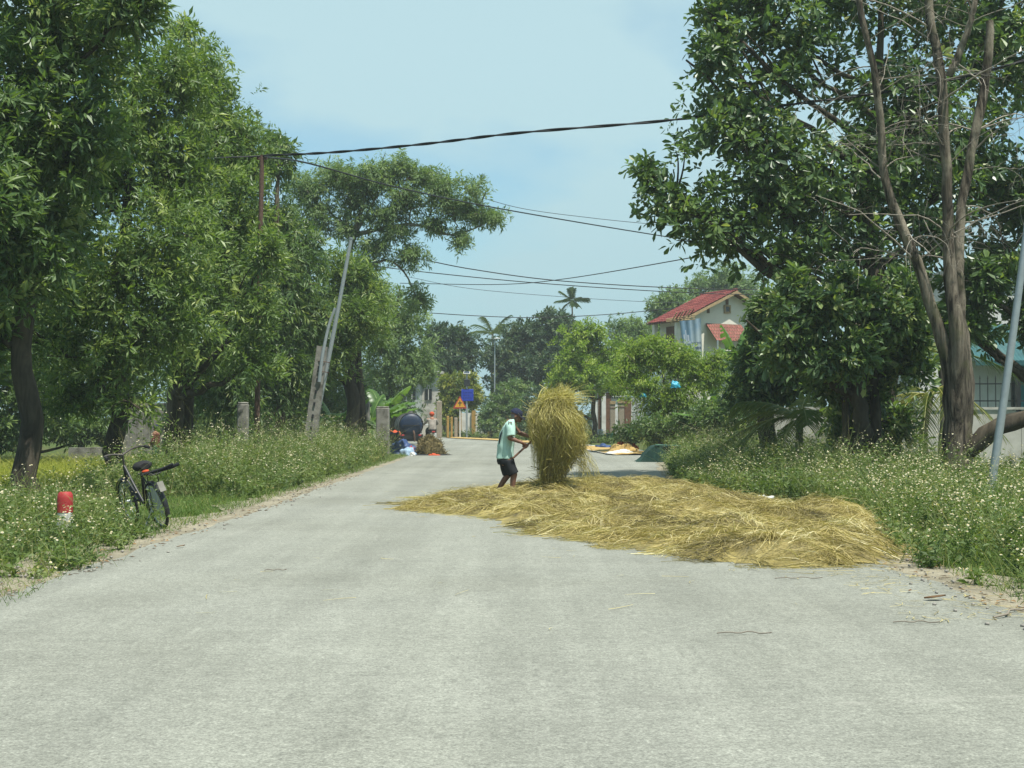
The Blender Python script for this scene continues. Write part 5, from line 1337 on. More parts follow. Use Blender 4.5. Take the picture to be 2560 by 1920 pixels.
def beam(a, b, w, d, mat, name, root, holes=0):
    a = np.array(a); b = np.array(b); t = nrm(b - a); s = nrm(np.cross(t, [0, 1.0, 0])); q = np.cross(s, t)
    mb = MB(); n = 12; rings = []
    v = []
    for k in range(n + 1):
        c = a + (b - a) * k / n; f = 1 + .02 * math.sin(k * 2.3)
        taper = 1.15 - .28 * k / n
        for su, sq in ((-1, -1), (1, -1), (1, 1), (-1, 1)): v.append(c + s * su * w / 2 * f * taper + q * sq * d / 2 * taper)
    fs = [[k * 4 + j, k * 4 + (j + 1) % 4, k * 4 + 4 + (j + 1) % 4, k * 4 + 4 + j] for k in range(n) for j in range(4)] + [[3, 2, 1, 0], [n * 4, n * 4 + 1, n * 4 + 2, n * 4 + 3]]
    mb.add(v, fs); o = mb.build(name, mat, root)
    return o
beam(a, W(806, 866, D - .2), .34, .24, M['concrete'], 'shaft', root)
for k in range(7):
    c = np.array(a) + (W(806, 866, D - .2) - a) * (.22 + .1 * k)
    MB().box(c + [.0, -.155 + .012 * k * 0, 0], (.06, .03, .10), np.array(Matrix.Rotation(math.radians(8), 3, 'Y'))).build('recess_shade', M['shorts'], root)  # dark blocks on the face, their colour standing for shade in hollows
for yy in (930, 905):
    MB().torus(W(805 + (930 - yy) * .1, yy, D - .15), .20, .012, nrm(W(806, 866, D) - a), 20, 6).build('wire_band', M['rust'], root)
rb = thing('steel_bar', 'short bent steel bar strapped to the leaning concrete post', 'bar', W(800, 950, D - .3))
MB().tube(spline([W(798, 955, D - .35), W(806, 890, D - .35), W(822, 815, D - .3), W(838, 770, D - .3)], 10), np.linspace(.055, .04, 10), 10).build('shaft', M['steel'], rb)

rp_a = W(2470, 1262, 20.2); rp_a[2] = -.1
leaning_lamp('slanting grey pole standing in the weeds beside the bare tree', rp_a, W(2618, 150, 20.2), .066, .044)
# rusty pole holding the black cable
rpp = W(640, 1130, 32.6); rpp[2] = -.1
root = thing('utility_pole', 'rusty steel pole standing among the acacias and holding the black cable', 'pole', rpp)
MB().tube([rpp, W(655, 388, 32.6)], np.array([.075, .058]), 12).build('shaft', M['rust'], root)
MB().box(W(655, 396, 32.6), (.26, .1, .06)).build('bracket', M['rust'], root)
# thin lamp pole far up the road
lpp = W(1236, 1090, 92); lpp[2] = -.05
root = thing('street_lamp', 'thin grey street lamp in front of the dark evergreen tree', 'street lamp', lpp)
MB().tube([lpp, W(1237, 855, 92)], np.array([.06, .045]), 10).build('pole', M['steel'], root)
MB().tube(spline([W(1237, 856, 92), W(1238, 848, 92), W(1242, 845, 91.8)], 6), .03, 8).build('arm', M['steel'], root)
q = W(1243, 846, 91.7); MB().loft([(q + [-.22, 0, 0], np.array([0, .06, 0]), np.array([0, 0, .03])), (q, np.array([0, .12, 0]), np.array([0, 0, .05])), (q + [.2, 0, 0], np.array([0, .08, 0]), np.array([0, 0, .03]))], n=12).build('lamp_head', M['lamp'], root)

def cable(label, pts, r, twist=False, name='overhead_cable', n=60):
    P = spline([W(*p) for p in pts], n); mb = MB()
    if twist:
        t = np.linspace(0, 1, n * 6); P = np.stack([np.interp(t, np.linspace(0, 1, n), P[:, k]) for k in range(3)], -1)
        ph = t * 26 * 2 * math.pi / 2
        for s_ in (0, math.pi):
            mb.tube(P + np.stack([0 * t, np.cos(ph + s_), np.sin(ph + s_)], -1) * r * .8, r, 6)
    else: mb.tube(P, r, 6)
    return tag(mb.build(name, M['cable']), label, 'cable', 'overhead cables')
cable('thick twisted black cable sagging across the road from the rusty pole', [(655, 389, 32.6), (830, 381, 31.4), (1060, 360, 29.8), (1300, 332, 28), (1680, 300, 27.4), (2000, 258, 27.4), (2200, 232, 27.2), (2420, 190, 27), (2700, 110, 26.5)], .020, True, n=70)
cable('black cable running from the rusty pole into the left trees', [(655, 390, 32.6), (560, 394, 32), (480, 397, 31), (250, 390, 29), (40, 360, 28)], .020)
cable('cable dropping from the rusty pole behind the feathery tree to the right', [(657, 392, 32.6), (770, 408, 38), (1000, 470, 44), (1280, 527, 52), (1700, 597, 60), (2000, 640, 66)], .026)
cable('thin wire just above the second cable over the road', [(1160, 480, 62), (1300, 520, 62), (1480, 545, 62), (1660, 563, 62), (1960, 590, 62)], .014)
cable('upper cable of the pair crossing the road before the palm', [(1040, 645, 62), (1180, 673, 64), (1400, 702, 66), (1720, 721, 68), (2000, 725, 70)], .026)
cable('lower cable of the pair crossing the road before the palm', [(930, 664, 62), (1060, 680, 63), (1350, 708, 66), (1720, 732, 69), (2000, 738, 70)], .024)
cable('cable rising to the right into the large dark tree', [(1000, 708, 70), (1250, 711, 66), (1420, 696, 60), (1750, 640, 45), (1900, 605, 38)], .020)
cable('faint thin wire low in the sky over the road', [(1010, 690, 95), (1180, 722, 95), (1450, 745, 96), (1660, 756, 98), (1800, 758, 98)], .018)
cable('low cable just above the tree tops across the road', [(1040, 780, 78), (1200, 790, 78), (1350, 794, 79), (1520, 786, 80), (1640, 775, 82), (1760, 762, 84)], .026)
cable('slack pale wire hanging in front of the dark tree', [(1060, 885, 88), (1085, 900, 88), (1110, 893, 88), (1200, 888, 90), (1238, 862, 92)], .016)
# ------------------------------------------------------------------ house with the red tiled roof
def wall_poly(mb, pts, thick, nrm_dir, mi=0):
    P = np.array(pts, float); n = len(P); Qv = P - np.asarray(nrm_dir) * thick
    mb.add(np.vstack([P, Qv]), [[k, (k + 1) % n, n + (k + 1) % n, n + k] for k in range(n)], mi)
    c = len(P); 
    for base, rev in ((P, False), (Qv, True)):
        ctr = base.mean(0); idx = [[k, (k + 1) % n, n] for k in range(n)]
        if rev: idx = [q[::-1] for q in idx]
        mb.add(np.vstack([base, ctr]), idx, mi)
    return mb
def red_house():
    N1 = W(1841, 727, 80.0); N2 = W(1757, 739, 83.1)
    zr = (N1[2] + N2[2]) / 2; N1[2] = N2[2] = zr
    rd = nrm((N2 - N1) * [1, 1, 0]); n = np.array([-abs(rd[1]), -abs(rd[0]), 0]); n = n - rd * np.dot(n, rd); n = nrm(n)
    wrun = 4.25; drop = 2.0; Lr_ = np.linalg.norm((N2 - N1)[:2]); over = .55
    up = np.array([0, 0, 1.0])
    root = thing('house', 'cream two storey house with a red tiled gable roof behind the trees', 'house', np.array([*(N1 + rd * Lr_ / 2)[:2], -.03]))
    # body
    A = N1 + rd * over; B_ = N2 - rd * .25
    wl, wr = wrun - .75, wrun - .75
    ze = zr - drop * (wl / wrun) - .12
    w = MB(); g = -rd
    def pt(base, off, z): q = base + n * off; return np.array([q[0], q[1], z])
    wall_poly(w, [pt(A, wl, 0), pt(A, -wr, 0), pt(A, -wr, ze), pt(A, 0, zr - .16), pt(A, wl, ze)][::-1], .2, g)
    wall_poly(w, [pt(B_, wl, 0), pt(B_, -wr, 0), pt(B_, -wr, ze), pt(B_, 0, zr - .16), pt(B_, wl, ze)], .2, rd)
    A2, B2 = A + rd * .2, B_ - rd * .2
    wall_poly(w, [pt(A2, wl, 0), pt(A2, wl, ze), pt(B2, wl, ze), pt(B2, wl, 0)], .2, n)
    wall_poly(w, [pt(A2, -wr, 0), pt(A2, -wr, ze), pt(B2, -wr, ze), pt(B2, -wr, 0)][::-1], .2, -n)
    w.build('wall', M['cream_wall'], root)
    # roof deck and tiles
    rf = MB(); e0, e1 = N1 - rd * 0, N2 + rd * .15
    for sg in (1, -1):
        a, b = e0, e1; c = e1 + n * sg * wrun - up * drop; d = e0 + n * sg * wrun - up * drop
        nn = nrm(np.cross(b - a, d - a)); nn = nn if nn[2] > 0 else -nn
        wall_poly(rf, [a, b, c, d] if sg < 0 else [d, c, b, a], .07, nn)
    roof = rf.build('roof', M['brown'], root)
    cols, rows = 14, 13
    Lt = np.linalg.norm(e1 - e0) / cols; sl = math.hypot(wrun, drop); Ht = sl / rows
    proto = None
    sd = nrm(n * wrun - up * drop); tn = nrm(np.cross(rd, sd)); tn = tn if tn[2] > 0 else -tn
    a = np.linspace(0, 2 * math.pi, 7); mesh = None
    # one tile: rolled pan, open below, lapping the next
    prof = [(k / 6 * Lt * 1.02, .028 * math.sin(k / 6 * 2 * math.pi) + .03) for k in range(7)]
    v = [rd * x + tn * (z + .030 * 1) for x, z in prof] + [rd * x + sd * Ht * 1.12 + tn * (z + .055) for x, z in prof] + [rd * x + sd * Ht * 1.12 + tn * (z + .028) for x, z in prof]
    fs = [[k, k + 1, 8 + k, 7 + k] for k in range(6)] + [[7 + k, 8 + k, 15 + k, 14 + k] for k in range(6)]
    meshes = []
    for q in range(4):
        m = MB(); m.add(v, fs, 0, .15 + .23 * q, True); o = m.build('roof_tile', M['tile'], roof); meshes.append(o.data); o.location = (0, 0, 0)
        pos = e0 - OFF[root.name]
        if q: bpy.data.objects.remove(o)
        else: first = o
    used = False; rr = random.Random(3)
    for r in range(rows):
        for c in range(cols):
            p = e0 + rd * Lt * c + sd * Ht * r
            if not used: o = first; used = True
            else:
                o = first.copy(); COL.objects.link(o)
            o.data = meshes[rr.randrange(4)]; o.parent = roof
            o.location = Vector(p)
    for o in roof.children:                     # tile meshes were built about the world origin
        pass
    for me in meshes:
        co = np.empty(len(me.vertices) * 3); me.vertices.foreach_get('co', co)
        co = co.reshape(-1, 3) + OFF[root.name]; me.vertices.foreach_set('co', co.ravel()); me.update()
    for o in roof.children:
        o.location = Vector(np.array(o.location) - OFF[root.name])
    # right-hand slope covered with one ribbed sheet of the same tile, hidden by the trees
    back = MB(); sd2 = nrm(-n * wrun - up * drop); tn2 = nrm(np.cross(rd, sd2)); tn2 = tn2 if tn2[2] > 0 else -tn2
    P = [e0 + rd * Lt * k / 2 + tn2 * (.03 + .02 * (k % 2)) for k in range(cols * 2 + 1)]
    vs = np.array(P + [p + sd2 * sl for p in P]); m = len(P)
    back.add(vs, [[k, k + 1, m + k + 1, m + k] for k in range(m - 1)], 0, .5); back.build('rear_tiles', M['tile'], roof)
    MB().tube([e0 - rd * .05 + up * .06, e1 + up * .06], .10, 10, tone=.35).build('ridge_cap', M['tile'], roof)
    # timber verge boards
    for sg in (1, -1):
        p0 = e0 - rd * .03; q0 = p0 + n * sg * wrun - up * drop
        vb = MB(); off = -up * .11; th = -rd * .04
        vv = np.array([p0, q0, q0 + off * 1.6, p0 + off * 1.6]); vb.add(np.vstack([vv, vv + th]), [[0, 1, 2, 3], [7, 6, 5, 4], [0, 4, 5, 1], [1, 5, 6, 2], [2, 6, 7, 3], [3, 7, 4, 0]]); vb.build('verge_board', M['pole_timber'], roof)
    # gable openings
    def on_gable(off, z, w_, h_, name, mt, fr=None, dep=.03, parent=root):
        c = pt(A, off, z) + g * dep; rot = np.stack([n, g, up], 1)
        o = None
        if fr is not None:
            f = MB(); t = .10
            for dx, dz, sx, sz in ((0, h_ / 2 + t / 2, w_ + 2 * t, t), (0, -h_ / 2 - t / 2, w_ + 2 * t, t), (w_ / 2 + t / 2, 0, t, h_), (-w_ / 2 - t / 2, 0, t, h_)):
                f.box(c + n * dx + up * dz + g * .02, (sx, .10, sz), rot)
            o = f.build('window_frame' if name == 'pane' else 'frame', fr, parent)
        MB().box(c, (w_, .05, h_), rot).build(name, mt, o if o is not None else parent)
    def gx_(px, py):       # gable offset and height under a pixel
        r = ray(px, py); tt = np.dot(A - _C, g) / np.dot(r, g); p = _C + r * tt; return np.dot(p - A, n), p[2]
    for (px, py), w_, h_, nm, mt, fr in (((1817, 773), .30, .32, 'pane', M['glass'], M['pole_timber']), ((1817, 755), .20, .34, 'vent', M['brown'], None), ((1770, 776), .18, .34, 'vent', M['brown'], None)):
        o_, z_ = gx_(px, py); on_gable(o_, z_, w_, h_, nm, mt, fr)
    # lean-to tiled awning on the gable
    o0, z0 = gx_(1762, 810); o1, _ = gx_(1812, 810)
    aw = MB(); a0, a1 = pt(A, o0, z0) + g * .05, pt(A, o1 - 1.2, z0) + g * .05; b0, b1 = a0 + g * 1.1 - up * 1.1, a1 + g * 1.1 - up * 1.1
    wall_poly(aw, [a0, a1, b1, b0], .06, nrm(np.cross(a1 - a0, b0 - a0))); awn = aw.build('awning', M['brown'], root)
    for r in range(5):
        for c in range(14):
            f0 = a0 + (a1 - a0) * c / 14 + (b0 - a0) * r / 5; dx = (a1 - a0) / 14; dz = (b0 - a0) / 5; nn = nrm(np.cross(dz, dx)); nn = nn if nn[2] > 0 else -nn
            t = MB(); t.add([f0 + nn * .02, f0 + dx * .5 + nn * .07, f0 + dx * .98 + nn * .02, f0 + dz * 1.1 + nn * .05, f0 + dz * 1.1 + dx * .5 + nn * .10, f0 + dz * 1.1 + dx * .98 + nn * .05], [[0, 1, 4, 3], [1, 2, 5, 4]], 0, rr.uniform(.2, .9)); t.build('roof_tile', M['tile'], awn)
    # balcony on the left side: slab, posts, dark railing, ochre pillar
    wlc = pt(A, wl, 0); S0, S1 = A + n * wl, B_ + n * wl
    zb = W(1660, 860, 80)[2] - .2
    bal = MB(); c = (S0 + S1) / 2 + n * .55; c[2] = zb - .55
    rot = np.stack([rd, n, up], 1); Lb = np.linalg.norm(S1 - S0)
    bal.box(c, (Lb, 1.1, .18), rot); bo = bal.build('balcony', M['cream_wall'], root)
    for k in range(9):
        p = S0 + rd * Lb * (k + .5) / 9 + n * 1.05; MB().box(np.array([p[0], p[1], zb]), (.05, .05, .92), rot).build('baluster', M['shorts'], bo)
    p = (S0 + S1) / 2 + n * 1.05; MB().box(np.array([p[0], p[1], zb + .49]), (Lb, .07, .06), rot).build('rail', M['shorts'], bo)
    for k in (0.05, .95):
        p = S0 + rd * Lb * k + n * .5; MB().box(np.array([p[0], p[1], (ze + zb) / 2 - .3]), (.26, .26, ze - zb + .4), rot).build('pillar', M['cream_wall'], bo)
    p = W(1634, 870, 82); MB().box([p[0], p[1], p[2] - .4], (.42, .42, 2.2), rot).build('ochre_pillar', M['yellow'], root)
    p = S0 + rd * 1.5; MB().box(np.array([p[0], p[1], zb + .35]) + n * .02, (1.0, .06, 1.9), rot).build('balcony_door', M['brown'], root)
red_house()

# printed banner and the pole scaffold that holds it
def banner():
    D = 76.0; P = [W(1699, 803, D), W(1752, 795, D - .4), W(1756, 894, D - .4), W(1712, 893, D)]
    root = thing('banner', 'faded blue and grey printed banner hanging below the eaves', 'banner', (P[3] + P[2]) / 2)
    m, nt, b = mat_base('banner_print', .6, .3)
    a = nt.nodes.new('ShaderNodeAttribute'); a.attribute_name = 'tone'
    r = ramp_node(nt, [(0, (.10, .20, .34)), (.35, (.16, .26, .36)), (.6, (.36, .42, .44)), (1, (.46, .50, .48))])
    n = noise_node(nt, 2.2, 5, .6, geo_pos(nt)); ad = nt.nodes.new('ShaderNodeMath'); ad.operation = 'MULTIPLY_ADD'; ad.inputs[1].default_value = .35
    nt.links.new(n.outputs['Fac'], ad.inputs[0]); nt.links.new(a.outputs['Fac'], ad.inputs[2]); nt.links.new(ad.outputs[0], r.inputs[0]); nt.links.new(r.outputs[0], b.inputs['Base Color'])
    nu, nv = 12, 14; V = []; Tn = []
    for j in range(nv + 1):
        for i in range(nu + 1):
            u, w = i / nu, j / nv; p = (P[0] * (1 - u) + P[1] * u) * (1 - w) + (P[3] * (1 - u) + P[2] * u) * w
            V.append(p + [0, -.05 * math.sin(u * 19) * (1 - .6 * w), 0]); Tn.append(.08 + .45 * w * (u * .7 + .3) + .12 * (u > .45))
    V = np.array(V); F = np.array([[j * (nu + 1) + i, j * (nu + 1) + i + 1, (j + 1) * (nu + 1) + i + 1, (j + 1) * (nu + 1) + i] for j in range(nv) for i in range(nu)])
    mb = MB(); mb.add(V, F, 0, Tn, True); mb.add(V + [0, .02, 0], F[:, ::-1], 0, Tn, True)
    sh = mb.build('sheet', m, root)
    def patch(u0, u1, w0, w1, mat, name):
        q = []
        for u, w in ((u0, w0), (u1, w0), (u1, w1), (u0, w1)):
            q.append((P[0] * (1 - u) + P[1] * u) * (1 - w) + (P[3] * (1 - u) + P[2] * u) * w + np.array([0, -.085, 0]))
        q = np.array(q); MB().add(np.vstack([q, q + [0, .012, 0]]), [[3, 2, 1, 0], [4, 5, 6, 7], [0, 1, 5, 4], [1, 2, 6, 5], [2, 3, 7, 6], [3, 0, 4, 7]]).build(name, mat, sh)
    M['print_pale'] = paint('print_pale', (.50, .54, .62), .6, .3, .12, 5, 0); M['print_dark'] = paint('print_dark', (.08, .12, .18), .6, .3, .2, 5, 0)
    for u0, u1, w0, w1 in ((.08, .16, .38, .60), (.19, .24, .26, .60), (.27, .36, .40, .60), (.04, .40, .56, .63)): patch(u0, u1, w0, w1, M['print_pale'], 'printed_tower')
    for k in range(9): patch(.47 + k * .055, .47 + k * .055 + .034, .60, .645, M['print_dark'], 'printed_letter')
    for k in range(4): patch(.64 + k * .08, .64 + k * .08 + .055, .72, .79, M['print_dark'], 'printed_letter')
    for k in range(3): patch(.62 + k * .10, .62 + k * .10 + .07, .87, .94, M['print_dark'], 'printed_letter')
    fr = thing('pole_rack', 'rack of crossed bamboo poles sticking out above the banner', 'rack', W(1700, 803, D - .4))
    rg = np.random.default_rng(7)
    for k in range(6):
        c = W(1683 + k * 8.5, 797 - k * 2.2, D - .6); d = nrm(np.array([.35, -.55 + .3 * rg.random(), .45 + .2 * rg.random()]))
        MB().tube([c - d * .35, c + d * .45], .035, 7).build('pole', M['brown'] if k % 2 else M['pole_timber'], fr)
    for k in range(3):
        MB().tube([W(1665, 800 + k * 3 - 2, D - .5), W(1738, 788 + k * 5, D - .7)], .032, 7).build('pole', M['pole_timber'], fr)
    for px, y0 in ((1694, 850), (1794, 850)):
        a = W(px, 1040, D - .5); a[2] = 0; MB().tube([a, W(px, y0, D - .5)], .05, 8).build('upright', M['pole_timber'] if px < 1700 else M['steel'], fr)
banner()

# ------------------------------------------------------------------ white gatehouse with brown doors
def gatehouse():
    D = 80.0; s = 280 / 1936.0
    def Zp(x, y, dd=0.0): return W(1480 + x * s, 940 + y * s, D + dd)
    root = thing('gatehouse', 'small white gatehouse with brown doors behind the round tree', 'gatehouse', np.array([Zp(250, 900)[0], D, -.03]))
    x0, x1 = Zp(30, 0)[0], Zp(560, 0)[0]; zt = Zp(0, 220)[2]
    MB().box([(x0 + x1) / 2, D + 1.0, zt / 2], (x1 - x0, 2.0, zt)).build('wall', M['white_wall'], root)
    MB().box([(x0 + x1) / 2, D + .95, zt + .08], (x1 - x0 + .5, 2.4, .16)).build('roof', M['concrete_pale'], root)
    for a, b, t in ((108, 160, 300), (240, 330, 290)):
        xa, xb = Zp(a, 0)[0], Zp(b, 0)[0]; z = Zp(0, t)[2]
        d = MB().box([(xa + xb) / 2, D - .02, z / 2], (xb - xa, .08, z)).build('door', M['brown'], root)
        MB().box([xb - .05, D - .08, z * .5], (.03, .05, .12)).build('handle', M['steel'], d)
    for a, b in ((162, 236),):
        xa, xb = Zp(a, 0)[0], Zp(b, 0)[0]; MB().box([(xa + xb) / 2, D - .12, zt / 2 - .02], (xb - xa, .2, zt - .04)).build('pilaster', M['white_wall'], root)
    xa = Zp(452, 0)[0]; z = Zp(0, 300)[2]
    wn_ = MB().box([xa, D - .04, z], (.75, .07, .62)).build('window', M['glass'], root)
    for k in range(5): MB().box([xa - .3 + k * .15, D - .10, z], (.045, .04, .62)).build('bar', M['white'], wn_)
    for k in range(3): MB().box([xa, D - .13, z - .2 + k * .2], (.75, .03, .05)).build('bar', M['white'], wn_)
    for a, b, t, lab in ((272, 362, 440, 'weathered timber gate pillar before the brown gatehouse door'), (405, 515, 420, 'taller weathered timber gate pillar touching the brown panel')):
        gp = thing('gate_post', lab, 'post', np.array([Zp((a + b) / 2, 0)[0], D - 2, -.03]), 'timber gate pillars by the gatehouse')
        xa, xb = Zp(a, 0)[0], Zp(b, 0)[0]; z = Zp(0, t)[2]; w = (xb - xa)
        MB().box([(xa + xb) / 2, D - 2, z * .46], (w * .9, .42, z * .92)).build('shaft', M['timber'], gp)
        MB().box([(xa + xb) / 2, D - 2, z * .96], (w * 1.06, .5, z * .08)).build('cap', M['pole_timber'], gp)
        MB().box([(xa + xb) / 2, D - 2, z * .82], (w * 1.0, .46, .05)).build('moulding', M['brown'], gp)
    xa, xb = Zp(517, 0)[0], Zp(632, 0)[0]; z = Zp(0, 420)[2]
    tag(MB().box([(xa + xb) / 2, D - 1.9, z / 2], (xb - xa, .12, z), bevel=.02).build('garden_screen', M['brown']), 'plain brown garden screen between a timber pillar and the white lattice gate', 'screen')
    gt = thing('lattice_gate', 'white metal lattice gate half hidden by the light green tree', 'gate', np.array([Zp(720, 0)[0], D - 1.9, -.03]))
    xa, xb = Zp(640, 0)[0], Zp(830, 0)[0]; z = Zp(0, 380)[2]
    for k in range(9): MB().box([xa + (xb - xa) * k / 8, D - 1.9, z / 2], (.07 if k in (0, 8) else .035, .05, z)).build('bar', M['white'], gt)
    for k in range(4): MB().box([(xa + xb) / 2, D - 1.93, z * (.12 + .28 * k)], (xb - xa, .03, .06)).build('rail', M['white'], gt)
    # tubs and pots at its foot
    rg = np.random.default_rng(5)
    for k, (x, y, w_, h_, mt, lab) in enumerate(((40, 1130, .95, .42, 'tub_green', 'wide grey green trough planter before the gatehouse'), (255, 1150, .50, .50, 'tub_green', 'green plastic tub standing at the end of the drying grain'))):
        p = G(1480 + x * s + 8, 940 + y * s + 12, 0); p = p * (74 / p[1]); c = np.array([p[0], 74.0, -.02])
        o = MB().loft([(c, np.array([w_ * .40, 0, 0]), np.array([0, .22, 0])), (c + [0, 0, h_ * .9], np.array([w_ * .5, 0, 0]), np.array([0, .27, 0])), (c + [0, 0, h_], np.array([w_ * .53, 0, 0]), np.array([0, .29, 0])), (c + [0, 0, h_ * .92], np.array([w_ * .46, 0, 0]), np.array([0, .23, 0]))], n=20).build('tub', M[mt])
        tag(o, lab, 'tub')
    for k, (x, lab) in enumerate(((95, 'small pale pot left of a pair before the gatehouse'), (160, 'small pale pot right of a pair before the gatehouse'))):
        p = Zp(x, 1000, -6.3); c = np.array([p[0], 73.7 + .0, .42])
        o = MB().loft([(c, np.array([.09, 0, 0]), np.array([0, .09, 0])), (c + [0, 0, .28], np.array([.12, 0, 0]), np.array([0, .12, 0])), (c + [0, 0, .26], np.array([.10, 0, 0]), np.array([0, .10, 0]))], n=14).build('plant_pot', M['pot']); tag(o, lab, 'pot')
gatehouse()

# ------------------------------------------------------------------ right: boundary wall, house with teal roof
def right_house():
    D = 37.0; zt = W(2500, 1024, D)[2]
    x0, x1 = W(1925, 0, D)[0], 19.0
    root = thing('boundary_wall', 'stained concrete boundary wall with iron bars on top', 'wall', ((x0 + x1) / 2, D, -.03))
    xs = np.linspace(x0, x1, 6)
    for k in range(5):
        MB().box([(xs[k] + xs[k + 1]) / 2, D, zt / 2 - .02], (xs[k + 1] - xs[k] - .012, .18, zt)).build('panel', M['concrete_pale'], root)
    MB().box([(x0 + x1) / 2, D, zt + .035], (x1 - x0 + .1, .26, .07)).build('coping', M['concrete_pale'], root)
    xb0 = W(2420, 0, D)[0]; n = 26; h = .82
    rl = MB().box([(xb0 + 18.5) / 2, D, zt + .07 + h * .82], (18.5 - xb0, .03, .035)).build('top_rail', M['black'], root)
    MB().box([(xb0 + 18.5) / 2, D, zt + .07 + h * .22], (18.5 - xb0, .03, .035)).build('bottom_rail', M['black'], root)
    for k in range(n):
        x = xb0 + (18.5 - xb0) * k / (n - 1); m = MB(); m.tube([(x, D - .03, zt + .02), (x, D - .03, zt + .07 + h)], .014, 6); m.tube([(x, D - .03, zt + .07 + h), (x, D - .03, zt + .07 + h + .1)], np.array([.02, .002]), 6); m.build('bar', M['black'], root)
    xg = W(2533, 0, D)[0]; MB().box([xg, D - .05, zt + .5], (.12, .12, 1.25)).build('post', M['black'], root)
    D2 = 41.0
    hs = thing('house', 'white house with a teal sheet roof and turquoise doors on the right', 'house', (16.5, D2 + 3, -.03))
    z1 = W(2500, 903, D2)[2]; xa = W(2290, 0, D2)[0]
    MB().box([(xa + 22) / 2, D2 + 3, z1 / 2], (22 - xa, 6, z1)).build('wall', M['white_wall'], hs)
    dx0, dx1 = W(2528, 0, D2)[0], W(2610, 0, D2)[0]; zd0, zd1 = W(0, 1022, D2)[2], W(0, 903, D2)[2]
    for k in range(2):
        w = (dx1 - dx0) / 2; o = MB().box([dx0 + w * (k + .5), D2 - .05, zd1 / 2], (w - .03, .08, zd1 - .1)).build('door', M['teal'], hs)
        MB().box([dx0 + w * (k + .5), D2 - .10, zd1 * .72], (w * .7, .03, .5)).build('door_panel', M['teal'], o)
    fr = MB(); fr.box([(dx0 + dx1) / 2, D2 - .06, zd1], (dx1 - dx0 + .2, .14, .1)); fr.box([dx0 - .05, D2 - .06, zd1 / 2], (.1, .14, zd1)); fr.box([dx1 + .05, D2 - .06, zd1 / 2], (.1, .14, zd1)); fr.build('door_frame', M['black'], hs)
    # ribbed lean-to roof sheets
    za, zb = W(0, 903, D2 - 1.4)[2], W(0, 812, D2 + .6)[2]; xa2 = W(2395, 0, D2)[0]
    nx = 12
    for k in range(nx):
        q = xa2 + (22.5 - xa2) * k / nx; w = (22.5 - xa2) / nx; m = MB(); V = []; R = 13
        for j in range(R):
            x = q + w * 1.03 * j / (R - 1); dz = .022 * (j % 2)
            V += [[x, D2 - 1.3, za + dz], [x, D2 + .8, zb + dz]]
        m.add(V, [[2 * j, 2 * j + 2, 2 * j + 3, 2 * j + 1] for j in range(R - 1)]); m.add(np.array(V) - [0, 0, .02], [[2 * j, 2 * j + 1, 2 * j + 3, 2 * j + 2] for j in range(R - 1)]); m.build('roof_sheet', M['teal_roof'], hs)
    MB().box([(xa2 + 22.5) / 2, D2 - 1.3, za - .07], (22.5 - xa2, .05, .14)).build('fascia', M['teal_roof'], hs)
    xu = W(2425, 0, D2 + 1)[0]; zu = W(0, 668, D2 + 1)[2]
    MB().box([(xu + 23) / 2, D2 + 3.4, (z1 + zu) / 2], (23 - xu, 4.6, zu - z1)).build('upper_wall', M['white_wall'], hs)
    MB().box([(xu + 23) / 2, D2 + 3.4, zu + .06], (23 - xu + .5, 5.2, .12)).build('upper_roof', M['concrete_pale'], hs)
right_house()
# green tub and white slab before the pale wall
c = W(1938, 1115, 33); c[2] = .0
o = MB().loft([(c, np.array([.15, 0, 0]), np.array([0, .14, 0])), (c + [0, 0, .50], np.array([.19, 0, 0]), np.array([0, .18, 0])), (c + [0, 0, .46], np.array([.16, 0, 0]), np.array([0, .15, 0]))], n=18).build('tub', M['tub_green']); tag(o, 'dark green bucket beneath the coconut fronds by the pale wall', 'tub')
c = W(1915, 1135, 32); o = MB().box([c[0], c[1], .20], (.75, .30, .34), rotz(.1), bevel=.03).build('concrete_block', M['concrete_pale']); tag(o, 'pale concrete block lying in the weeds under the coconut fronds', 'block')

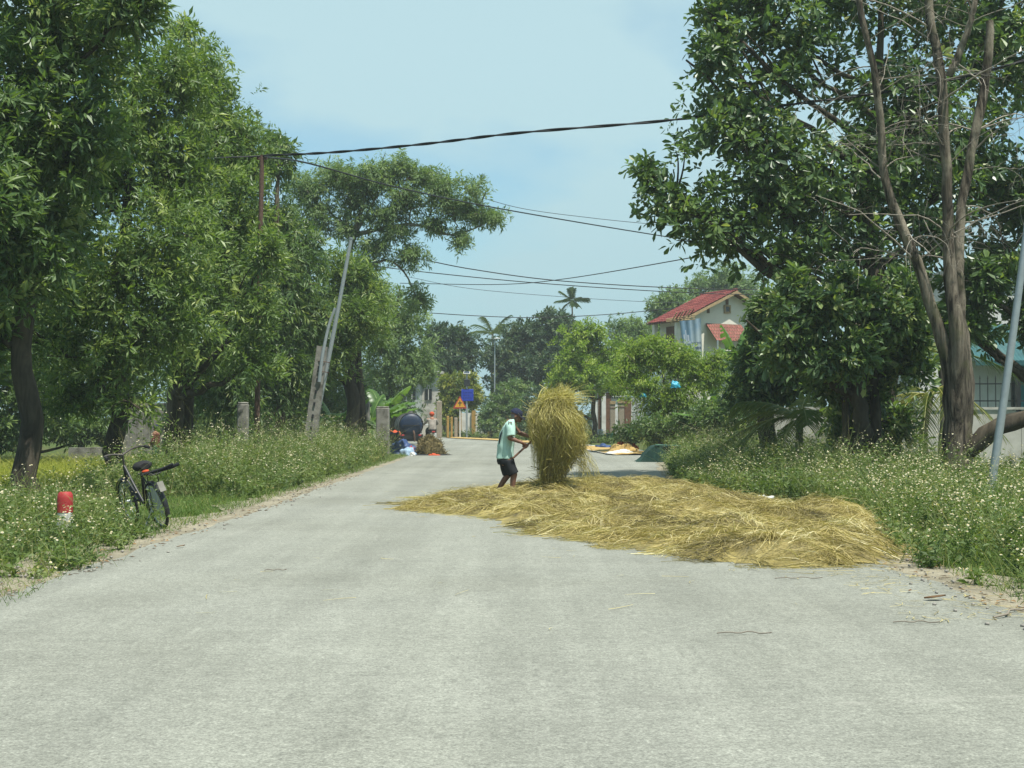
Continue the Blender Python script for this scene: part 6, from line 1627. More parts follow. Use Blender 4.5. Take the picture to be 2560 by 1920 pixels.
# ------------------------------------------------------------------ left background: walls, posts, watcher
def left_things():
    D = 50.0
    root = thing('low_wall', 'low pale concrete wall at the far side of the rice field', 'wall', (W(280, 0, D)[0], D, -.5))
    xs = [W(p, 0, D)[0] for p in (185, 240, 300, 345, 392, 440)]; zt = W(0, 1119, D)[2]
    for k in range(5): MB().box([(xs[k] + xs[k + 1]) / 2, D + .02 * (k % 2), (zt - .55) / 2 + .012 * (k % 3)], (xs[k + 1] - xs[k] - .02, .35, zt + .55)).build('slab', M['concrete'], root)
    root = thing('panel_wall', 'grey wall of upright concrete panels behind the rice field', 'wall', (W(400, 0, D + 2)[0], D + 2, -.5))
    zt = W(0, 1008, D + 2)[2]
    for k in range(9):
        a, b = W(300 + k * 17, 0, D + 2)[0], W(317 + k * 17, 0, D + 2)[0]
        MB().box([(a + b) / 2, D + 2 + .015 * (k % 2), zt / 2 - .25], (b - a - .015, .08, zt + .5)).build('panel', M['concrete'], root)
    MB().box([W(411, 0, D + 2)[0], D + 1.93, W(0, 1047, D + 2)[2]], (.09, .02, .16)).build('notice', M['white'], root)
    for px, w, y0, dd, lab in ((608, .30, 1008, 36.5, 'short round topped concrete stump among the trees above the weeds'), (957, .46, 1018, 46, 'tall square concrete gate post beside the table'), (912, .36, 1006, 47, 'narrow mossy concrete post right of the dark twin trunks')):
        p = W(px, y0, dd); r = thing('concrete_post', lab, 'post', (p[0], dd, -.05))
        MB().box([p[0], dd, p[2] / 2 - .05], (w, w * .8, p[2] + .05), bevel=.03).build('shaft', M['concrete'], r)
        MB().box([p[0], dd, p[2] + .0], (w * .92, w * .72, .06), bevel=.02).build('top', M['concrete'], r)
    # someone standing at the edge of the field
    Dp = 46.0; x = W(398, 0, Dp)[0]; zg = float(gz(x, Dp)); o = np.array([x, Dp, zg])
    root = thing('person', 'person in a dark blue cap and maroon top standing by the rice field', 'person', o)
    zt = W(0, 1063, Dp)[2] - zg; k = zt / 1.62
    def T(a, b, c): return o + np.array([a, b, c]) * k
    b = MB(); b.ell(T(0, 0, 1.50), np.array([.085, .095, .115]) * k); b.ell(T(-.085, -.02, 1.47), np.array([.02, .02, .02]) * k); limb_to(b, [T(0, 0, 1.30), T(0, 0, 1.42)], np.array([.06, .055]) * k)
    limb_to(b, [T(0, 0, .85), T(0, 0, 1.1), T(0, 0, 1.28)], np.array([.13, .13, .14]) * k)
    for s_ in (-1, 1):
        limb_to(b, [T(0, s_ * .18, 1.3), T(-.05, s_ * .23, 1.05), T(-.16, s_ * .18, .92)], np.array([.05, .042, .032]) * k); b.ell(T(-.20, s_ * .17, .90), np.array([.05, .028, .04]) * k)
        for q in range(4): limb_to(b, [T(-.22, s_ * .17 + (q - 1.5) * .016, .91), T(-.255, s_ * .16 + (q - 1.5) * .016, .88)], np.array([.011, .008]) * k, 6)
        limb_to(b, [T(-.01, s_ * .09, .85), T(-.01, s_ * .1, .47), T(.01, s_ * .1, .08)], np.array([.085, .058, .04]) * k); limb_to(b, [T(.0, s_ * .1, .05), T(-.15, s_ * .1, .03)], np.array([.04, .03]) * k)
    solid('body', b, M['skin_far'], root, .012, 2, .4)
    s = MB(); X = np.array([1, 0, 0.]) * k; Y = np.array([0, 1, 0.]) * k
    s.loft([(T(0, 0, .80), X * .15, Y * .19), (T(0, 0, 1.1), X * .145, Y * .19), (T(0, 0, 1.29), X * .13, Y * .21), (T(0, 0, 1.38), X * .07, Y * .08)], n=18)
    for s_ in (-1, 1): s.tube(spline([T(0, s_ * .17, 1.29), T(-.05, s_ * .23, 1.05), T(-.14, s_ * .19, .94)], 8), np.linspace(.072, .055, 8) * k, 12)
    solid('jacket', s, M['maroon'], root, .013, 2, .5)
    t = MB()
    for s_ in (-1, 1): t.tube(spline([T(-.0, s_ * .085, .88), T(-.01, s_ * .1, .5), T(.005, s_ * .1, .12)], 8), np.linspace(.11, .075, 8) * k, 12)
    solid('trousers', t, M['green_cloth'], root, .013, 2, .5)
    c = MB(); c.ell(T(.005, 0, 1.56), np.array([.105, .108, .085]) * k); c.ell(T(-.11, 0, 1.545), np.array([.08, .075, .012]) * k); c.build('cap', M['navy'], root)
left_things()

# house behind the tanker
def back_house():
    D = 92.0
    root = thing('house', 'grey green house with pale walls beyond the tank trailer', 'house', (W(1040, 0, D)[0], D + 3, -.03))
    for a, b, t, dd, mt in ((985, 1052, 955, 0, 'grey_wall'), (1050, 1100, 935, 2, 'concrete_pale')):
        xa, xb = W(a, 0, D + dd)[0], W(b, 0, D + dd)[0]; z = W(0, t, D + dd)[2]
        MB().box([(xa + xb) / 2, D + dd + 3, z / 2], (xb - xa, 6, z)).build('wall', M[mt], root)
        MB().box([(xa + xb) / 2, D + dd + 2.9, z + .1], (xb - xa + .5, 6.6, .2)).build('roof', M['concrete_pale'], root)
    for px, py in ((1006, 985), (1030, 985), (1066, 985)):
        p = W(px, py, D - .05); w_ = MB().box([p[0], D - .03 + (2 if px > 1052 else 0), p[2]], (.5, .1, .8)).build('window', M['glass'], root)
        MB().box([p[0], D - .10 + (2 if px > 1052 else 0), p[2]], (.05, .05, .8)).build('mullion', M['white'], w_)
    for a, b, t, mt, lab in ((1093, 1106, 1003, 'timber', 'tallest tan gate pillar right behind the motorbike rider'), (1118, 1124, 1040, 'yellow', 'slim ochre post next to the tallest tan pillar'), (1128, 1133, 1042, 'yellow', 'slim ochre post between another ochre post and a tan pillar'), (1137, 1145, 1044, 'timber', 'short tan pillar close to the triangular warning sign')):
        gt = thing('gate_post', lab, 'post', (W((a + b) / 2, 0, 86)[0], 86, -.03), 'gate pillars near the grey green house')
        xa, xb = W(a, 0, 86)[0], W(b, 0, 86)[0]; z = W(0, t, 86)[2]; MB().box([(xa + xb) / 2, 86, z / 2], (xb - xa, .3, z), bevel=.03).build('pillar', M[mt], gt)
    fe = thing('garden_wall', 'pale garden wall glimpsed through the bushes near the road bend', 'wall', (W(1235, 0, 96)[0], 96, -.03))
    xs = [W(p, 0, 96)[0] for p in (1150, 1185, 1225, 1265, 1300, 1340)]
    for k in range(5): MB().box([(xs[k] + xs[k + 1]) / 2, 96, .85], (xs[k + 1] - xs[k] - .05, .2, 1.75)).build('panel', M['white_wall'], fe)
    for k in range(6): MB().box([xs[k], 95.9, .95], (.3, .34, 1.95)).build('pillar', M['yellow'], fe)
back_house()

# ------------------------------------------------------------------ road signs
def signs():
    D = 88.0; b = G(1168, 1094, 0); b = np.array([W(1168, 0, D)[0], D, -.03]); zt = W(0, 934, D)[2]
    root = thing('road_sign', 'blue square road sign on a grey post with a solar panel on top', 'road sign', b)
    MB().tube([b, [b[0], D, zt]], .07, 12).build('post', M['steel'], root)
    zc = W(0, 988, D)[2]; h = .40
    bo = MB().box([b[0] + .04, D - .1, zc], (.84, .05, .82), bevel=.02).build('blue_board', M['blue'], root)
    for r, (z, wds) in enumerate(((.18, (.10, .13, .09, .12)), (-.02, (.14, .08, .12)), (-.20, (.10, .10, .16, .08)))):
        x = b[0] - .26
        for w in wds: MB().box([x + w / 2, D - .128, zc + z], (w, .008, .09)).build('letter_block', M['blue_dark'], bo); x += w + .05
    MB().box([b[0] + .02, D - .1, W(0, 957, D)[2]], (.40, .22, .46), bevel=.02).build('lamp_box', M['black'], root)
    for s_ in (-1, 1): MB().tube([[b[0] + s_ * .15, D - .06, W(0, 948, D)[2]], [b[0] + s_ * .15, D - .06, zt]], .012, 6).build('strut', M['black'], root)
    pn = MB().box([b[0], D - .05, zt + .05], (.46, .42, .04), np.array(Matrix.Rotation(math.radians(24), 3, 'X')), bevel=.005).build('solar_frame', M['white'], root)
    MB().box([b[0], D - .055, zt + .075], (.38, .34, .015), np.array(Matrix.Rotation(math.radians(24), 3, 'X'))).build('solar_glass', M['panel'], pn)
    D = 86.0; x = W(1151, 0, D)[0]
    root = thing('warning_sign', 'yellow triangular crossroads warning sign with a red border', 'road sign', (x, D, -.03))
    MB().tube([[x, D, -.03], [x, D, W(0, 1000, D)[2]]], .05, 10).build('post', M['white'], root)
    z0, z1 = W(0, 1018, D)[2], W(0, 995, D)[2]; zc = z0 + (z1 - z0) * .40
    def tri(s, y, th):
        H = (z1 - z0) * s; w = H * 1.12; a = [(x - w / 2, zc - H * .40), (x + w / 2, zc - H * .40), (x, zc + H * .60)]
        v = [[p, y, q] for p, q in a] + [[p, y + th, q] for p, q in a]
        return MB().add(v, [[0, 1, 2], [5, 4, 3]]).add(v, [[0, 3, 4, 1], [1, 4, 5, 2], [2, 5, 3, 0]])
    tb = tri(1.35, D - .09, .03).build('red_border', M['red'], root); tri(1.0, D - .10, .008).build('yellow_face', M['sign_yellow'], tb)
    MB().box([x, D - .107, zc + .02], (.055, .008, .36)).build('cross_upright', M['black'], tb); MB().box([x, D - .113, zc + .04], (.26, .003, .055)).build('cross_bar', M['black'], tb)
signs()

# ------------------------------------------------------------------ tank trailer, motorbike with rider
def tanker():
    D = 63.0; cx = W(1030, 0, D)[0]; zt = W(0, 1033, D)[2]; r = .58
    hd = nrm([-.20, 1.0, 0]); sd = np.array([hd[1], -hd[0], 0]); up = np.array([0, 0, 1.0])
    o = np.array([cx, D, 0.0]); root = thing('tank_trailer', 'dark blue ended cylindrical tank on a two wheeled trailer parked at the roadside', 'trailer', o)
    zc = zt - r
    def T(f, s, z): return o + hd * f + sd * s + up * z
    rings = [(T(f, 0, zc), sd * rr, up * rr) for f, rr in ((.0, r), (.05, r * 1.02), (1.0, r * 1.02), (2.3, r * 1.02), (2.36, r))]
    MB().loft(rings, n=36).build('tank', M['tank_grey'], root)
    e = MB().loft([(T(f, 0, zc), sd * rr, up * rr) for f, rr in ((.0, r * .985), (-.06, r * .93), (-.12, r * .75), (-.15, r * .45), (-.16, r * .1))], n=36).build('end_cap', M['tank_blue'], root)
    MB().torus(T(-.01, 0, zc), r * 1.0, .03, hd, 36, 8).build('rim_ring', M['black'], root)
    for f in (.7, 1.5): MB().torus(T(f, 0, zc), r * 1.03, .018, hd, 36, 6).build('strap', M['black'], root)
    MB().tube([T(1.1, 0, zt - .02), T(1.1, 0, zt + .12)], .2, 18).build('hatch', M['tank_grey'], root)
    MB().box(T(-.17, 0, zc - .02), (r * 1.5, .03, .05), np.stack([sd, hd, up], 1)).build('end_seam', M['black'], root)
    rot = np.stack([sd, hd, up], 1)
    ch = MB()
    for s_ in (-.38, .38): ch.box(T(1.1, s_, zc - r - .02), (.09, 2.6, .12), rot)
    ch.box(T(-.1, 0, zc - r - .02), (1.1, .1, .14), rot); ch.build('chassis', M['black'], root)
    for s_ in (-.5, .5):
        c = T(.85, s_, .32); w_ = MB().torus(c, .23, .09, sd, 28, 10).build('wheel', M['rubber'], root); MB().tube([c - sd * .05, c + sd * .05], .15, 18).build('rim', M['steel'], w_)
        gd = MB(); A = np.linspace(.2, math.pi - .2, 10); v = []
        for q in A: v += [c + hd * math.cos(q) * .37 + up * math.sin(q) * .37 - sd * .11, c + hd * math.cos(q) * .37 + up * math.sin(q) * .37 + sd * .11]
        gd.add(v, [[2 * k, 2 * k + 1, 2 * k + 3, 2 * k + 2] for k in range(9)], 0, .5, True); gd.build('mudguard', M['black'], root)
    MB().tube(spline([T(-.17, .1, zc - .3), T(-.25, .12, zc - .42), T(-.22, .15, .2)], 7), .05, 10).build('outlet_pipe', M['rust'], root)
    fl = MB(); fl.box(T(-.1, 0, .38), (1.15, .03, .34), rot); fl.build('rear_flap', M['rubber'], root)
    for s_ in (-.42, .42): MB().box(T(-.13, s_, .50), (.14, .04, .08), rot, bevel=.01).build('tail_lamp', M['red'], root)
    MB().tube([T(2.3, 0, .42), T(3.3, 0, .40)], .05, 8).build('drawbar', M['black'], root)
tanker()
def motorbike():
    D = 61.0; cx = W(1083, 0, D)[0]; o = np.array([cx, D, 0.0]); hd = nrm([-.22, 1.0, 0]); sd = np.array([hd[1], -hd[0], 0]); up = np.array([0, 0, 1.0])
    rot = np.stack([sd, hd, up], 1)
    def T(f, s, z): return o + hd * f + sd * s + up * z
    root = thing('motorbike', 'small dark motorbike with a white rear plate ridden past the tank trailer', 'motorbike', o)
    for f in (0, 1.2):
        w = MB().torus(T(f, 0, .29), .245, .045, sd, 28, 8).build('wheel', M['rubber'], root); MB().tube([T(f, -.04, .29), T(f, .04, .29)], .06, 12).build('hub', M['steel'], w)
        sp = MB()
        for k in range(8): a = k * math.pi / 4; sp.tube([T(f, 0, .29), T(f, 0, .29) + (hd * math.cos(a) + up * math.sin(a)) * .23], .008, 5, caps=False)
        sp.build('spokes', M['steel'], w)
    b = MB(); b.loft([(T(f, 0, z), sd * w, up * h) for f, z, w, h in ((-.32, .66, .05, .05), (-.15, .66, .12, .10), (.15, .60, .14, .14), (.45, .50, .12, .14), (.75, .50, .10, .13), (.95, .66, .11, .16), (1.0, .86, .09, .08))], n=14); b.build('body', M['black'], root)
    MB().loft([(T(f, 0, z), sd * w, up * h) for f, z, w, h in ((-.25, .76, .08, .03), (-.1, .77, .13, .05), (.3, .74, .13, .05), (.5, .71, .09, .03))], n=14).build('seat', M['rubber'], root)
    MB().tube(spline([T(.98, -.32, 1.0), T(1.02, -.15, 1.02), T(1.02, .15, 1.02), T(.98, .32, 1.0)], 9), .016, 8).build('handlebar', M['steel'], root)
    for s_ in (-1, 1):
        MB().tube([T(1.02, s_ * .05, .95), T(1.2, s_ * .05, .29)], .022, 8).build('fork_leg', M['steel'], root)
        m = MB(); m.tube([T(1.0, s_ * .27, 1.0), T(1.0, s_ * .34, 1.16)], .008, 5); m.ell(T(.99, s_ * .36, 1.19), (.06, .02, .045)); m.build('mirror', M['black'], root)
    MB().box(T(-.30, 0, .52), (.30, .03, .22), rot, bevel=.02).build('white_plate', M['white'], root)
    MB().box(T(-.34, 0, .70), (.16, .05, .06), rot, bevel=.01).build('tail_lamp', M['red'], root)
    MB().tube([T(.3, .14, .32), T(-.3, .17, .38)], .045, 10).build('exhaust', M['steel'], root)
    # rider
    r = thing('person', 'motorbike rider seen from behind in an orange helmet and grey beige shirt', 'person', T(.15, 0, .76))
    y = MB()
    limb_to(y, [T(.10, 0, .84), T(.12, 0, 1.05), T(.18, 0, 1.28)], [.13, .125, .14]); limb_to(y, [T(.2, 0, 1.32), T(.22, 0, 1.42)], [.06, .055]); y.ell(T(.23, 0, 1.50), (.085, .1, .115))
    for s_ in (-1, 1):
        limb_to(y, [T(.2, s_ * .19, 1.29), T(.42, s_ * .30, 1.10), T(.72, s_ * .31, 1.04)], [.05, .042, .032]); limb_to(y, [T(.72, s_ * .31, 1.04), T(.90, s_ * .30, 1.02)], [.032, .03])
        for q in range(4): limb_to(y, [T(.90, s_ * (.25 + q * .022), 1.045), T(1.0, s_ * (.25 + q * .022), 1.02), T(.98, s_ * (.25 + q * .022), .985)], [.011, .01, .008], 6)
        limb_to(y, [T(.12, s_ * .10, .84), T(.52, s_ * .18, .76), T(.45, s_ * .17, .36)], [.09, .065, .045]); limb_to(y, [T(.42, s_ * .17, .33), T(.60, s_ * .18, .29)], [.042, .032])
    solid('body', y, M['skin_far'], r, .012, 2, .4)
    s = MB(); s.loft([(T(.09, 0, .80), sd * .19, hd * .15), (T(.12, 0, 1.05), sd * .185, hd * .15), (T(.17, 0, 1.28), sd * .21, hd * .13), (T(.21, 0, 1.37), sd * .08, hd * .07)], n=18)
    for s_ in (-1, 1): s.tube(spline([T(.19, s_ * .17, 1.29), T(.42, s_ * .30, 1.10), T(.66, s_ * .31, 1.05)], 8), np.linspace(.075, .05, 8), 12)
    so = solid('shirt', s, M['shirt_grey'], r, .013, 2, .5)
    t = MB()
    for s_ in (-1, 1): t.tube(spline([T(.10, s_ * .09, .84), T(.52, s_ * .18, .76), T(.45, s_ * .17, .42)], 10), np.linspace(.11, .065, 10), 12)
    solid('trousers', t, M['shorts'], r, .013, 2, .5)
    hm = MB(); hm.ell(T(.22, 0, 1.545), (.125, .14, .115)); he = hm.build('helmet', M['orange'], r)
motorbike()

# ------------------------------------------------------------------ clutter at the left bend
def heap(name, label, cat, c, rx, ry, h, mat, seed, strands=0, smat=None, lump=.25):
    rg = np.random.default_rng(seed); n, m = 30, 12; mb = MB(); th = np.linspace(0, math.pi / 2, m); a = np.arange(n) * 2 * math.pi / n
    v = np.stack([np.sin(th)[:, None] * np.cos(a) * rx, np.sin(th)[:, None] * np.sin(a) * ry, np.repeat(np.cos(th)[:, None], n, 1) * h], -1).reshape(-1, 3)
    d = 1 + lump * wave(v / max(rx, ry), .9, seed, 3)[:, None]; v = v * np.concatenate([d, d, d], 1)
    i = np.arange(m - 1)[:, None] * n; j = np.arange(n)[None]
    mb.add(v + c, np.stack([i + j, i + n + j, i + n + (j + 1) % n, i + (j + 1) % n], -1).reshape(-1, 4), 0, np.clip(.4 + .2 * rg.standard_normal(len(v)), 0, 1), True)
    if strands:
        k = rg.integers(0, len(v), strands); p = v[k] + c; dd = nrm(rg.standard_normal((strands, 3))); L = rg.uniform(.1, .4, strands); u = np.linspace(-.5, .5, 4)[None, :, None]
        P = p[:, None] + dd[:, None] * L[:, None, None] * u; P[..., 2] = np.maximum(P[..., 2], .02)
        vv, f = ribbons(P, np.full(strands, .016), rg.standard_normal((strands, 3)), .5); mb.add(vv, f, 0, np.repeat(rg.random(strands), 8))
    return tag(mb.build(name, mat), label, cat)
c = np.array([W(1078, 0, 47)[0], 47.0, 0]); heap('hay_mound', 'rounded mound of old brown hay at the left road edge', 'hay', c, .50, .45, .60, M['hay_old'], 61, 1800, lump=.2)
c = np.array([W(1006, 0, 48.5)[0], 48.5, 0]); heap('tarp_bundle', 'crumpled dark blue tarpaulin in front of the tank trailer', 'tarpaulin', c, .62, .45, .40, M['tarp_blue'], 62, lump=.55)
c = np.array([W(1022, 0, 46.4)[0], 46.4, 0]); heap('sack', 'pale blue sack lying beside the hay mound', 'sack', c, .30, .24, .26, M['tarp_pale'], 63, lump=.4)
c = np.array([W(1034, 0, 45.9)[0], 45.9, 0]); heap('sack', 'small white bag at the end of the pale blue sack', 'sack', c, .11, .1, .13, M['sack_white'], 64, lump=.4)
c = np.array([W(1029, 0, 46.6)[0], 46.6, .16]); heap('rag', 'red rag lying on the pale blue sack', 'rag', c, .12, .1, .16, M['red'], 65, lump=.5)
c = np.array([W(1086, 0, 46.2)[0], 46.2, 0]); heap('rag', 'orange rag on the ground before the hay mound', 'rag', c, .18, .12, .07, M['orange'], 66, lump=.4)
c = np.array([W(1060, 0, 46.5)[0], 46.5, 0.004]); heap('tarp_bundle', 'flat dark tarpaulin spread under the hay mound', 'tarpaulin', c + [.1, .3, 0], .95, .7, .035, M['shorts'], 67, lump=.25)
def table():
    D = 53.0; x = W(984, 0, D)[0]; r = thing('table', 'low trestle table covered by a dark sheet and orange cloth', 'table', (x, D, -.03)); z = W(0, 1083, D)[2]
    MB().box([x, D, z], (.62, .5, .04), bevel=.01).build('tabletop', M['tarp_blue'], r)
    for sx in (-1, 1):
        for sy in (-1, 1): MB().box([x + sx * .27, D + sy * .2, (z - .02) / 2 - .015], (.04, .04, z - .03)).build('leg', M['black'], r)
    c = MB(); n = 10; V = []
    for j in range(n + 1):
        for i in range(n + 1):
            u, w = i / n - .5, j / n - .5; V.append([x + .08 + u * .5, D - .1 + w * .42, z + .05 + .06 * math.sin(u * 7 + 1) * math.cos(w * 6) + .07 * (.5 - abs(u)) - (.10 if abs(u) > .45 else 0)])
    F = [[j * (n + 1) + i, j * (n + 1) + i + 1, (j + 1) * (n + 1) + i + 1, (j + 1) * (n + 1) + i] for j in range(n) for i in range(n)]
    tag(c.add(V, F, 0, .5, True).build('cloth', M['orange']), 'orange cloth draped on the low trestle table', 'cloth')
    hc = np.array([W(915, 0, 46.5)[0], 46.5, .35]); heap('rag', 'pinkish orange rag caught in the weeds by the twin trunks', 'rag', hc, .18, .12, .16, M['orange'], 68, lump=.5)
table()

# ------------------------------------------------------------------ drying grain along the outer bend
def grain(label, A, B_, w, seed):
    rg = np.random.default_rng(seed); A = np.array(A); B_ = np.array(B_); d = nrm(B_ - A); s = np.array([d[1], -d[0]])
    n = 40; t = np.linspace(0, 1, n); r = thing('grain_sheet', label, 'drying grain', (*(A + B_) / 2, .004), 'sheets of drying grain')
    def sheet(w0, w1, z, hum, seed2, mat, name, m=9):
        V = []; T = []
        for k in range(n):
            e0 = w0 + .10 * wave(np.array([[t[k] * 9, 0.]]), 1.3, seed2)[0]; e1 = w1 + .10 * wave(np.array([[t[k] * 9, 3.]]), 1.3, seed2)[0]
            for q in range(m):
                f = q / (m - 1); p = A + (B_ - A) * t[k] + s * (e0 + (e1 - e0) * f)
                V.append([p[0], p[1], z + hum * math.sin(f * math.pi) ** .5 * (1 + .3 * rg.standard_normal()) + (.03 if hum == 0 and q in (0, m - 1) else 0)])
        F = [[k * m + q, k * m + q + 1, k * m + m + q + 1, k * m + m + q] for k in range(n - 1) for q in range(m - 1)]
        return MB().add(V, F, 0, .5, True).build(name, mat, r)
    sheet(-w / 2 - .12, w / 2 + .12, .012, 0, seed, M['sack_white'], 'sheet'); sheet(-w / 2, w / 2, .02, .05, seed + 1, M['grain'], 'grain')
grain('tan grain drying on a white sheet nearest the green netting', (4.2, 46.5), (3.1, 59), 1.9, 71)
grain('tan grain drying on a white sheet along the middle of the bend', (2.6, 60.5), (.1, 73), 1.5, 72)
grain('tan grain drying on a white sheet at the far end of the bend', (-.3, 74), (-4.6, 86), 1.2, 73)
c = G(1690, 1118, 0); heap('rag', 'crumpled red orange plastic at the edge of the weeds', 'rag', np.array([W(1560, 0, 52)[0], 52.0, .05]), .45, .3, .32, M['orange'], 81, lump=.6)
heap('rubble_heap', 'low heap of tan earth beside the drying grain', 'earth heap', np.array([W(1555, 0, 49.5)[0], 49.5, 0]), .55, .4, .34, M['grain'], 82, lump=.4)
heap('tarp_bundle', 'small blue tarpaulin corner on the drying grain', 'tarpaulin', np.array([W(1505, 0, 56)[0], 56.0, .03]), .32, .25, .18, M['tarp_blue'], 83, lump=.5)
heap('sack', 'white plastic sack at the end of the drying grain', 'sack', np.array([W(1545, 0, 47.5)[0], 47.5, .02]), .45, .25, .14, M['sack_white'], 84, lump=.5)
heap('plastic_bag', 'crumpled white plastic bag at the edge of the straw and weeds', 'plastic bag', np.array([W(1905, 0, 19.6)[0], 19.6, .05]), .13, .10, .12, M['sack_white'], 85, lump=.5)
def netting():
    p = G(1620, 1155, 0); D = p[1]; k = D / FPX; x0, x1 = W(1588, 0, D)[0], W(1700, 0, D)[0]; h = (1155 - 1112) * k
    r = thing('netted_crate', 'dark green netting draped over a low frame beside the weeds', 'netting', ((x0 + x1) / 2, D + .4, -.02))
    n = 12; V = []; rg = np.random.default_rng(4)
    prof = [(0, 0, 0), (.10, .0, .10), (.38, .22, .62), (.45, .30, 1.0), (.6, .5, .98), (1.0, .6, .92), (1.0, 1.0, .0)]
    # sloping sheet from the ground up over the frame, then along the top
    nu = 16; nv = 9; V = []
    for j in range(nv):
        f = j / (nv - 1)
        for i in range(nu):
            u = i / (nu - 1); z = h * (smooth01((u) / .42) * (1 - .07 * u)); V.append([x0 + (x1 - x0) * u + .02 * rg.standard_normal(), D + f * .9 + .02 * rg.standard_normal(), float(z) + .012 * rg.standard_normal() - .01])
    F = [[j * nu + i, j * nu + i + 1, (j + 1) * nu + i + 1, (j + 1) * nu + i] for j in range(nv - 1) for i in range(nu - 1)]
    MB().add(V, F, 0, .5, True).build('top_net', M['net_green'], r)
    fv = np.array(V[:nu]); bt = fv.copy(); bt[:, 2] = -.02; bt[:, 1] -= .04
    MB().add(np.vstack([fv, (fv + bt) / 2 + rg.standard_normal((nu, 3)) * .015, bt]), [[a * nu + i, (a + 1) * nu + i, (a + 1) * nu + i + 1, a * nu + i + 1] for a in range(2) for i in range(nu - 1)], 0, .5, True).build('front_net', M['net_green'], r)
    for u in (.42, 1.0):
        for f in (0.03, .87): MB().tube([[x0 + (x1 - x0) * u, D + f, -.02], [x0 + (x1 - x0) * u, D + f, h * .97]], .018, 6).build('leg', M['rust'], r)
    MB().tube([[x0 + (x1 - x0) * .42, D - .02, h * 1.0], [x1, D - .02, h * .94]], .02, 6).build('rail', M['tub_green'], r)
netting()
# cyan bags caught in the light green tree
for px, py, s_, lab in ((1688, 970, .20, 'bright cyan plastic bag caught in the leaning light green tree'), (1608, 993, .12, 'small cyan plastic scrap low in the leaning light green tree')):
    heap('plastic_bag', lab, 'plastic bag', W(px, py, 49.0), s_, s_ * .7, s_ * 1.3, M['cyan'], 91 + px, lump=.5)

# ------------------------------------------------------------------ small litter on the road
rg = np.random.default_rng(33)
def leaf_litter(px, py, L, tone, label, ang):
    p = G(px, py, .012); n = 7; mb = MB(); V = []
    d = np.array([math.cos(ang), math.sin(ang), 0]); s = np.array([-d[1], d[0], 0])
    for k in range(n):
        t = k / (n - 1); w = L * .22 * math.sin(math.pi * min(1, t * .95 + .03)); z = L * .10 * t ** 2 + .004
        for q in (-1, 0, 1): V.append(p + d * L * (t - .5) + s * w * q + [0, 0, z + L * .06 * abs(q)])
    mb.add(V, [[k * 3 + q, k * 3 + q + 1, k * 3 + 4 + q, k * 3 + 3 + q] for k in range(n - 1) for q in range(2)], 0, tone, True)
    tag(mb.build('dry_leaf', M['dryleaf']), label, 'leaf', 'dry leaves on the road')
leaf_litter(2337, 1497, .17, .1, 'curled dark brown leaf beside the pale line at the right road edge', .15)
leaf_litter(2275, 1478, .06, .2, 'tiny dark leaf scrap near the thin straw at the right edge', 1.0)
leaf_litter(452, 1367, .10, .3, 'small tan leaf lying on the left sandy shoulder', .8)
def twig(px, py, L, ang, label, r=.004):
    p = G(px, py, .012); P = [p + np.array([math.cos(ang + .3 * math.sin(k)), math.sin(ang + .3 * math.sin(k)), 0]) * L * (k / 5 - .5) + [0, 0, .01 * (k % 2)] for k in range(6)]
    tag(MB().tube(spline(P, 10), r, 5, tone=.4).build('twig', M['drytwig']), label, 'twig', 'twigs on the road')
twig(1860, 1582, .34, .05, 'thin dry stalk lying across the right lane')
twig(2290, 1555, .30, .0, 'short reddish twig near the right shoulder')
twig(1995, 1445, .40, .1, 'bent dry stalk just in front of the straw')
twig(2520, 1530, .6, .9, 'pale dead stick poking from the weeds at the right edge', .008)
twig(690, 1425, .2, .1, 'short twig in the left half of the lane')
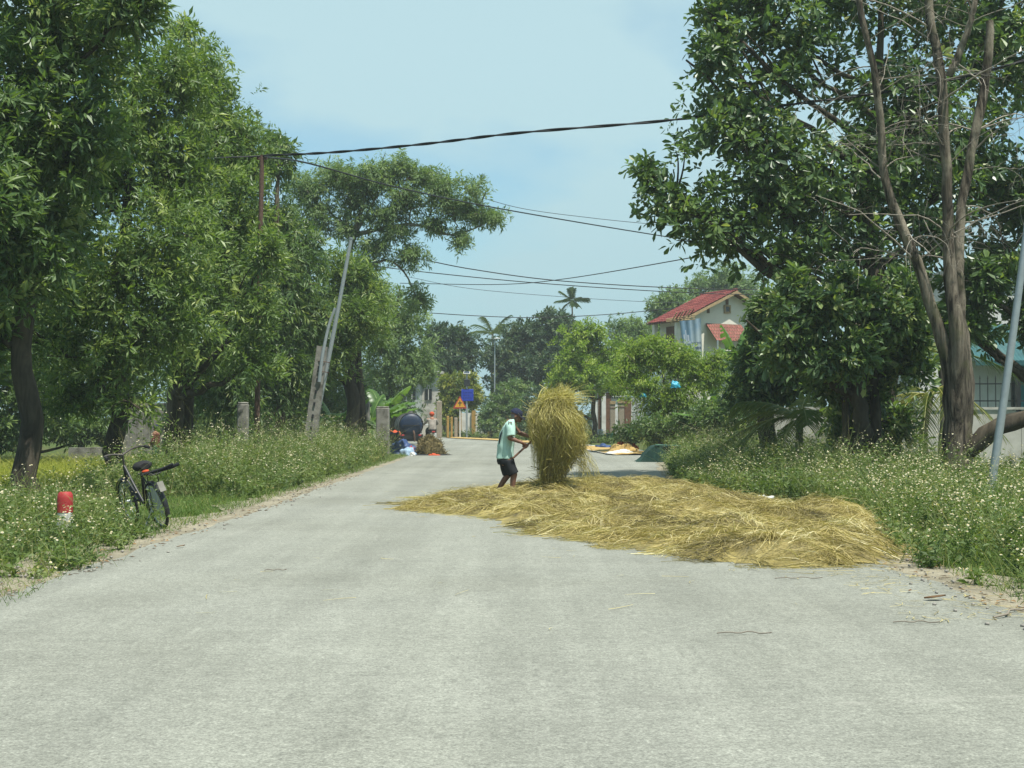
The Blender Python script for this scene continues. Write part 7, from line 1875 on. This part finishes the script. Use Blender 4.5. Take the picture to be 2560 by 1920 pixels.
# pebbles and crumbs along the shoulders
mb = MB()
for k in range(420):
    y = rg.uniform(7.5, 26) if k % 3 else rg.uniform(7.5, 13); lft = rg.random() < .5
    x = (road_left(y) + rg.normal(-.15, .22)) if lft else (road_right(y) + rg.normal(.05, .28))
    if in_poly(np.array([x]), np.array([y]), STRAW)[0]: continue
    s_ = rg.uniform(.006, .022); mb.ell([x, y, s_ * .4], (s_, s_ * rg.uniform(.6, 1), s_ * .6), rotz(rg.uniform(0, 6)), n=6, m=4)
tag(mb.build('pebbles', M['stone']), 'scattered pebbles and crumbs along both road shoulders', 'pebbles', kind='stuff')
# fallen leaves on the shoulders
k = 900; y = rg.uniform(8, 30, k); lft = rg.random(k) < .5
x = np.where(lft, road_left(y) - np.abs(rg.normal(0, .35, k)) + .15, road_right(y) + np.abs(rg.normal(0, .4, k)) - .1)
ok = ~in_poly(x, y, STRAW); x, y = x[ok], y[ok]; k = len(x)
v, f, kk = leaves(np.stack([x, y, np.full(k, .006)], -1), np.stack([np.cos(y * 50), np.sin(y * 50), .05 + 0 * y], -1), np.array([0, 0, 1.0]) + rg.standard_normal((k, 3)) * .25, rg.uniform(.03, .09, k), rg.uniform(.012, .03, k))
tag(MB().add(v, f, 0, np.repeat(rg.random(k), kk)).build('leaf_litter', M['dryleaf']), 'dry fallen leaves strewn along the road shoulders', 'leaves', kind='stuff')
# ------------------------------------------------------------------ light haze in the humid air
def haze():
    m = bpy.data.materials.new('haze_air'); m.use_nodes = True; nt = m.node_tree
    nt.nodes.remove(nt.nodes['Principled BSDF'])
    v = nt.nodes.new('ShaderNodeVolumePrincipled'); v.inputs['Color'].default_value = (.80, .90, .95, 1)
    v.inputs['Density'].default_value = .0006; v.inputs['Anisotropy'].default_value = .1
    nt.links.new(v.outputs[0], nt.nodes['Material Output'].inputs['Volume'])
    o = MB().box((0, 90, 11), (330, 230, 26)).build('haze', m, origin=(0, 90, -2)); tag(o, 'thin humid haze hanging over the whole road and village', 'haze', kind='stuff')
if USE_HAZE: haze()
